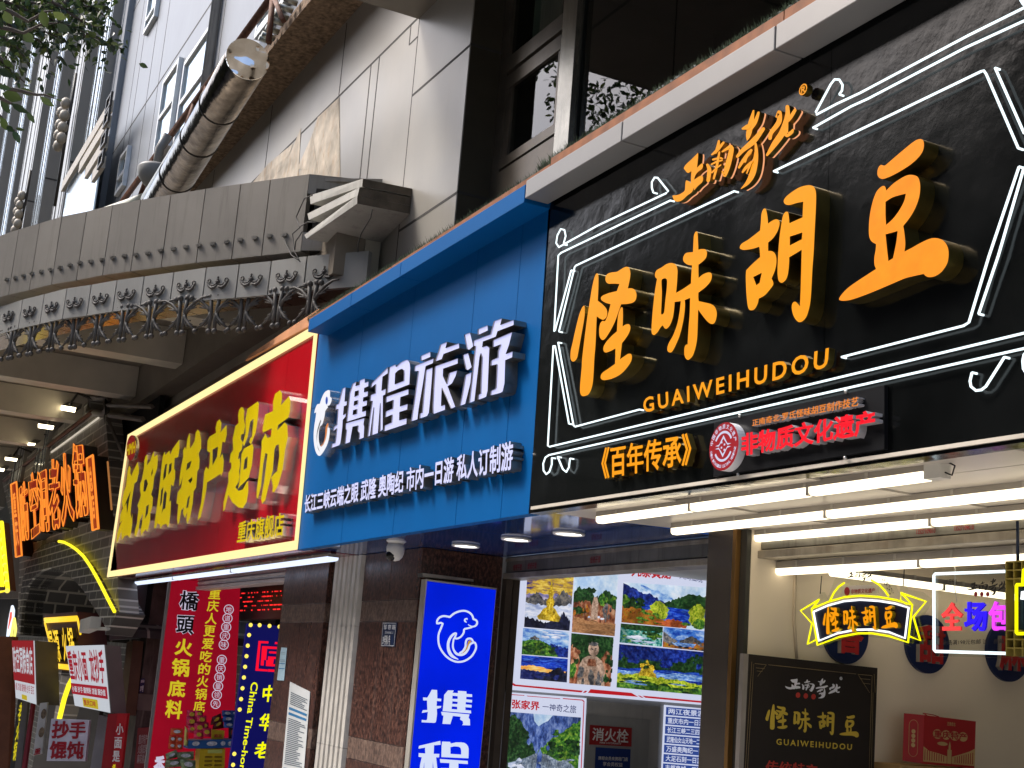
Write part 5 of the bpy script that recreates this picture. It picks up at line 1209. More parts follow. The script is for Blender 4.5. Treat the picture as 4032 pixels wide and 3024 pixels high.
photo(po, xq(L3, [(895, 722), (1168, 745), (1162, 873), (887, 845)], PX), [('teal', FULL), ('dark_green', ridge([(0, .8), (.3, .72), (.7, .7), (1, .8)], 1)), ('green', blob(.8, .5, .2, .15)), ('mist', blob(.4, .35, .25, .08)), ('mist', blob(.55, .15, .3, .06))]+scat('dark_green', 0, 1, .55, .9, 14, .07)+scat('green', 0, 1, .0, .6, 12, .05, .7)+scat('teal', .1, .8, .1, .5, 8, .06, .5)+scat('mist', .1, .9, .05, .45, 12, .05, .35))
photo(po, xq(L3, [(1172, 745), (1440, 772), (1432, 902), (1167, 875)], PX), [('sky_deep', FULL), ('grey_rock', ridge([(0, .8), (.2, .5), (.35, .35)], 0)), ('grey_rock', ridge([(.4, .4), (.7, .68), (.95, .4), (1, .4)], 0)), ('water_blue', [(.2, .3), (.9, .3), (.8, .1), (.3, .1)]), ('autumn', ridge([(0, .3), (.2, .15), (.5, .08), (1, .2)]))]+scat('grey_rock', 0, .3, .3, .55, 8, .06)+scat('night', 0, 1, 0, .15, 8, .05)+scat('autumn', .75, 1, .15, .4, 6, .06))
photo(po, xq(L3, [(262, 752), (562, 778), (552, 945), (252, 922)], PX), [('sky_blue', FULL), ('blue_hill', ridge([(.6, .5), (.8, .42), (1, .35)])), ('green', ridge([(0, .5), (.15, .6), (.4, .58), (.6, .42), (.75, .1), (.8, 0)])), ('grey_rock', [(.16, .6), (.36, .6), (.36, .66), (.3, .70), (.26, .76), (.22, .70), (.16, .66)])]+scat('dark_green', 0, .7, .1, .45, 18, .06)+scat('green', 0, .6, .25, .55, 10, .04)+scat('mist', .3, 1, .72, .95, 8, .12, .3))
photo(po, xq(L3, [(252, 927), (552, 952), (545, 1105), (242, 1080)], PX), [('deep_blue', FULL), ('sunset', ridge([(0, .55), (.25, .62), (.6, .5), (1, .45)])), ('navy', ridge([(0, .42), (.3, .38), (.6, .34), (1, .36)])), ('night', ridge([(.3, .2), (.55, .3), (.75, .55), (.85, .62), (.95, .4), (1, .5)]))]+scat('navy', .3, .8, .1, .3, 10, .06)+scat('sunset', .15, .4, .55, .6, 3, .05, .4))
photo(po, xq(L3, [(575, 785), (848, 812), (828, 1132), (560, 1110)], PX), [('dark_green', FULL), ('red_rock', ridge([(0, .75), (.12, .8), (.25, .4)])), ('red_rock', ridge([(.7, .5), (.85, .7), (1, .62)])), ('statue', [(.18, 0), (.2, .35), (.3, .52), (.42, .58), (.62, .58), (.76, .5), (.84, .3), (.85, 0)]), ('statue', blob(.54, .72, .13, .14, 18, .03)), ('grey_rock', blob(.53, .83, .12, .045, 14, .05)), ('red_rock', [(.4, .38), (.62, .38), (.6, .52), (.43, .52)]), ('green', blob(.06, .3, .08, .2))]+scat('dark_green', 0, 1, .8, 1, 16, .08)+scat('dark_green', 0, .2, .4, .8, 8, .06)+scat('red_rock', .0, .2, .2, .7, 6, .06)+scat('grey_rock', .22, .8, .0, .28, 14, .05, 2)+scat('night', .46, .50, .70, .74, 2, .02)+scat('night', .57, .61, .70, .74, 2, .02)+scat('dark_green', .82, 1, .1, .6, 10, .06))
photo(po, xq(L3, [(885, 855), (1435, 908), (1418, 1187), (867, 1137)], PX), [('blue_hill', FULL), ('dark_green', ridge([(0, .62), (.2, .6), (.35, .72), (.5, .62), (.8, .72), (1, .9)], .45)), ('deep_blue', ridge([(0, .47), (1, .5)], .28)), ('water_blue', ridge([(0, .42), (1, .42)], .3)), ('lime', ridge([(0, .32), (.3, .36), (.6, .3), (1, .24)])), ('gold', [(.24, .32), (.27, .5), (.31, .62), (.33, .72), (.36, .6), (.41, .46), (.42, .32)]), ('green', ridge([(0, .12), (.4, .18), (.7, .1), (1, .16)]))]+scat('dark_green', 0, 1, .52, .75, 26, .035, 1.8)+scat('blue_hill', 0, 1, .6, .95, 16, .06, 1.4)+scat('dark_green', .8, 1, .5, .9, 12, .04, 1.6)+scat('gold', .24, .42, .3, .62, 14, .025, 1.5)+scat('dark_green', 0, 1, 0, .25, 16, .06, .5)+scat('water_blue', 0, 1, .1, .4, 8, .08, .2)+scat('lime', 0, .8, .22, .3, 10, .04, .5))
mb = MB(); RX = Vector((.002, 0, 0))
for pts in ([(222, 420), (242, 420), (218, 685), (200, 690)], [(198, 705), (215, 690), (222, 700), (204, 720)], [(195, 735), (213, 722), (216, 738), (196, 758)], [(188, 770), (197, 770), (182, 1060), (192, 1105), (215, 1118), (650, 1158), (640, 1170), (205, 1128), (178, 1112), (170, 1060)],
            [(665, 1158), (680, 1160), (664, 1172), (648, 1170)], [(700, 1148), (965, 1172), (1008, 1198), (682, 1172)], [(1005, 1188), (1020, 1190), (1045, 1204), (1028, 1203)], [(1035, 1190), (1430, 1226), (1430, 1238), (1055, 1204)]):
    P = [onX(L3(*p), PX)+RX for p in pts]; mb.add(P, [list(range(len(P)))])
mb.build('red_frame', red_line, po)
words(po, 'lettering', '九寨黄龙', [p+RX for p in xq(L3, [(972, 330), (1224, 345), (1220, 440), (962, 418)], PX)], [red_line], None, .03)
words(po, 'lettering', '一人间仙境', [p+RX for p in xq(L3, [(1238, 396), (1430, 402), (1424, 460), (1236, 424)], PX)], [navy_ink], None, .008)
lime_ink = emat('backlit_lime', (.55, .62, .05), .9)
words(po, 'lettering', '峨眉山', [p+RX*2 for p in xq(L3, [(330, 350), (560, 365), (556, 434), (325, 436)], PX)], [lime_ink], None, .03)
# second poster
po2 = empty('travel_poster', onX(L3(100, 1650), PX), 'smaller backlit travel poster of a blue cliff gorge with stone stairs below the large poster', 'poster')
Q = xq(L3, [(138, 1165), (674, 1207), (648, 1760), (84, 1760)], PX); MB().slab(Q, (-.03, 0, 0)).build('poster_board', poster_white, po2)
mb = MB()
for pts in ([(150, 1178), (270, 1187), (270, 1191), (156, 1184), (146, 1196), (108, 1700), (102, 1700), (140, 1192)], [(285, 1190), (500, 1208), (505, 1212), (290, 1195)], [(520, 1206), (648, 1216), (660, 1226), (640, 1700), (634, 1700), (654, 1230), (645, 1222), (520, 1212)]):
    P = [onX(L3(*p), PX)+RX for p in pts]; mb.add(P, [list(range(len(P)))])
mb.build('red_frame', red_line, po2)
words(po2, 'lettering', '张家界', [p+RX for p in xq(L3, [(190, 1212), (372, 1228), (369, 1288), (187, 1274)], PX)], [red_line], None, .03)
words(po2, 'lettering', '一神奇之旅', [p+RX for p in xq(L3, [(389, 1240), (608, 1253), (606, 1306), (387, 1281)], PX)], [navy_ink], None, .006)
photo(po2, xq(L3, [(150, 1293), (637, 1332), (615, 1720), (118, 1700)], PX), [('cliff_blue', FULL), ('sky_pale', [(.36, 1), (.38, .88), (.44, .80), (.5, .86), (.56, .90), (.62, 1)]), ('dark_green', ridge([(0, .92), (.12, .98), (.3, .7), (.42, .4)])), ('green', ridge([(.45, .4), (.6, .58), (.8, .78), (1, .95)])), ('sky_pale', blob(.455, .50, .035, .055, 14, .05)), ('stair_grey', [(.1, .0), (.12, .2), (.3, .28), (.42, .36), (.56, .36), (.72, .26), (.9, .22), (1, .1), (1, 0)]), ('cliff_blue', [(.45, .36), (.48, .44), (.51, .36), (.50, 0), (.44, 0)])]+scat('dark_green', 0, .3, .3, .85, 20, .05)+scat('green', .6, 1, .35, .75, 20, .05)+scat('dark_green', .55, 1, .3, .6, 14, .05)+scat('cliff_blue', .3, .6, .45, .8, 14, .035, 2.2)+scat('mist', .0, .25, .1, .25, 6, .04)+scat('stair_grey', .1, 1, .0, .3, 12, .05, .5))
# fire hydrant cabinet
cab = empty('hydrant_cabinet', onX(L3(672, 1650), PX), 'grey hydrant cabinet door with a red sign, between the posters', 'cabinet')
cabm = mat('grey_cabinet_steel', (.33, .345, .34), .4, .1, var=.06, streak=.2)
Q = xq(L3, [(678, 1222), (1150, 1262), (1130, 1760), (655, 1760)], PX-.01); MB().slab(Q, (-.03, 0, 0)).build('frame', mat('grey_cabinet_frame', (.42, .43, .42), .45, var=.08, streak=.3), cab)
Q = xq(L3, [(672, 1310), (1085, 1345), (1066, 1760), (650, 1760)], PX); do_ = MB().slab(Q, (-.02, 0, 0)).build('door', cabm, cab)
Q = xq(L3, [(697, 1380), (968, 1400), (965, 1521), (692, 1507)], PX+.008); sg = MB().slab(Q, (-.006, 0, 0)).build('sign_plate', mat('hydrant_red', (.30, .02, .022), .4), cab)
pale = mat('pale_paint', (.72, .72, .70), .5)
words(sg, 'lettering', '消火栓', [p+RX for p in xq(L3, [(712, 1396), (948, 1410), (944, 1500), (708, 1480)], PX+.008)], [pale], None, .02)
words(sg, 'lettering', 'FIRE HYDRANT', [p+RX for p in xq(L3, [(760, 1489), (900, 1497), (899, 1508), (759, 1500)], PX+.008)], [pale], None, .01)
Q = xq(L3, [(735, 1525), (960, 1538), (952, 1740), (726, 1740)], PX+.008)
nb = empty('notice_board', Q[3], 'dark blue membership notice with white print on the hydrant cabinet door', 'notice')
MB().slab(Q, (-.006, 0, 0)).build('sheet', mat('notice_blue', (.012, .035, .17), .35), nb)
words(nb, 'lettering', '携程会员来携程门店', [p+RX for p in xq(L3, [(750, 1582), (942, 1590), (940, 1616), (749, 1606)], PX+.008)], [pale], None, .015)
words(nb, 'lettering', '享会员权益', [p+RX for p in xq(L3, [(780, 1618), (908, 1625), (906, 1652), (778, 1646)], PX+.008)], [pale], None, .015)
# list of tours
ls = empty('price_list', onX(L3(1165, 1700), PX), 'backlit white list board with blue rows of tour names beside the hydrant cabinet', 'sign board')
Q = xq(L3, [(1182, 1250), (1445, 1275), (1425, 1760), (1160, 1760)], PX); MB().slab(Q, (-.02, 0, 0)).build('board', poster_white, ls)
row_m = emat('backlit_row_blue', (.03, .07, .30), .9)
rows = ['两江夜景游', '重庆市内一日游', '长江三峡二三四日', '武隆仙女山天地一二日', '万盛奥陶纪一日', '大足石刻一日游', '丰都鬼城一日游']
for i, tx in enumerate(rows):
    y0 = 1263+61*i; x0 = 1190-3.4*i
    Q = [p+RX for p in xq(L3, [(x0, y0), (1452-3.4*i, y0+21), (1450-3.4*i, y0+74), (x0-2, y0+52)], PX)]
    o = MB().slab(Q, (-.001, 0, 0)).build('row', row_m, ls)
    f = bil(Q); words(o, 'lettering', tx, [p+RX for p in (f(.05, .88), f(.95, .88), f(.95, .14), f(.05, .14))], [poster_white], None, .02)
tag(MB().slab(xq(L3, [(655, 1160), (1182, 1210), (1160, 1760), (640, 1760)], PX-.045), (-.02, 0, 0)).build('wall_panel', grey_wall), 'grey wall panel behind the hydrant cabinet', 'wall panel')

# ================================================================= inside the bean shop
BX = wx+.004
disc_b = mat('navy_disc', (.008, .018, .075), .35); disc_r = mat('red_disc_letter', (.36, .02, .022), .35); grey_ret = mat('grey_return', (.25, .22, .2), .5)
for ch, lab, c_, bot, rx_, top in (('香', 'navy disc with a red character half hidden by the neon ribbon sign', (862, 800), 985, 170, 610), ('甜', 'middle navy disc with a red character on the beige wall', (1390, 855), 1047, 170, 668), ('麻', 'navy disc with a red character nearest the right edge on the beige wall', (1912, 905), 1100, 178, 712)):
    c = onX(L4(*c_), BX); r = (onX(L4(c_[0], top), BX).z-onX(L4(c_[0], bot), BX).z)/2; c.z = (onX(L4(c_[0], top), BX).z+onX(L4(c_[0], bot), BX).z)/2
    o = empty('wall_disc', c, lab, 'disc', 'navy character discs on the shop wall')
    MB().prism([(BX, c.y+r*math.cos(a), c.z+r*math.sin(a)) for a in [2*math.pi*i/48 for i in range(48)]], (.03, 0, 0)).build('disc', disc_b, o)
    w_ = r*.62; xf = BX+.075
    words(o, 'character', ch, [Vector((xf, c.y-w_, c.z+w_*1.05)), Vector((xf, c.y+w_, c.z+w_*1.05)), Vector((xf, c.y+w_, c.z-w_*1.05)), Vector((xf, c.y-w_, c.z-w_*1.05))], [disc_r, grey_ret], (-.045, 0, 0), .035)
tag(MB().tube([onX(L4(545, 380), BX+.01), onX(L4(538, 700), BX+.012), onX(L4(555, 950), BX+.01)], .012, 8).build('cable_duct', mat('beige_cable', (.5, .42, .32), .6)), 'thin beige cable running down the shop wall', 'cable')
# black poster board
q = xq(L4, [(243, 920), (1079, 1011), (1052, 1780), (205, 1760)], BX+.14)
bpst = empty('menu_board', q[3], 'black board with yellow and white brush characters leaning on the beige wall', 'board')
MB().slab(q, (-.05, 0, 0)).build('board', mat('matt_black_board', (.016, .012, .010), .55), bpst)
MB().slab([q[0]+Vector((.001, -.045, 0)), q[0]+Vector((.001, 0, 0)), q[3]+Vector((.001, 0, 0)), q[3]+Vector((.001, -.045, 0))], (-.05, 0, 0)).build('edge', mat('grey_board_edge', (.22, .20, .18), .5), bpst)
GX = Vector((.003, 0, 0)); bw_print = mat('white_board_print', (.74, .75, .85), .5); y_print = mat('yellow_board_print', (.55, .40, .05), .4); r_print = mat('red_board_print', (.40, .04, .03), .5); g_line = mat('gold_board_line', (.22, .16, .08), .5)
reuse('zheng', [p+GX for p in xq(L4, [(480, 1045), (838, 1095), (834, 1225), (476, 1178)], BX+.14)], [bw_print], bpst, 'lettering')
words(bpst, 'registered_mark', '®', [p+GX for p in xq(L4, [(832, 1067), (850, 1069), (849, 1090), (831, 1088)], BX+.14)], [bw_print], None, .02)
reuse('bean', [p+GX for p in xq(L4, [(352, 1240), (958, 1312), (955, 1478), (350, 1405)], BX+.14)], [y_print], bpst, 'lettering')
words(bpst, 'lettering', 'GUAIWEIHUDOU', [p+GX for p in xq(L4, [(422, 1468), (912, 1505), (910, 1543), (421, 1508)], BX+.14)], [y_print], None, .02, spacing=1.35)
words(bpst, 'lettering', '传统特产', [p+GX for p in xq(L4, [(352, 1606), (690, 1636), (686, 1735), (350, 1705)], BX+.14)], [r_print], None, .02)
mb = MB(); 
for i, ch in enumerate('重庆货'):
    cx, cy = 562+50*i, 1187+5*i
    P = [onX(L4(cx+15*math.cos(a), cy+18*math.sin(a)), BX+.14)+GX for a in [2*math.pi*k/16 for k in range(16)]]; MB().add(P, [list(range(16))]).build('red_seal', r_print, bpst)
mb = MB()
def ln(cr, a, b, w, x):
    A_, B_ = onX(cr(*a), x)+GX, onX(cr(*b), x)+GX; mb.tube([A_, B_], w, 4)
for a, b in (((262, 970), (218, 1700)), ((275, 985), (232, 1700)), ((282, 982), (356, 990)), ((356, 990), (300, 1065)), ((290, 1010), (345, 1015)), ((295, 1030), (330, 1034)), ((370, 990), (938, 1050)), ((950, 1052), (1040, 1060)), ((955, 1060), (1025, 1170)), ((965, 1080), (1030, 1086)), ((985, 1110), (1030, 1115)), ((1042, 1060), (1022, 1700)), ((1055, 1050), (1062, 1170)), ((1048, 1170), (1036, 1700))): ln(L4, a, b, .0022, BX+.14)
mb.build('gold_border', g_line, bpst)
# gift box on a carton
red_card = mat('red_gift_card', (.36, .018, .022), .4, var=.05); gold_card = mat('gold_foil_print', (.52, .36, .16), .45, .2)
GBX = BX+.28
fq = xq(L4, [(1380, 1316), (1716, 1357), (1706, 1662), (1372, 1632)], GBX)
gb = empty('gift_box', fq[3], 'red gift carton with gold roof print and round gold seals standing on a brown carton', 'gift box')
lt = onX(L4(1250, 1304), GBX-.05); lb_ = onX(L4(1240, 1612), GBX-.05)
dv = Vector((-.17, 0, 0))
MB().hexa([fq[3], fq[2], fq[2]+dv, lb_, fq[0], fq[1], fq[1]+dv, lt]).build('carton', red_card, gb)
f = bil([p+Vector((.003, 0, 0)) for p in fq]); mb = MB()
for i in range(4):
    c = (.26+.165*i, .64); mb.add([f(c[0]+.088*math.cos(a), c[1]+.10*math.sin(a)) for a in [2*math.pi*k/20 for k in range(20)]], [list(range(20))])
for pts in ([(0, .36), (.1, .28), (.3, .24), (.45, .20), (.45, .05), (0, .05)], [(.55, .2), (.7, .26), (.88, .34), (1, .42), (1, .05), (.55, .05)], [(.46, .05), (.46, .34), (.48, .34), (.48, .42), (.5, .52), (.52, .42), (.52, .34), (.54, .34), (.54, .05)]): mb.add([f(*p) for p in pts], [list(range(len(pts)))])
mb.add([f(.36+.1*math.cos(a), .45+.04*math.sin(a)) for a in [2*math.pi*k/14 for k in range(14)]], [list(range(14))]); mb.build('gold_print', gold_card, gb)
words(gb, 'lettering', '重庆特产', [f(.19, .72)+Vector((.003, 0, 0)), f(.82, .72)+Vector((.003, 0, 0)), f(.82, .56)+Vector((.003, 0, 0)), f(.19, .56)+Vector((.003, 0, 0))], [red_card], None, .03)
words(gb, 'lettering', '正南奇北', [f(.44, .92), f(.60, .92), f(.60, .84), f(.44, .84)], [gold_card], None, .02)
roofm = MB()
for k in range(9): roofm.quad(f(.02+.045*k, .30-.012*k), f(.035+.045*k, .30-.012*k), f(.035+.045*k, .08), f(.02+.045*k, .08)); roofm.quad(f(.60+.043*k, .20+.016*k), f(.615+.043*k, .20+.016*k), f(.615+.043*k, .08), f(.60+.043*k, .08))
roofm.v = [(x+.002, y, z) for x, y, z in roofm.v]; roofm.build('print_lines', red_card, gb)['kind'] = 'stuff'
f2 = bil([lt+Vector((.002, -.002, 0)), fq[0]+Vector((.002, -.002, 0)), fq[3]+Vector((.002, -.002, 0)), lb_+Vector((.002, -.002, 0))]); mb = MB()
mb.tube([f2(.5+.22*math.cos(a)*(1), .5+(.27 if math.sin(a) > 0 else -.27)+.11*math.sin(a)) for a in [2*math.pi*k/24 for k in range(24)]], .002, 4, close=True)
for k in range(4): mb.add([f2(.5+.10*math.cos(a), .64-.095*k+.045*math.sin(a)) for a in [2*math.pi*j/12 for j in range(12)]], [list(range(12))])
mb.build('gold_print', gold_card, gb)
MB().tube([f(.05, 1.0), f(.06, 1.04)+Vector((-.05, 0, 0)), f(.26, 1.03)+Vector((-.05, 0, 0)), f(.28, 1.0)], .004, 6).build('handle', red_card, gb)
cz = min(fq[3].z, fq[2].z, lb_.z)
ca = onZ(L4(1112, 1602), cz-.004); 
ctn = empty('carton', (GBX, fq[3].y, cz-.3), 'brown cardboard carton under the red gift carton', 'carton')
MB().box(GBX-.34, GBX+.05, fq[3].y-.28, fq[2].y+.06, cz-.36, cz-.004).build('box', mat('brown_card', (.36, .23, .10), .7, var=.1), ctn, .004)
MB().box(GBX+.05, GBX+.053, fq[3].y+.0, fq[3].y+.10, cz-.12, cz-.05).build('label_sticker', pale, ctn)
tag(MB().box(wx, GBX+.4, fq[3].y-.8, fq[2].y+1.4, .14, cz-.364).build('shop_counter', mat('counter_wood', (.30, .2, .1), .5)), 'wooden counter along the beige wall under the cartons', 'counter')
# hanging acrylic neon ribbon sign
NY = 6.95
clear = glass_mat('clear_acrylic', (.93, .95, .93)); neon_y = emat('yellow_neon', (1.0, .95, .0), 1.35); neon_w2 = emat('white_neon_soft', (.95, .98, 1.0), 1.6)
hn = empty('neon_sign', onY(L4(985, 860), NY), 'hanging acrylic ribbon sign outlined in yellow neon with orange characters', 'neon sign')
def yl(cr, pts, y=NY, d=0): return [onY(cr(*p), y)+Vector((0, d, 0)) for p in pts]
outline = [(270, 1225), (290, 1195), (420, 1115), (440, 1065), (470, 1065), (500, 1120), (560, 960), (620, 880), (700, 840), (800, 835), (900, 840), (1000, 895), (1080, 980), (1125, 1085), (1135, 1010), (1165, 985), (1195, 1040), (1330, 1065), (1400, 1120), (1400, 1165), (1320, 1290), (1360, 1480), (1340, 1520), (1240, 1510), (1225, 1540), (1200, 1525), (1000, 1470), (820, 1450), (640, 1480), (440, 1555), (420, 1545), (410, 1530), (340, 1550), (322, 1530), (350, 1340)]
MB().prism(yl(C4, outline), (0, .008, 0)).build('acrylic_plate', clear, hn)
mb = MB()
navy_back = mat('navy_back_plate', (.012, .016, .04), .35)
MB().prism(yl(C4, [(388, 1240), (520, 1180), (660, 1150), (800, 1140), (960, 1150), (1100, 1175), (1235, 1225), (1200, 1470), (1050, 1420), (900, 1395), (760, 1395), (600, 1430), (430, 1500)], NY, -.006), (0, .004, 0)).build('back_plate', navy_back, hn)
for pts in ([(375, 1210), (520, 1150), (660, 1110), (800, 1098), (960, 1108), (1110, 1135), (1252, 1178), (1215, 1505), (1050, 1450), (900, 1425), (780, 1425), (620, 1455), (425, 1528), (375, 1215)], [(440, 1130), (278, 1228), (378, 1338), (340, 1520), (415, 1480)], [(440, 1130), (385, 1205)],
            [(1205, 1170), (1150, 1140), (1155, 1070), (1200, 1090), (1372, 1148), (1262, 1282), (1322, 1490), (1225, 1450)], [(1155, 1075), (1210, 1130), (1252, 1178)], [(535, 1138), (570, 1070), (610, 1020), (660, 985)], [(895, 962), (960, 1000), (1010, 1050), (1045, 1100)]):
    MB().tube(yl(C4, pts, NY, -.014), .0075, 8).build('neon_tube', neon_y, hn)
MB().tube(yl(C4, [(392, 1238), (520, 1182), (660, 1145), (800, 1133), (960, 1143), (1100, 1165), (1222, 1202), (1190, 1468), (1050, 1415), (900, 1392), (760, 1394), (600, 1426), (440, 1490), (392, 1240)], NY, -.016), .0075, 8).build('neon_tube', neon_w2, hn)
reuse('bean', yl(C4, [(458, 1190), (1092, 1168), (1120, 1400), (462, 1435)], NY-.045), [orange_face, mat('amber_return', (.45, .33, .02), .3, .6), peach_rim], hn, 'characters', (0, -.001, 0), (0, .032, 0))
print_k = mat('black_print', (.02, .018, .016), .6); print_r = mat('red_print', (.30, .02, .03), .5)
reuse('zheng', yl(C4, [(668, 872), (902, 865), (900, 975), (668, 962)], NY-.002), [print_k], hn, 'lettering', (0, -.001, 0))
MB().slab(yl(C4, [(630, 1010), (942, 1000), (940, 1080), (622, 1102)], NY-.003), (0, .002, 0)).build('sticker', mat('sticker_pale', (.55, .50, .46), .5), hn)
words(hn, 'lettering', '非物质文化遗产', yl(C4, [(705, 1040), (915, 1028), (912, 1072), (703, 1082)], NY-.006), [print_r], None, .02)
mb = MB(); P = yl(C4, [(670+24*math.cos(a), 1058+38*math.sin(a)) for a in [2*math.pi*k/24 for k in range(24)]], NY-.006); mb.add(P, [list(range(24))]); mb.build('emblem', print_r, hn)
words(hn, 'lettering', '百年传承', yl(C4, [(965, 945), (1000, 925), (1085, 1075), (1050, 1095)], NY-.003), [print_k], None, 0)
for u, v in ((437, 1080), (1160, 1010)):
    p = onY(C4(u, v), NY); MB().tube([p, p+Vector((0, .01, .14))], .004, 5).build('hanger', wire, hn)
# acrylic sign with neon frame
an = empty('neon_sign', onY(C4(1430, 1600), NY), 'clear acrylic sign with a white neon frame and red, blue and violet neon characters', 'neon sign')
MB().slab(yl(C4, [(1418, 868), (2230, 836), (2230, 1640), (1418, 1622)]), (0, .008, 0)).build('acrylic_plate', clear, an)
MB().tube(yl(C4, [(2230, 880), (1450, 908), (1440, 920), (1442, 1570), (1452, 1582), (2230, 1605)], NY, -.014), .010, 8).build('neon_tube', neon_white, an)
for ch, q, c in (('全', [(1490, 1155), (1675, 1150), (1672, 1398), (1486, 1400)], (1.0, .06, .06)), ('场', [(1688, 1150), (1888, 1148), (1885, 1410), (1688, 1400)], (.03, .01, 1.0)), ('包', [(1900, 1145), (2090, 1140), (2085, 1400), (1898, 1402)], (.85, .06, 1.0))):
    words(an, 'neon_character', ch, yl(C4, q, NY-.03), [emat('neon_'+ch, c, 1.25), emat('neon_s'+ch, tuple(x*.55 for x in c), 1.0)], (0, .016, 0), .035)
reuse('zheng', yl(C4, [(1715, 960), (2072, 935), (2072, 1105), (1715, 1075)], NY-.002), [print_k], an, 'lettering', (0, -.001, 0))
words(an, 'lettering', '中国邮政', yl(C4, [(1532, 953), (1628, 950), (1628, 978), (1532, 982)], NY-.002), [print_k], None, .02)
words(an, 'lettering', 'CHINA POST', yl(C4, [(1530, 986), (1627, 983), (1627, 1000), (1530, 1003)], NY-.002), [print_k], None, .02)
words(an, 'lettering', '全场满198元包邮 注：西藏', yl(C4, [(1500, 1482), (2040, 1470), (2040, 1512), (1500, 1528)], NY-.002), [print_k], None, .012)
for i in range(3):
    P = yl(C4, [(1792+52*i+16*math.cos(a), 1083+22*math.sin(a)) for a in [2*math.pi*k/16 for k in range(16)]], NY-.002); MB().add(P, [list(range(16))]).build('red_seal', print_r, an)
MB().tube([onY(C4(1600, 835), NY), onY(C4(1612, 860), NY-.01), onY(C4(1610, 1040), NY-.015), onY(C4(1628, 1150), NY-.015)], .003, 4).build('cord', mat('clear_cord', (.5, .5, .45), .4), an)
# lattice framed sign at the right edge
LY = 6.5
la = empty('lattice_sign', onY(C4(2130, 1640), LY), 'olive lattice framed hanging sign with yellow neon at the right edge of the shop', 'hanging sign')
olive = mat('olive_lattice', (.28, .22, .05), .5, var=.1)
x0 = onY(C4(2050, 1200), LY).x; s_ = onY(C4(2122, 1200), LY).x-onY(C4(2050, 1200), LY).x; s_ = abs(s_)*.96
ztop = onY(C4(2060, 795), LY).z; zbot = onY(C4(2060, 1620), LY).z
rows_ = 11; dz = (ztop-zbot)/rows_; mb = MB()
def cell(i, j):
    return (j < 3 and (i < 2 if j > 0 else i < 2)) or (j > 7 and i < 2) or (i >= 2 and (j < 1 or j > 9)) or (j in (3,) and i == 0) or (j == 7 and i == 0)
wbar = s_*.14
for j in range(rows_):
    for i in range(9):
        full = (j < 3 or j >= 8)
        if (i < 2 and full) or (i >= 2 and (j < 2 or j >= 9)):
            xa = x0+i*s_; zb_ = ztop-(j+1)*dz
            mb.box(xa, xa+wbar, LY, LY+.07, zb_, zb_+dz-.0005).box(xa+wbar, xa+s_-.0005, LY, LY+.07, zb_+dz-wbar, zb_+dz-.0005)
mb.box(x0, x0+wbar, LY+.001, LY+.069, zbot+dz*3, ztop-dz*3).build('lattice', olive, la)
MB().box(x0+wbar, x0+9*s_, LY+.10, LY+.12, zbot, ztop).build('board', mat('slate_blue_board', (.03, .075, .13), .4), la)
MB().box(x0, x0+9*s_, LY+.075, LY+.098, zbot, ztop).build('olive_back', mat('dark_olive', (.10, .085, .015), .6), la) if False else None
MB().box(x0+s_*.55, x0+s_*1.3, LY+.06, LY+.10, zbot+dz*3.1, ztop-dz*3.1).build('side_tablet', mat('tablet_blue', (.03, .06, .11), .4), la)
words(la, 'lettering', '怪\n味\n胡\n豆', [Vector((x0+s_*.72, LY+.055, ztop-dz*3.6)), Vector((x0+s_*1.12, LY+.055, ztop-dz*3.6)), Vector((x0+s_*1.12, LY+.055, zbot+dz*3.6)), Vector((x0+s_*.72, LY+.055, zbot+dz*3.6))], [print_k], None, 0, align='CENTER')
for pts, m in (([(2230, 1000), (2150, 1000), (2146, 1010), (2146, 1420), (2152, 1426), (2230, 1426)], neon_y), ([(2230, 860), (2210, 870), (2200, 1000)], neon_y), ([(2230, 1066), (2200, 1066), (2195, 1130)], neon_w2)):
    MB().tube(yl(C4, pts, LY-.02), .010, 8).build('neon_tube', m, la)
p = Vector((x0+s_, LY+.04, ztop)); MB().tube([p, p+Vector((0, 0, .25))], .01, 8).build('hanger', mat('navy_hanger', (.01, .02, .05), .5), la)
# ================================================================= red shop: side poster, light signs, snacks
RXP = -24.5
def shade(q, d): return [p+Vector(d) for p in q]
rp = empty('shop_poster', onX(L1(960, 1650), RXP), 'tall red poster with yellow and outlined characters on the side wall of the red shop', 'poster')
red_pr = emat('red_poster_vinyl', (.40, .004, .02), .6, (.3, .01, .02), var=.06); yel_pr = emat('yellow_poster_print', (.72, .60, .02), .8, (.5, .4, .02)); wht_pr = emat('white_poster_print', (.66, .62, .80), .8, (.5, .5, .5)); blk_pr = mat('black_poster_print', (.012, .012, .015), .5)
Q = [onX(L1(1112, 440), RXP), onX(L1(1560, 440), RXP), onX(L1(1500, 1760), RXP), onX(L1(940, 1760), RXP)]
MB().slab(Q, (-.05, 0, 0)).build('board', red_pr, rp)
MB().slab([onX(L1(1095, 440), RXP+.01), onX(L1(1112, 440), RXP+.01), onX(L1(945, 1760), RXP+.01), onX(L1(925, 1760), RXP+.01)], (-.06, 0, 0)).build('edge_strip', mat('grey_edge_strip', (.22, .21, .2), .5), rp)
RO = Vector((.004, 0, 0))
def rq(pts, k=1): return [onX(L1(*p), RXP)+RO*k for p in pts]
for ch, q in (('橋', [(1166, 505), (1298, 518), (1285, 645), (1155, 632)]), ('頭', [(1145, 665), (1268, 672), (1255, 800), (1135, 788)])):
    words(rp, 'lettering', ch, rq(q, 1), [wht_pr], None, .07); words(rp, 'lettering', ch, rq([(a+3*(1 if a < 1220 else -1), b+3*(1 if b < (580 if ch == '橋' else 735) else -1)) for a, b in q], 2.2), [blk_pr], None, .025)
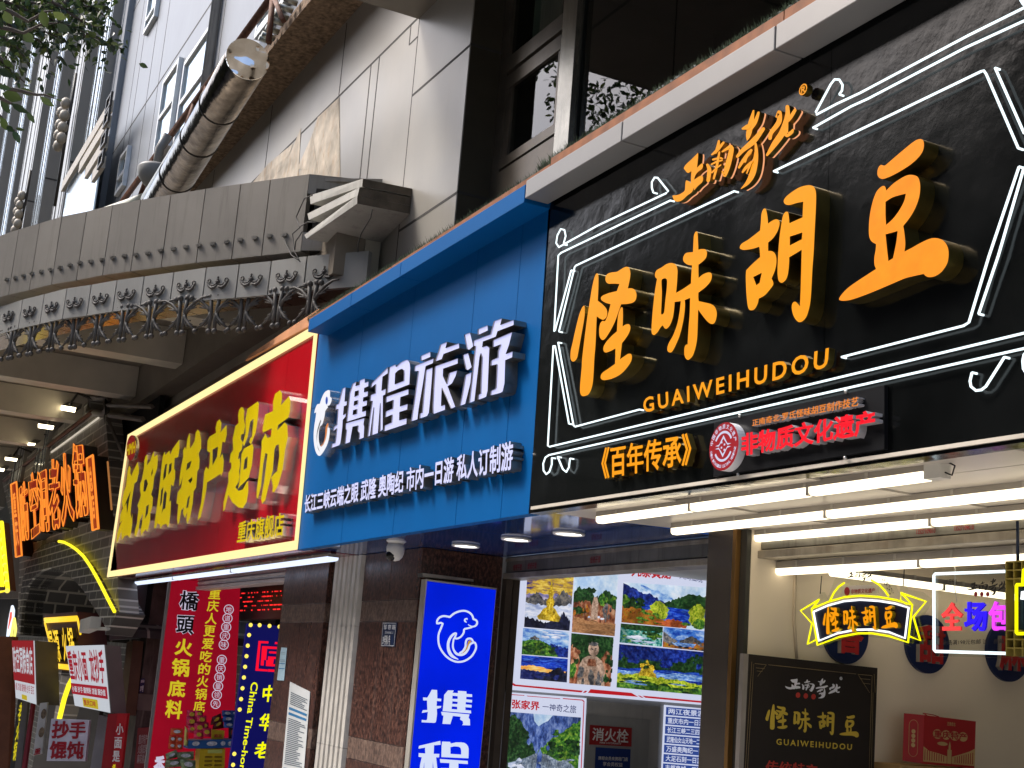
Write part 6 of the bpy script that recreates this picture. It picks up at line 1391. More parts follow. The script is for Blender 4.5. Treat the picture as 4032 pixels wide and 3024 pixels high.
for ch, q in (('火', [(1138, 815), (1252, 830), (1245, 940), (1128, 925)]), ('锅', [(1118, 945), (1232, 955), (1222, 1072), (1105, 1060)]), ('底', [(1095, 1085), (1205, 1095), (1198, 1205), (1082, 1195)]), ('料', [(1078, 1215), (1190, 1225), (1175, 1345), (1065, 1330)])):
    words(rp, 'lettering', ch, rq(q), [yel_pr], None, .03)
n = 11
for i, ch in enumerate('重庆人更爱吃的火锅底料'):
    t = i/10; x = 1392-t*112; y = 528+i*81.5; h = 37; wd = 38
    words(rp, 'lettering', ch, rq([(x-wd+4, y-h-2), (x+wd+4, y-h+3), (x+wd-5, y+h+2), (x-wd-5, y+h-3)]), [yel_pr], None, .02)
for i, ch in enumerate('地道重庆味 重庆销量领先'):
    if ch == ' ': continue
    x = 1482-i*8.1; y = 632+i*57
    if i > 5: x += 4; y -= 16
    g = MB(); P = [onX(L1(x+30*math.cos(a), y+30*math.sin(a)), RXP)+RO for a in [2*math.pi*k/24 for k in range(24)]]; g.tube(P, .007, 4, close=True); g.build('ring', wht_pr, rp)
    words(rp, 'lettering', ch, rq([(x-17, y-20), (x+20, y-18), (x+17, y+20), (x-20, y+18)]), [wht_pr], None, 0)
words(rp, 'lettering', '香', rq([(1005, 1575), (1075, 1580), (1062, 1720), (985, 1710)]), [wht_pr], None, .05)
# pillars and panel left of the poster
old = mat('weathered_pillar', (.07, .058, .05), .7, var=.35, scale=4, streak=.6, dirt=(.25, .22, .19))
lp = empty('side_pillar', (-27, 5.8, 0), 'weathered brown pillar between the red shop and the brick arch', 'pillar')
pa = onX(L1(985, 560), -26.4); pb = onX(L1(1095, 560), -26.4)
MB().box(-27.2, -26.4, pa.y, pb.y, -3, 2.95).build('pillar_shaft', old, lp); MB().box(-27.22, -26.38, pa.y-.02, pb.y, .55, .85).build('pillar_band', mat('pillar_band_stone', (.14, .12, .105), .6, var=.2), lp)
gq = [onX(L1(*p), -26.9) for p in ((772, 440), (1003, 475), (955, 815), (706, 830))]
gp = empty('blank_sign', gq[3], 'blank dark grey sign box between the brick arch and the red shop', 'sign box')
MB().slab(gq, (-.25, .1, 0)).build('box', mat('blank_grey', (.17, .17, .185), .4, .2, var=.05), gp)
sp_ = [onX(L1(*p), -26.37) for p in ((912, 1080), (940, 1078), (930, 1172), (902, 1172))]
pl2 = empty('street_plate', sp_[3], 'tiny navy number plate on the weathered pillar', 'plate'); MB().slab(sp_, (-.01, 0, 0)).build('plate', M['navy_enamel'], pl2)
f = bil(shade(sp_, (.004, 0, 0))); words(pl2, 'lettering', '邹容路', [f(.1, .92), f(.9, .92), f(.9, .7), f(.1, .7)], [wp], None, .03); words(pl2, 'lettering', '37号', [f(.1, .5), f(.9, .5), f(.9, .08), f(.1, .08)], [wp], None, .05)
for k, (q, lab, tx) in enumerate((([(893, 1400), (968, 1395), (955, 1690), (868, 1690)], 'faded red paper with white print on the weathered pillar', '重庆特产\n火锅底料\n麻花桃片'),)):
    qq = [onX(L1(*p), -26.33) for p in q]; o = empty('paper_notice', qq[3], lab, 'notice'); MB().slab(qq, (-.006, 0, 0)).build('sheet', mat('faded_red_paper', (.22, .05, .05), .7), o)
    words(o, 'lettering', tx, [p+Vector((.005, 0, 0)) for p in (bil(qq)(.15, .85), bil(qq)(.9, .85), bil(qq)(.9, .2), bil(qq)(.15, .2))], [mat('faded_white', (.4, .36, .35), .7)], None, .03)
# LED ticker
tk = [onY(L2(*p), 7.2) for p in ((40, 488), (420, 462), (420, 690), (25, 700))]
ti = empty('led_ticker', tk[3], 'dark brown LED ticker box with red dot characters over the shop entrance', 'LED display')
MB().slab(tk, (0, .2, 0)).build('box', mat('ticker_brown', (.035, .016, .012), .4), ti)
f = bil(shade(tk, (0, -.006, 0))); led = emat('led_red', (1.0, .02, .02), 1.6); mb = MB(); rnd = random.Random(4)
for r in range(5):
    u = .10
    while u < .92:
        w_ = rnd.choice((.008, .012, .02, .05)); v = .78-.13*r
        if rnd.random() < .62: mb.quad(f(u, v), f(u+w_, v), f(u+w_, v+.035), f(u, v+.035))
        u += w_+rnd.choice((.008, .012, .03))
mb.build('led_dots', led, ti)
# blue bulb-edged light sign
ls_ = [onX(L2(*p), -21.2) for p in ((122, 722), (420, 745), (300, 1790), (-10, 1780))]
lg = empty('light_sign', ls_[3], 'dark blue light sign edged with yellow bulbs, half hidden by the granite pillar', 'light sign')
MB().slab(ls_, (-.08, 0, 0)).build('board', emat('blue_board_dim', (.006, .006, .12), .7, (.01, .01, .06)), lg)
bulb = emat('yellow_bulb', (1.0, .80, .12), 1.2)
for u, v in ((142, 732), (200, 733), (264, 738), (328, 743), (132, 797), (123, 866), (115, 934), (106, 1003), (98, 1072), (89, 1142), (80, 1212), (71, 1280), (36, 1567), (28, 1638)):
    MB().ball(onX(L2(u, v), -21.2)+Vector((.01, 0, 0)), .033, nu=8, nv=5).build('bulb', bulb, lg)
XO = Vector((.01, 0, 0)); led_y = emat('yellow_led_letter', (.95, .95, .0), 1.05); led_r = emat('red_led_seal', (1.0, .004, .03), 1.0)
def sq(pts): return [onX(L2(*p), -21.2)+XO for p in pts]
mb = MB()
for pts in ([(193, 835), (255, 838), (254, 852), (205, 850), (190, 1015), (250, 1020), (250, 1033), (172, 1028)], [(300, 842), (400, 847), (400, 858), (298, 856)], [(216, 868), (340, 875), (338, 890), (246, 886), (240, 960), (226, 958), (224, 995), (206, 993)], [(262, 902), (315, 905), (313, 918), (261, 915)], [(255, 935), (330, 940), (328, 955), (290, 952), (285, 985), (330, 990), (328, 1003), (240, 998), (243, 960), (253, 960)], [(255, 1018), (340, 1024), (340, 1038), (254, 1034)]):
    P = sq(pts); mb.prism(P, (.02, 0, 0))
mb.build('seal', led_r, lg)
for ch, q in (('中', [(225, 1125), (305, 1118), (290, 1232), (215, 1228)]), ('华', [(205, 1305), (295, 1305), (275, 1422), (190, 1415)]), ('老', [(178, 1490), (275, 1485), (255, 1600), (158, 1592)])):
    words(lg, 'lettering', ch, sq(q), [led_y], None, .03)
words(lg, 'lettering', 'China Time-honoured', [sq([(192, 1105)])[0], sq([(70, 1900)])[0], sq([(38, 1895)])[0], sq([(146, 1100)])[0]], [led_y], None, .015)
# snack display in front of the poster
SX = -23.2
def pack(label, quad, mats, kind, group=None):
    """pillow shaped bag: bulging front, crimped ends"""
    o = empty('snack_bag', quad[3], label, 'snack bag', group); f = bil(quad); n = (quad[1]-quad[0]).cross(quad[3]-quad[0]).normalized()
    if n.x < 0: n = -n
    h = (quad[0]-quad[3]).length*.22; mb = MB(); K = 6; V = []
    for j in range(K+1):
        for i in range(K+1):
            u, v = i/K, j/K; b = (math.sin(math.pi*u)**.7)*(math.sin(math.pi*v)**.5) if 0 < i < K and 0 < j < K else 0
            V.append(f(u, v)+n*h*b)
    mb.add(V, [(j*(K+1)+i, j*(K+1)+i+1, (j+1)*(K+1)+i+1, (j+1)*(K+1)+i) for j in range(K) for i in range(K)], 0, True)
    mb.add([p-n*.01 for p in quad], [(0, 1, 2, 3)]); mb.build('bag', mats[0], o)
    c = f(.5, .55)+n*h*1.02; t = (quad[1]-quad[0])*.28; w_ = (quad[0]-quad[3])*.24
    d = MB(); d.add([c+t*math.cos(a)+w_*math.sin(a) for a in [2*math.pi*k/16 for k in range(16)]], [list(range(16))]); d.build('printed_label', mats[1], o)
    return o
pink = mat('pink_foil', (.55, .03, .08), .25, .3, var=.4, scale=12, bump=.6, bscale=18); gold_lab = mat('yellow_label', (.55, .36, .03), .4, var=.3, scale=20); bl_b = mat('blue_foil', (.02, .07, .27), .3, .2, var=.4, scale=14, bump=.5, bscale=16)
wh_lab = mat('pale_label', (.5, .48, .5), .5, var=.4, scale=25); or_b = mat('orange_foil', (.50, .07, .02), .3, .2, var=.35, scale=12, bump=.4, bscale=16); gr_b = mat('green_foil', (.16, .20, .10), .3, .2, var=.8, scale=9, bump=.8, bscale=14); dk_b = mat('dark_foil', (.03, .012, .012), .3, .2, var=.5, scale=12, bump=.5); yl_b = mat('yellow_box', (.55, .36, .01), .45, var=.1)
hq = lambda pts, x=SX: [onX(H5(*p), x) for p in pts]
for i, (x, y, s) in enumerate(((735, 1050, 52), (820, 1045, 45), (735, 1130, 58), (850, 1110, 55), (885, 1180, 45), (740, 1215, 45), (825, 1200, 58), (905, 1250, 55), (815, 1280, 52))):
    pack('pink and gold foil snack bag hanging in the cluster before the red poster', hq([(x-s, y-s*.95), (x+s, y-s*.85), (x+s*.95, y+s), (x-s*1.05, y+s*.9)], SX+.02*i), [pink, gold_lab], 0, 'pink snack bags hanging in a cluster')
for i, (x, y) in enumerate(((1145, 1040), (1240, 1040), (1155, 1105), (1265, 1105), (1165, 1172), (1270, 1170))):
    pack('blue snack bag stacked above the blue shelf', hq([(x-62, y-38), (x+58, y-35), (x+55, y+32), (x-65, y+30)], SX+.02*i), [bl_b, wh_lab], 0, 'blue snack bags over the shelf')
for x, y in ((1020, 1110), (1040, 1165)): pack('dark red foil snack bag behind the blue bags', hq([(x-50, y-30), (x+50, y-75), (x+60, y+40), (x-70, y+60)], SX-.1), [mat('dark_red_foil', (.10, .01, .012), .3, .2, var=.5), gold_lab], 0, 'dark red snack bags')
for x, y in ((1200, 1255), (1290, 1255)): pack('dark snack bag with orange print standing on the blue shelf', hq([(x-42, y-60), (x+42, y-58), (x+40, y+70), (x-44, y+68)], SX), [dk_b, or_b], 0, 'dark snack bags on the shelf')
for i, q in enumerate(([(498, 1205), (640, 1210), (632, 1290), (492, 1285)], [(482, 1290), (560, 1295), (556, 1370), (476, 1365)], [(560, 1295), (640, 1300), (634, 1375), (556, 1370)], [(476, 1368), (556, 1372), (550, 1445), (470, 1440)], [(556, 1372), (634, 1378), (628, 1450), (550, 1446)])):
    pack('orange snack pack in the small block at the left of the shelf', hq(q, SX), [or_b, wh_lab], 0, 'orange snack packs')
pack('slim yellow leaf shaped bag leaning by the orange packs', hq([(660, 1180), (700, 1230), (690, 1410), (645, 1400)], SX+.05), [mat('pale_yellow_foil', (.45, .42, .12), .35), or_b], 0)
yb = hq([(968, 1225), (1110, 1235), (1100, 1340), (968, 1332)]); o = empty('snack_box', yb[3], 'yellow printed snack box on the blue shelf', 'snack box'); MB().slab(yb, (-.15, .02, 0)).build('box', yl_b, o); words(o, 'lettering', '麻花', [p+Vector((.01, 0, 0)) for p in (bil(yb)(.15, .6), bil(yb)(.85, .6), bil(yb)(.85, .2), bil(yb)(.15, .2))], [or_b], None, .05)
sh = hq([(705, 1345), (1310, 1330), (1305, 1425), (698, 1440)], SX+.12); so_ = empty('snack_shelf', sh[3], 'blue printed cardboard shelf tray holding the snacks', 'shelf'); MB().slab(sh, (-.35, 0, 0)).build('tray', mat('blue_tray', (.02, .09, .26), .45, var=.1), so_)
f = bil(shade(sh, (.006, 0, 0))); mb = MB()
for u, v, r_ in ((.13, .6, .07), (.43, .55, .10), (.64, .55, .045), (.78, .5, .05), (.9, .5, .04)): mb.add([f(u+r_*math.cos(a), v+.28*math.sin(a)) for a in [2*math.pi*k/14 for k in range(14)]], [list(range(14))])
mb.build('print', wh_lab, so_)['kind'] = 'stuff'
yd = hq([(835, 1440), (1118, 1440), (1105, 1800), (800, 1800)], SX+.1); yo = empty('display_case', yd[3], 'yellow display cabinet with rows of slots under the blue shelf', 'cabinet'); MB().slab(yd, (-.3, 0, 0)).build('case', yl_b, yo)
f = bil(shade(yd, (.006, 0, 0))); mb = MB()
for r in range(5):
    for c in range(2): 
        mb.tube([f(.22+.38*c+.13*a, .74-.13*r+.018*b) for a, b in ((0, -1), (2, -1), (2.1, 0), (2, 1), (0, 1), (-.1, 0))], .006, 4, close=True)
mb.build('slot_outline', mat('slot_brown', (.22, .12, .01), .5), yo); MB().quad(f(.3, .86), f(.88, .86), f(.88, .97), f(.3, .97)).build('label_sticker', mat('lime_sticker', (.5, .52, .12), .5), yo)
for i, q in enumerate(([(440, 1500), (560, 1450), (600, 1530), (450, 1570)], [(560, 1480), (760, 1470), (760, 1560), (580, 1570)], [(440, 1570), (620, 1550), (650, 1640), (430, 1660)], [(600, 1560), (780, 1570), (780, 1670), (620, 1680)])):
    pack('green and tan foil bag in the heap below the orange packs', hq(q, SX+.1+.03*i), [gr_b, wh_lab], 0, 'green snack bags in a heap')

# ================================================================= grey brick hotpot front with arch
def brick_mat(name, c1, c2, mort, w=.26, h=.085, plane='XZ', bump=.6):
    m, N, L, b = _pr(name); tc = N.new('ShaderNodeTexCoord'); sp = N.new('ShaderNodeSeparateXYZ'); L.new(tc.outputs['Object'], sp.inputs[0]); cb_ = N.new('ShaderNodeCombineXYZ')
    L.new(sp.outputs['X' if plane == 'XZ' else 'Y'], cb_.inputs[0]); L.new(sp.outputs['Z'], cb_.inputs[1])
    br_ = N.new('ShaderNodeTexBrick'); L.new(cb_.outputs[0], br_.inputs[0]); br_.inputs['Color1'].default_value = (*c1, 1); br_.inputs['Color2'].default_value = (*c2, 1); br_.inputs['Mortar'].default_value = (*mort, 1)
    br_.inputs['Scale'].default_value = 1; br_.inputs['Brick Width'].default_value = w; br_.inputs['Row Height'].default_value = h; br_.inputs['Mortar Size'].default_value = h*.09; br_.inputs['Bias'].default_value = -.2
    L.new(br_.outputs[0], b.inputs['Base Color']); b.inputs['Roughness'].default_value = .65
    bp_ = N.new('ShaderNodeBump'); bp_.inputs['Strength'].default_value = bump; bp_.inputs['Distance'].default_value = .01; bp_.invert = True; L.new(br_.outputs[1], bp_.inputs['Height']); L.new(bp_.outputs[0], b.inputs['Normal']); return m
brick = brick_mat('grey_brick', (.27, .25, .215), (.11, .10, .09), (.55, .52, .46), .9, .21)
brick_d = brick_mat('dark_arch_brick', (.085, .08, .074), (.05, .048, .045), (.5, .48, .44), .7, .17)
HY = 5.0
hp_ = empty('brick_shop_front', onY((300, 2400), HY), 'grey brick hotpot shop front with a deep arch under the canopy', 'shop front')
y_ = lambda cr, pts, y=HY: [onY(cr(*p), y) for p in pts]
arch_out = [(1540, 1375), (1440, 1180), (1330, 960), (1220, 780), (1090, 620), (960, 510), (820, 440), (700, 440), (560, 480), (440, 590), (360, 740), (310, 900), (280, 1080), (262, 1300), (250, 1660)]
arch_in = [(1425, 1660), (1425, 1560), (1360, 1440), (1290, 1330), (1220, 1230), (1140, 1090), (1050, 990), (940, 890), (820, 810), (700, 780), (590, 820), (480, 900), (400, 1010), (350, 1200), (320, 1400), (300, 1660)]
wall = y_(H1, [(1245, 1660), (1145, 350), (985, 345), (985, 200), (20, 1075)])
lowz = 0
ao = y_(H2, arch_out)
poly = [Vector((onY(H2(1560, 1375), HY).x+.02, HY, ao[0].z))]+[Vector((onY(H1(1245, 1600), HY).x, HY, onY(H1(1245, 1600), HY).z))]+y_(H1, [(1145, 350), (975, 345), (985, 200), (20, 1075)])+[Vector((onY(H2(255, 700), HY).x, HY, onY(H2(255, 700), HY).z)), Vector((ao[-1].x-.4, HY, ao[-1].z))]
g = fill([[Vector((p.x, p.z)) for p in poly+ao[::-1]]])
mb = MB(); solid(mb, g, lambda x, z: Vector((x, HY, z)), (0, .35, 0), 0, 0); mb.build('brick_wall', brick, hp_)
ai = y_(H2, arch_in, HY+.02); ao2 = y_(H2, arch_out, HY-.04)
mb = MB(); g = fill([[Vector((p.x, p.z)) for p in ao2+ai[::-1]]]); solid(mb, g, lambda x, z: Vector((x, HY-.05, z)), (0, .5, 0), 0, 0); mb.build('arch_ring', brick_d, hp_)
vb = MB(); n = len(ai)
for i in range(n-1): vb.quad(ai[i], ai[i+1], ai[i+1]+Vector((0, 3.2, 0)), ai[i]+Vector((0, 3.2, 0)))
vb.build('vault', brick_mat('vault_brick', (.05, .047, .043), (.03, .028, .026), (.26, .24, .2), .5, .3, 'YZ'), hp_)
MB().box(-62, -26, HY+3.1, HY+3.2, -4, 5).build('rear_wall', brick_mat('rear_brick', (.12, .12, .105), (.06, .06, .055), (.30, .30, .27), .6, .19), hp_)
MB().tube(y_(H2, [(770, 437), (830, 445), (920, 490), (1000, 545), (1090, 630), (1180, 760), (1260, 900), (1330, 1030), (1400, 1170), (1495, 1352)], HY-.10), .032, 8).build('neon_tube', emat('lemon_neon', (1.0, .82, .02), 1.5), hp_)
MB().tube(y_(H1, [(1072, 402), (560, 775)], HY-.05), .025, 6).build('neon_tube', emat('dim_white_neon', (.7, .62, .5), .8), hp_)
rail_m = mat('rust_rail', (.12, .05, .03), .6)
MB().tube(y_(H1, [(1000, 340), (40, 1090)], HY-.06), .05, 6).build('brick_rail', rail_m, hp_)
iron_f = mat('iron_frame', (.17, .15, .13), .5, .4, var=.2)
P = y_(H1, [(985, 170), (1185, 188), (1145, 355), (972, 345)], HY)
MB().tube(P, .09, 4, close=True).build('frame', iron_f, hp_)
for a, b, w_ in (((1150, 190), (1245, 1640), .07), ((1165, 260), (1660, 280), .05), ((1190, 370), (1560, 420), .06), ((1175, 420), (1350, 830), .05), ((1185, 860), (1340, 880), .04)):
    A_ = onY(H1(*a), HY); B_ = onY(H1(*b), HY+.3); MB().tube([A_, B_], w_, 4).build('frame', iron_f, hp_)
MB().tube(y_(H1, [(1172, 880), (1215, 1400)], HY-.08), .02, 6).build('light_strip', emat('orange_strip', (.7, .28, .08), .5), hp_)
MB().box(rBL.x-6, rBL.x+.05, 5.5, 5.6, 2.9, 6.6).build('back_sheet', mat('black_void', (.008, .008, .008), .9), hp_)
# neon outlined characters
dred = emat('dark_red_acrylic', (.28, .012, .004), .8); neon_o = emat('orange_neon', (1.0, .27, .03), 1.15); box_s = mat('brown_letter_side', (.03, .02, .012), .5)
def neon_char(ch, quad, parent, r=.013, off=.03, depth=.3, yf=HY-.28):
    g = norm(text2(ch, off)); f = bil(quad)
    mb = MB(); solid(mb, g, f, (0, depth, 0), 0, 1)
    cnt = {}
    for fc in g[1]:
        for i in range(len(fc)):
            a, b = fc[i], fc[(i+1) % len(fc)]; cnt.setdefault((min(a, b), max(a, b)), []).append(1)
    adj = {}
    for (a, b), l in cnt.items():
        if len(l) == 1: adj.setdefault(a, []).append(b); adj.setdefault(b, []).append(a)
    seen = set()
    for s in list(adj):
        if s in seen: continue
        lp = [s]; seen.add(s); cur = s
        while True:
            nx = [q for q in adj[cur] if q not in seen]
            if not nx: break
            cur = nx[0]; lp.append(cur); seen.add(cur)
        if len(lp) > 3:
            P = [f(*g[0][i])+Vector((0, -.03, 0)) for i in lp]; Q = [P[0]]
            for p in P[1:]:
                if (p-Q[-1]).length > .03: Q.append(p)
            if len(Q) > 3: mb.tube(Q, r, 4, 2, close=True)
    return mb.build('neon_character', [dred, box_s, neon_o], parent)
hs = empty('neon_lettering', onY(H1(600, 1600), HY-.28), 'orange neon outlined characters standing out on the grey brick front', 'neon sign')
YF = HY-.28
def cq(tl, tr, br, bl_): return [onY(p, YF) for p in (tl, tr, br, bl_)]
for ch, tl_, tr_, br_, bl_ in (('防', H1(218, 1150), H1(300, 1068), H2(402, 425), H2(308, 435)), ('空', H1(318, 1010), H1(408, 985), H2(535, 320), H2(430, 410)), ('洞', H1(412, 1000), H1(512, 940), H1(552, 1640), H1(448, 1640)), ('老', H1(540, 865), H1(648, 845), H1(675, 1600), H1(550, 1640)), ('火', H1(660, 800), H1(768, 780), H1(830, 1530), H1(690, 1590)), ('锅', H1(795, 685), H1(915, 672), H1(978, 1475), H1(832, 1500))):
    neon_char(ch, cq(tl_, tr_, br_, bl_), hs)
for tx, q in (('总\n店', (H1(957, 850), H1(1025, 810), H1(1088, 1610), H1(1025, 1625))), ('重\n庆', (H1(130, 1130), H1(190, 1098), H2(300, 625), H2(222, 642)))):
    Q = cq(*q); mb = MB(); mb.slab([p+Vector((0, .006, 0)) for p in Q], (0, .3, 0), 2); mb.quad(*Q, 0); mb.tube([p+Vector((0, -.03, 0)) for p in Q], .025, 5, 1, close=True); mb.build('lettered_box', [dred, neon_o, box_s], hs)
    f = bil(Q); words(hs, 'lettering', tx, [p+Vector((0, -.04, 0)) for p in (f(.25, .86), f(.75, .86), f(.75, .12), f(.25, .12))], [neon_o], None, .03, align='CENTER')
# floodlights over the brick
fl_glow = emat('flood_glow', (1.0, .86, .56), 9)
labs = ['nearest floodlight over the brick front, beside the iron frame', 'second floodlight from the iron frame', 'third floodlight from the iron frame', 'fourth floodlight from the iron frame', 'floodlight at the left edge of the picture']
for lab, c_, w_, h_ in zip(labs, ((735, 296), (498, 494), (305, 683), (120, 850), (-10, 960)), (170, 165, 150, 130, 110), (60, 50, 26, 34, 34)):
    q = [onY(H1(c_[0]-w_/2, c_[1]-h_*.45-6), 4.5), onY(H1(c_[0]+w_/2, c_[1]-h_*.1), 4.5), onY(H1(c_[0]+w_/2-14, c_[1]+h_*.75), 4.5), onY(H1(c_[0]-w_/2, c_[1]+h_*.3), 4.5)]
    o = empty('floodlight', q[0], lab, 'floodlight', 'floodlights over the brick front')
    MB().slab([p+Vector((0, .02, .01)) for p in q], (0, .12, .10)).build('housing', dark_metal, o)
    MB().slab(q, (0, .015, 0)).build('lit_glass', fl_glow, o)
    p = (q[0]+q[1])/2; MB().tube([p+Vector((0, .05, .05)), p+Vector((-.1, .2, .35)), p+Vector((.3, .5, .2))], .03, 6).build('arm', dark_metal, o)
# CCTV camera on the arch
cc = empty('cctv_camera', onY(H2(1400, 1570), 4.6), 'boxy cream security camera on an arm at the foot of the arch', 'security camera')
cream = mat('cream_plastic', (.42, .40, .34), .5)
A_ = onY(H2(1110, 1550), 4.5); B_ = onY(H2(1250, 1500), 4.55); d = (B_-A_).normalized(); s_ = d.cross(Vector((0, 0, 1))).normalized(); u_ = s_.cross(d)
mb = MB(); h_, w_ = .12, .10
mb.hexa([A_-s_*w_-u_*h_, B_-s_*w_-u_*h_*.9, B_+s_*w_-u_*h_*.9, A_+s_*w_-u_*h_, A_-s_*w_+u_*h_, B_-s_*w_+u_*h_*.9, B_+s_*w_+u_*h_*.9, A_+s_*w_+u_*h_]); mb.build('housing', cream, cc, .02)
MB().tube([onY(H2(1230, 1575), 4.6), onY(H2(1420, 1580), 4.7)], 0.03, 8).build('arm', cream, cc)
# lit shop box inside the arch
SY = 4.75
zq = [onY(H2(565, 1390), SY), onY(H2(1010, 1355), SY), onY(H3(930, 470), SY), onY(H3(680, 430), SY)]
sb_ = empty('lit_sign_box', zq[3], 'dark red sign box with gold characters and triple gold lines inside the arch', 'sign box')
MB().slab([zq[0], zq[1], onY(H3(990, 478), SY), zq[3]], (.25, .5, 0)).build('box', mat('maroon_box', (.07, .018, .018), .45), sb_)
gold_l = emat('gold_glow', (1.0, .62, .03), 1.2)
mb = MB()
for (a, b) in (((580, 1447), (1005, 1420)), ((583, 1470), (1008, 1443)), ((586, 1493), (1010, 1466))): mb.tube([onY(H2(*a), SY-.04), onY(H2(*b), SY-.04)], .022, 5)
for (a, b) in (((680, 365), (930, 390)), ((683, 385), (930, 412)), ((687, 405), (930, 432))): mb.tube([onY(H3(*a), SY-.04), onY(H3(*b), SY-.04)], .022, 5)
mb.tube([onY(H2(1012, 1440), SY-.04), onY(H2(1050, 1650), SY-.04)], .022, 5); mb.tube([onY(H2(585, 1500), SY-.04), onY(H3(690, 360), SY-.04)], .022, 5)
mb.build('gold_line', gold_l, sb_)
for ch, q in (('洞', (H2(610, 1595), H2(668, 1590), H3(690, 325), H3(640, 320))), ('源', (H2(680, 1585), H2(750, 1578), H3(770, 345), H3(700, 330))), ('火', (H2(790, 1570), H2(850, 1560), H3(860, 340), H3(800, 330))), ('锅', (H2(865, 1560), H2(935, 1550), H3(960, 350), H3(880, 345)))):
    words(sb_, 'lettering', ch, [onY(p, SY-.10) for p in q], [gold_l, box_s], (0, .08, 0), .02)
# hanging light boxes facing up the street
def lightbox(label, tl_, tr_, br_, bl_, x0, x1, back):
    q = [onX(H3(*tl_), x0), onX(H3(*tr_), x1), onX(H3(*br_), x1), onX(H3(*bl_), x0)]
    o = empty('hanging_lightbox', q[3], label, 'lightbox', 'lightboxes hanging before the brick front'); return o, q
lw = emat('lightbox_white', (.60, .64, .70), .8, (.5, .5, .5)); lr = emat('lightbox_red', (.34, .02, .025), .8); lr2 = emat('lightbox_red_ink', (.40, .015, .03), .8); ly = emat('lightbox_yellow', (.60, .46, .02), .8); lside = mat('lightbox_side_grey', (.17, .17, .155), .5, var=.1)
o, q = lightbox('white lightbox with tall red characters and a yellow patch, hanging before the arch', (830, 140), (1310, 125), (1386, 972), (945, 882), -26.3, -25.7, 0)
MB().slab(q, (-.12, .3, 0)).build('box', [lside], o); f = bil(shade(q, (.01, -.02, 0))); MB().slab([f(0, 1), f(1, 1), f(1, 0), f(0, 0)], (-.004, .004, 0)).build('lit_face', lw, o)
def lwords(o, f, tx, a, b, m, off=.03, k=.02):
    (u0, v1), (u1, v0) = a, b; d = Vector((k, -k, 0)); return words(o, 'lettering', tx, [f(u0, v1)+d, f(u1, v1)+d, f(u1, v0)+d, f(u0, v0)+d], [m], None, off)
lwords(o, f, '重庆小面', (.03, .93), (.52, .42), lr2, .03); lwords(o, f, '龙抄手', (.58, .93), (.97, .42), lr2, .03)
d = Vector((.02, -.02, 0)); MB().quad(f(.005, .38)+d, f(.995, .38)+d, f(.995, .20)+d, f(.005, .20)+d).build('red_band', lr2, o); lwords(o, f, '小面 抄手 酸辣粉 凉面 豌杂面', (.04, .34), (.96, .24), lw, .02, .035)
MB().quad(f(.28, .165)+d, f(.70, .165)+d, f(.70, .02)+d, f(.28, .02)+d).build('yellow_patch', ly, o); lwords(o, f, '重庆口味', (.32, .14), (.66, .05), lr2, .02, .035)
o, q = lightbox('red and white lightbox with white characters at the far left before the brick pier', (168, 70), (440, 72), (465, 868), (208, 785), -29.2, -28.7, 0)
MB().slab(q, (-.12, .45, 0)).build('box', [mat('olive_box_side', (.10, .085, .06), .5)], o); f = bil(shade(q, (.01, -.02, 0))); MB().slab([f(0, 1), f(1, 1), f(1, 0), f(0, 0)], (-.004, .004, 0)).build('lit_face', lw, o)
MB().quad(f(0, 1)+d, f(1, 1)+d, f(1, .31)+d, f(0, .31)+d).build('red_band', lr, o); lwords(o, f, '防空洞粮食店', (.05, .90), (.95, .44), lw, .02, .035); lwords(o, f, '小面 凉面 酸辣粉 抄手 豆花', (.03, .28), (.97, .15), lr2, .01, .03); MB().quad(f(.35, .10)+d, f(.6, .10)+d, f(.6, .02)+d, f(.35, .02)+d).build('yellow_patch', ly, o)
# square wonton sign
q = [onX(H3(*p), -25.9) for p in ((640, 1045), (1112, 1062), (1062, 1575), (580, 1570))]
o = empty('hanging_sign', q[3], 'square white sign with four red characters below the lightboxes', 'sign'); MB().slab(q, (-.08, .05, 0)).build('board', mat('white_sign_board', (.55, .55, .64), .45), o); f = bil(shade(q, (.01, -.005, 0)))
rpaint = mat('red_sign_paint', (.30, .008, .02), .45); lwords(o, f, '抄手', (.05, .96), (.95, .53), rpaint, .04, .005); lwords(o, f, '馄饨', (.05, .48), (.95, .04), rpaint, .04, .005)
MB().tube([onY(H3(900, 548), 4.9), onY(H3(860, 620), 4.9), onY(H3(800, 800), 4.9), onY(H3(740, 1045), 4.9)], .05, 6).build('neon_tube', emat('lemon_neon', (1, .8, .02), 1.5), hp_)
# red banner and other things low on the left
q = [onX(H3(*p), -25.2) for p in ((1462, 978), (1590, 978), (1500, 1760), (1385, 1760))]; o = empty('banner', q[3], 'red vertical banner with white characters beside the square sign', 'banner'); MB().slab(q, (-.05, .05, 0)).build('cloth', mat('banner_red', (.42, .012, .018), .45), o)
q2 = [onX(H3(*p), -25.25) for p in ((1345, 985), (1462, 978), (1385, 1760), (1250, 1760))]; MB().slab(q2, (-.05, .05, 0)).build('side_cloth', mat('banner_red_dark', (.30, .012, .018), .5), o)
for i, ch in enumerate('小面是'):
    x, y = 1495-22*i, 1175+170*i; words(o, 'lettering', ch, [onX(H3(*p), -25.18) for p in ((x-45, y-72), (x+50, y-70), (x+42, y+72), (x-55, y+70))], [pale], None, .03)
words(o, 'lettering', '头', [onX(H3(*p), -25.18) for p in ((1400, 1610), (1462, 1610), (1450, 1720), (1388, 1720))], [yel_pr], None, .03)
def flat_thing(name, label, cat, q, thick, m, group=None):
    o = empty(name, q[3], label, cat, group); MB().slab(q, thick).build('panel', m, o); return o
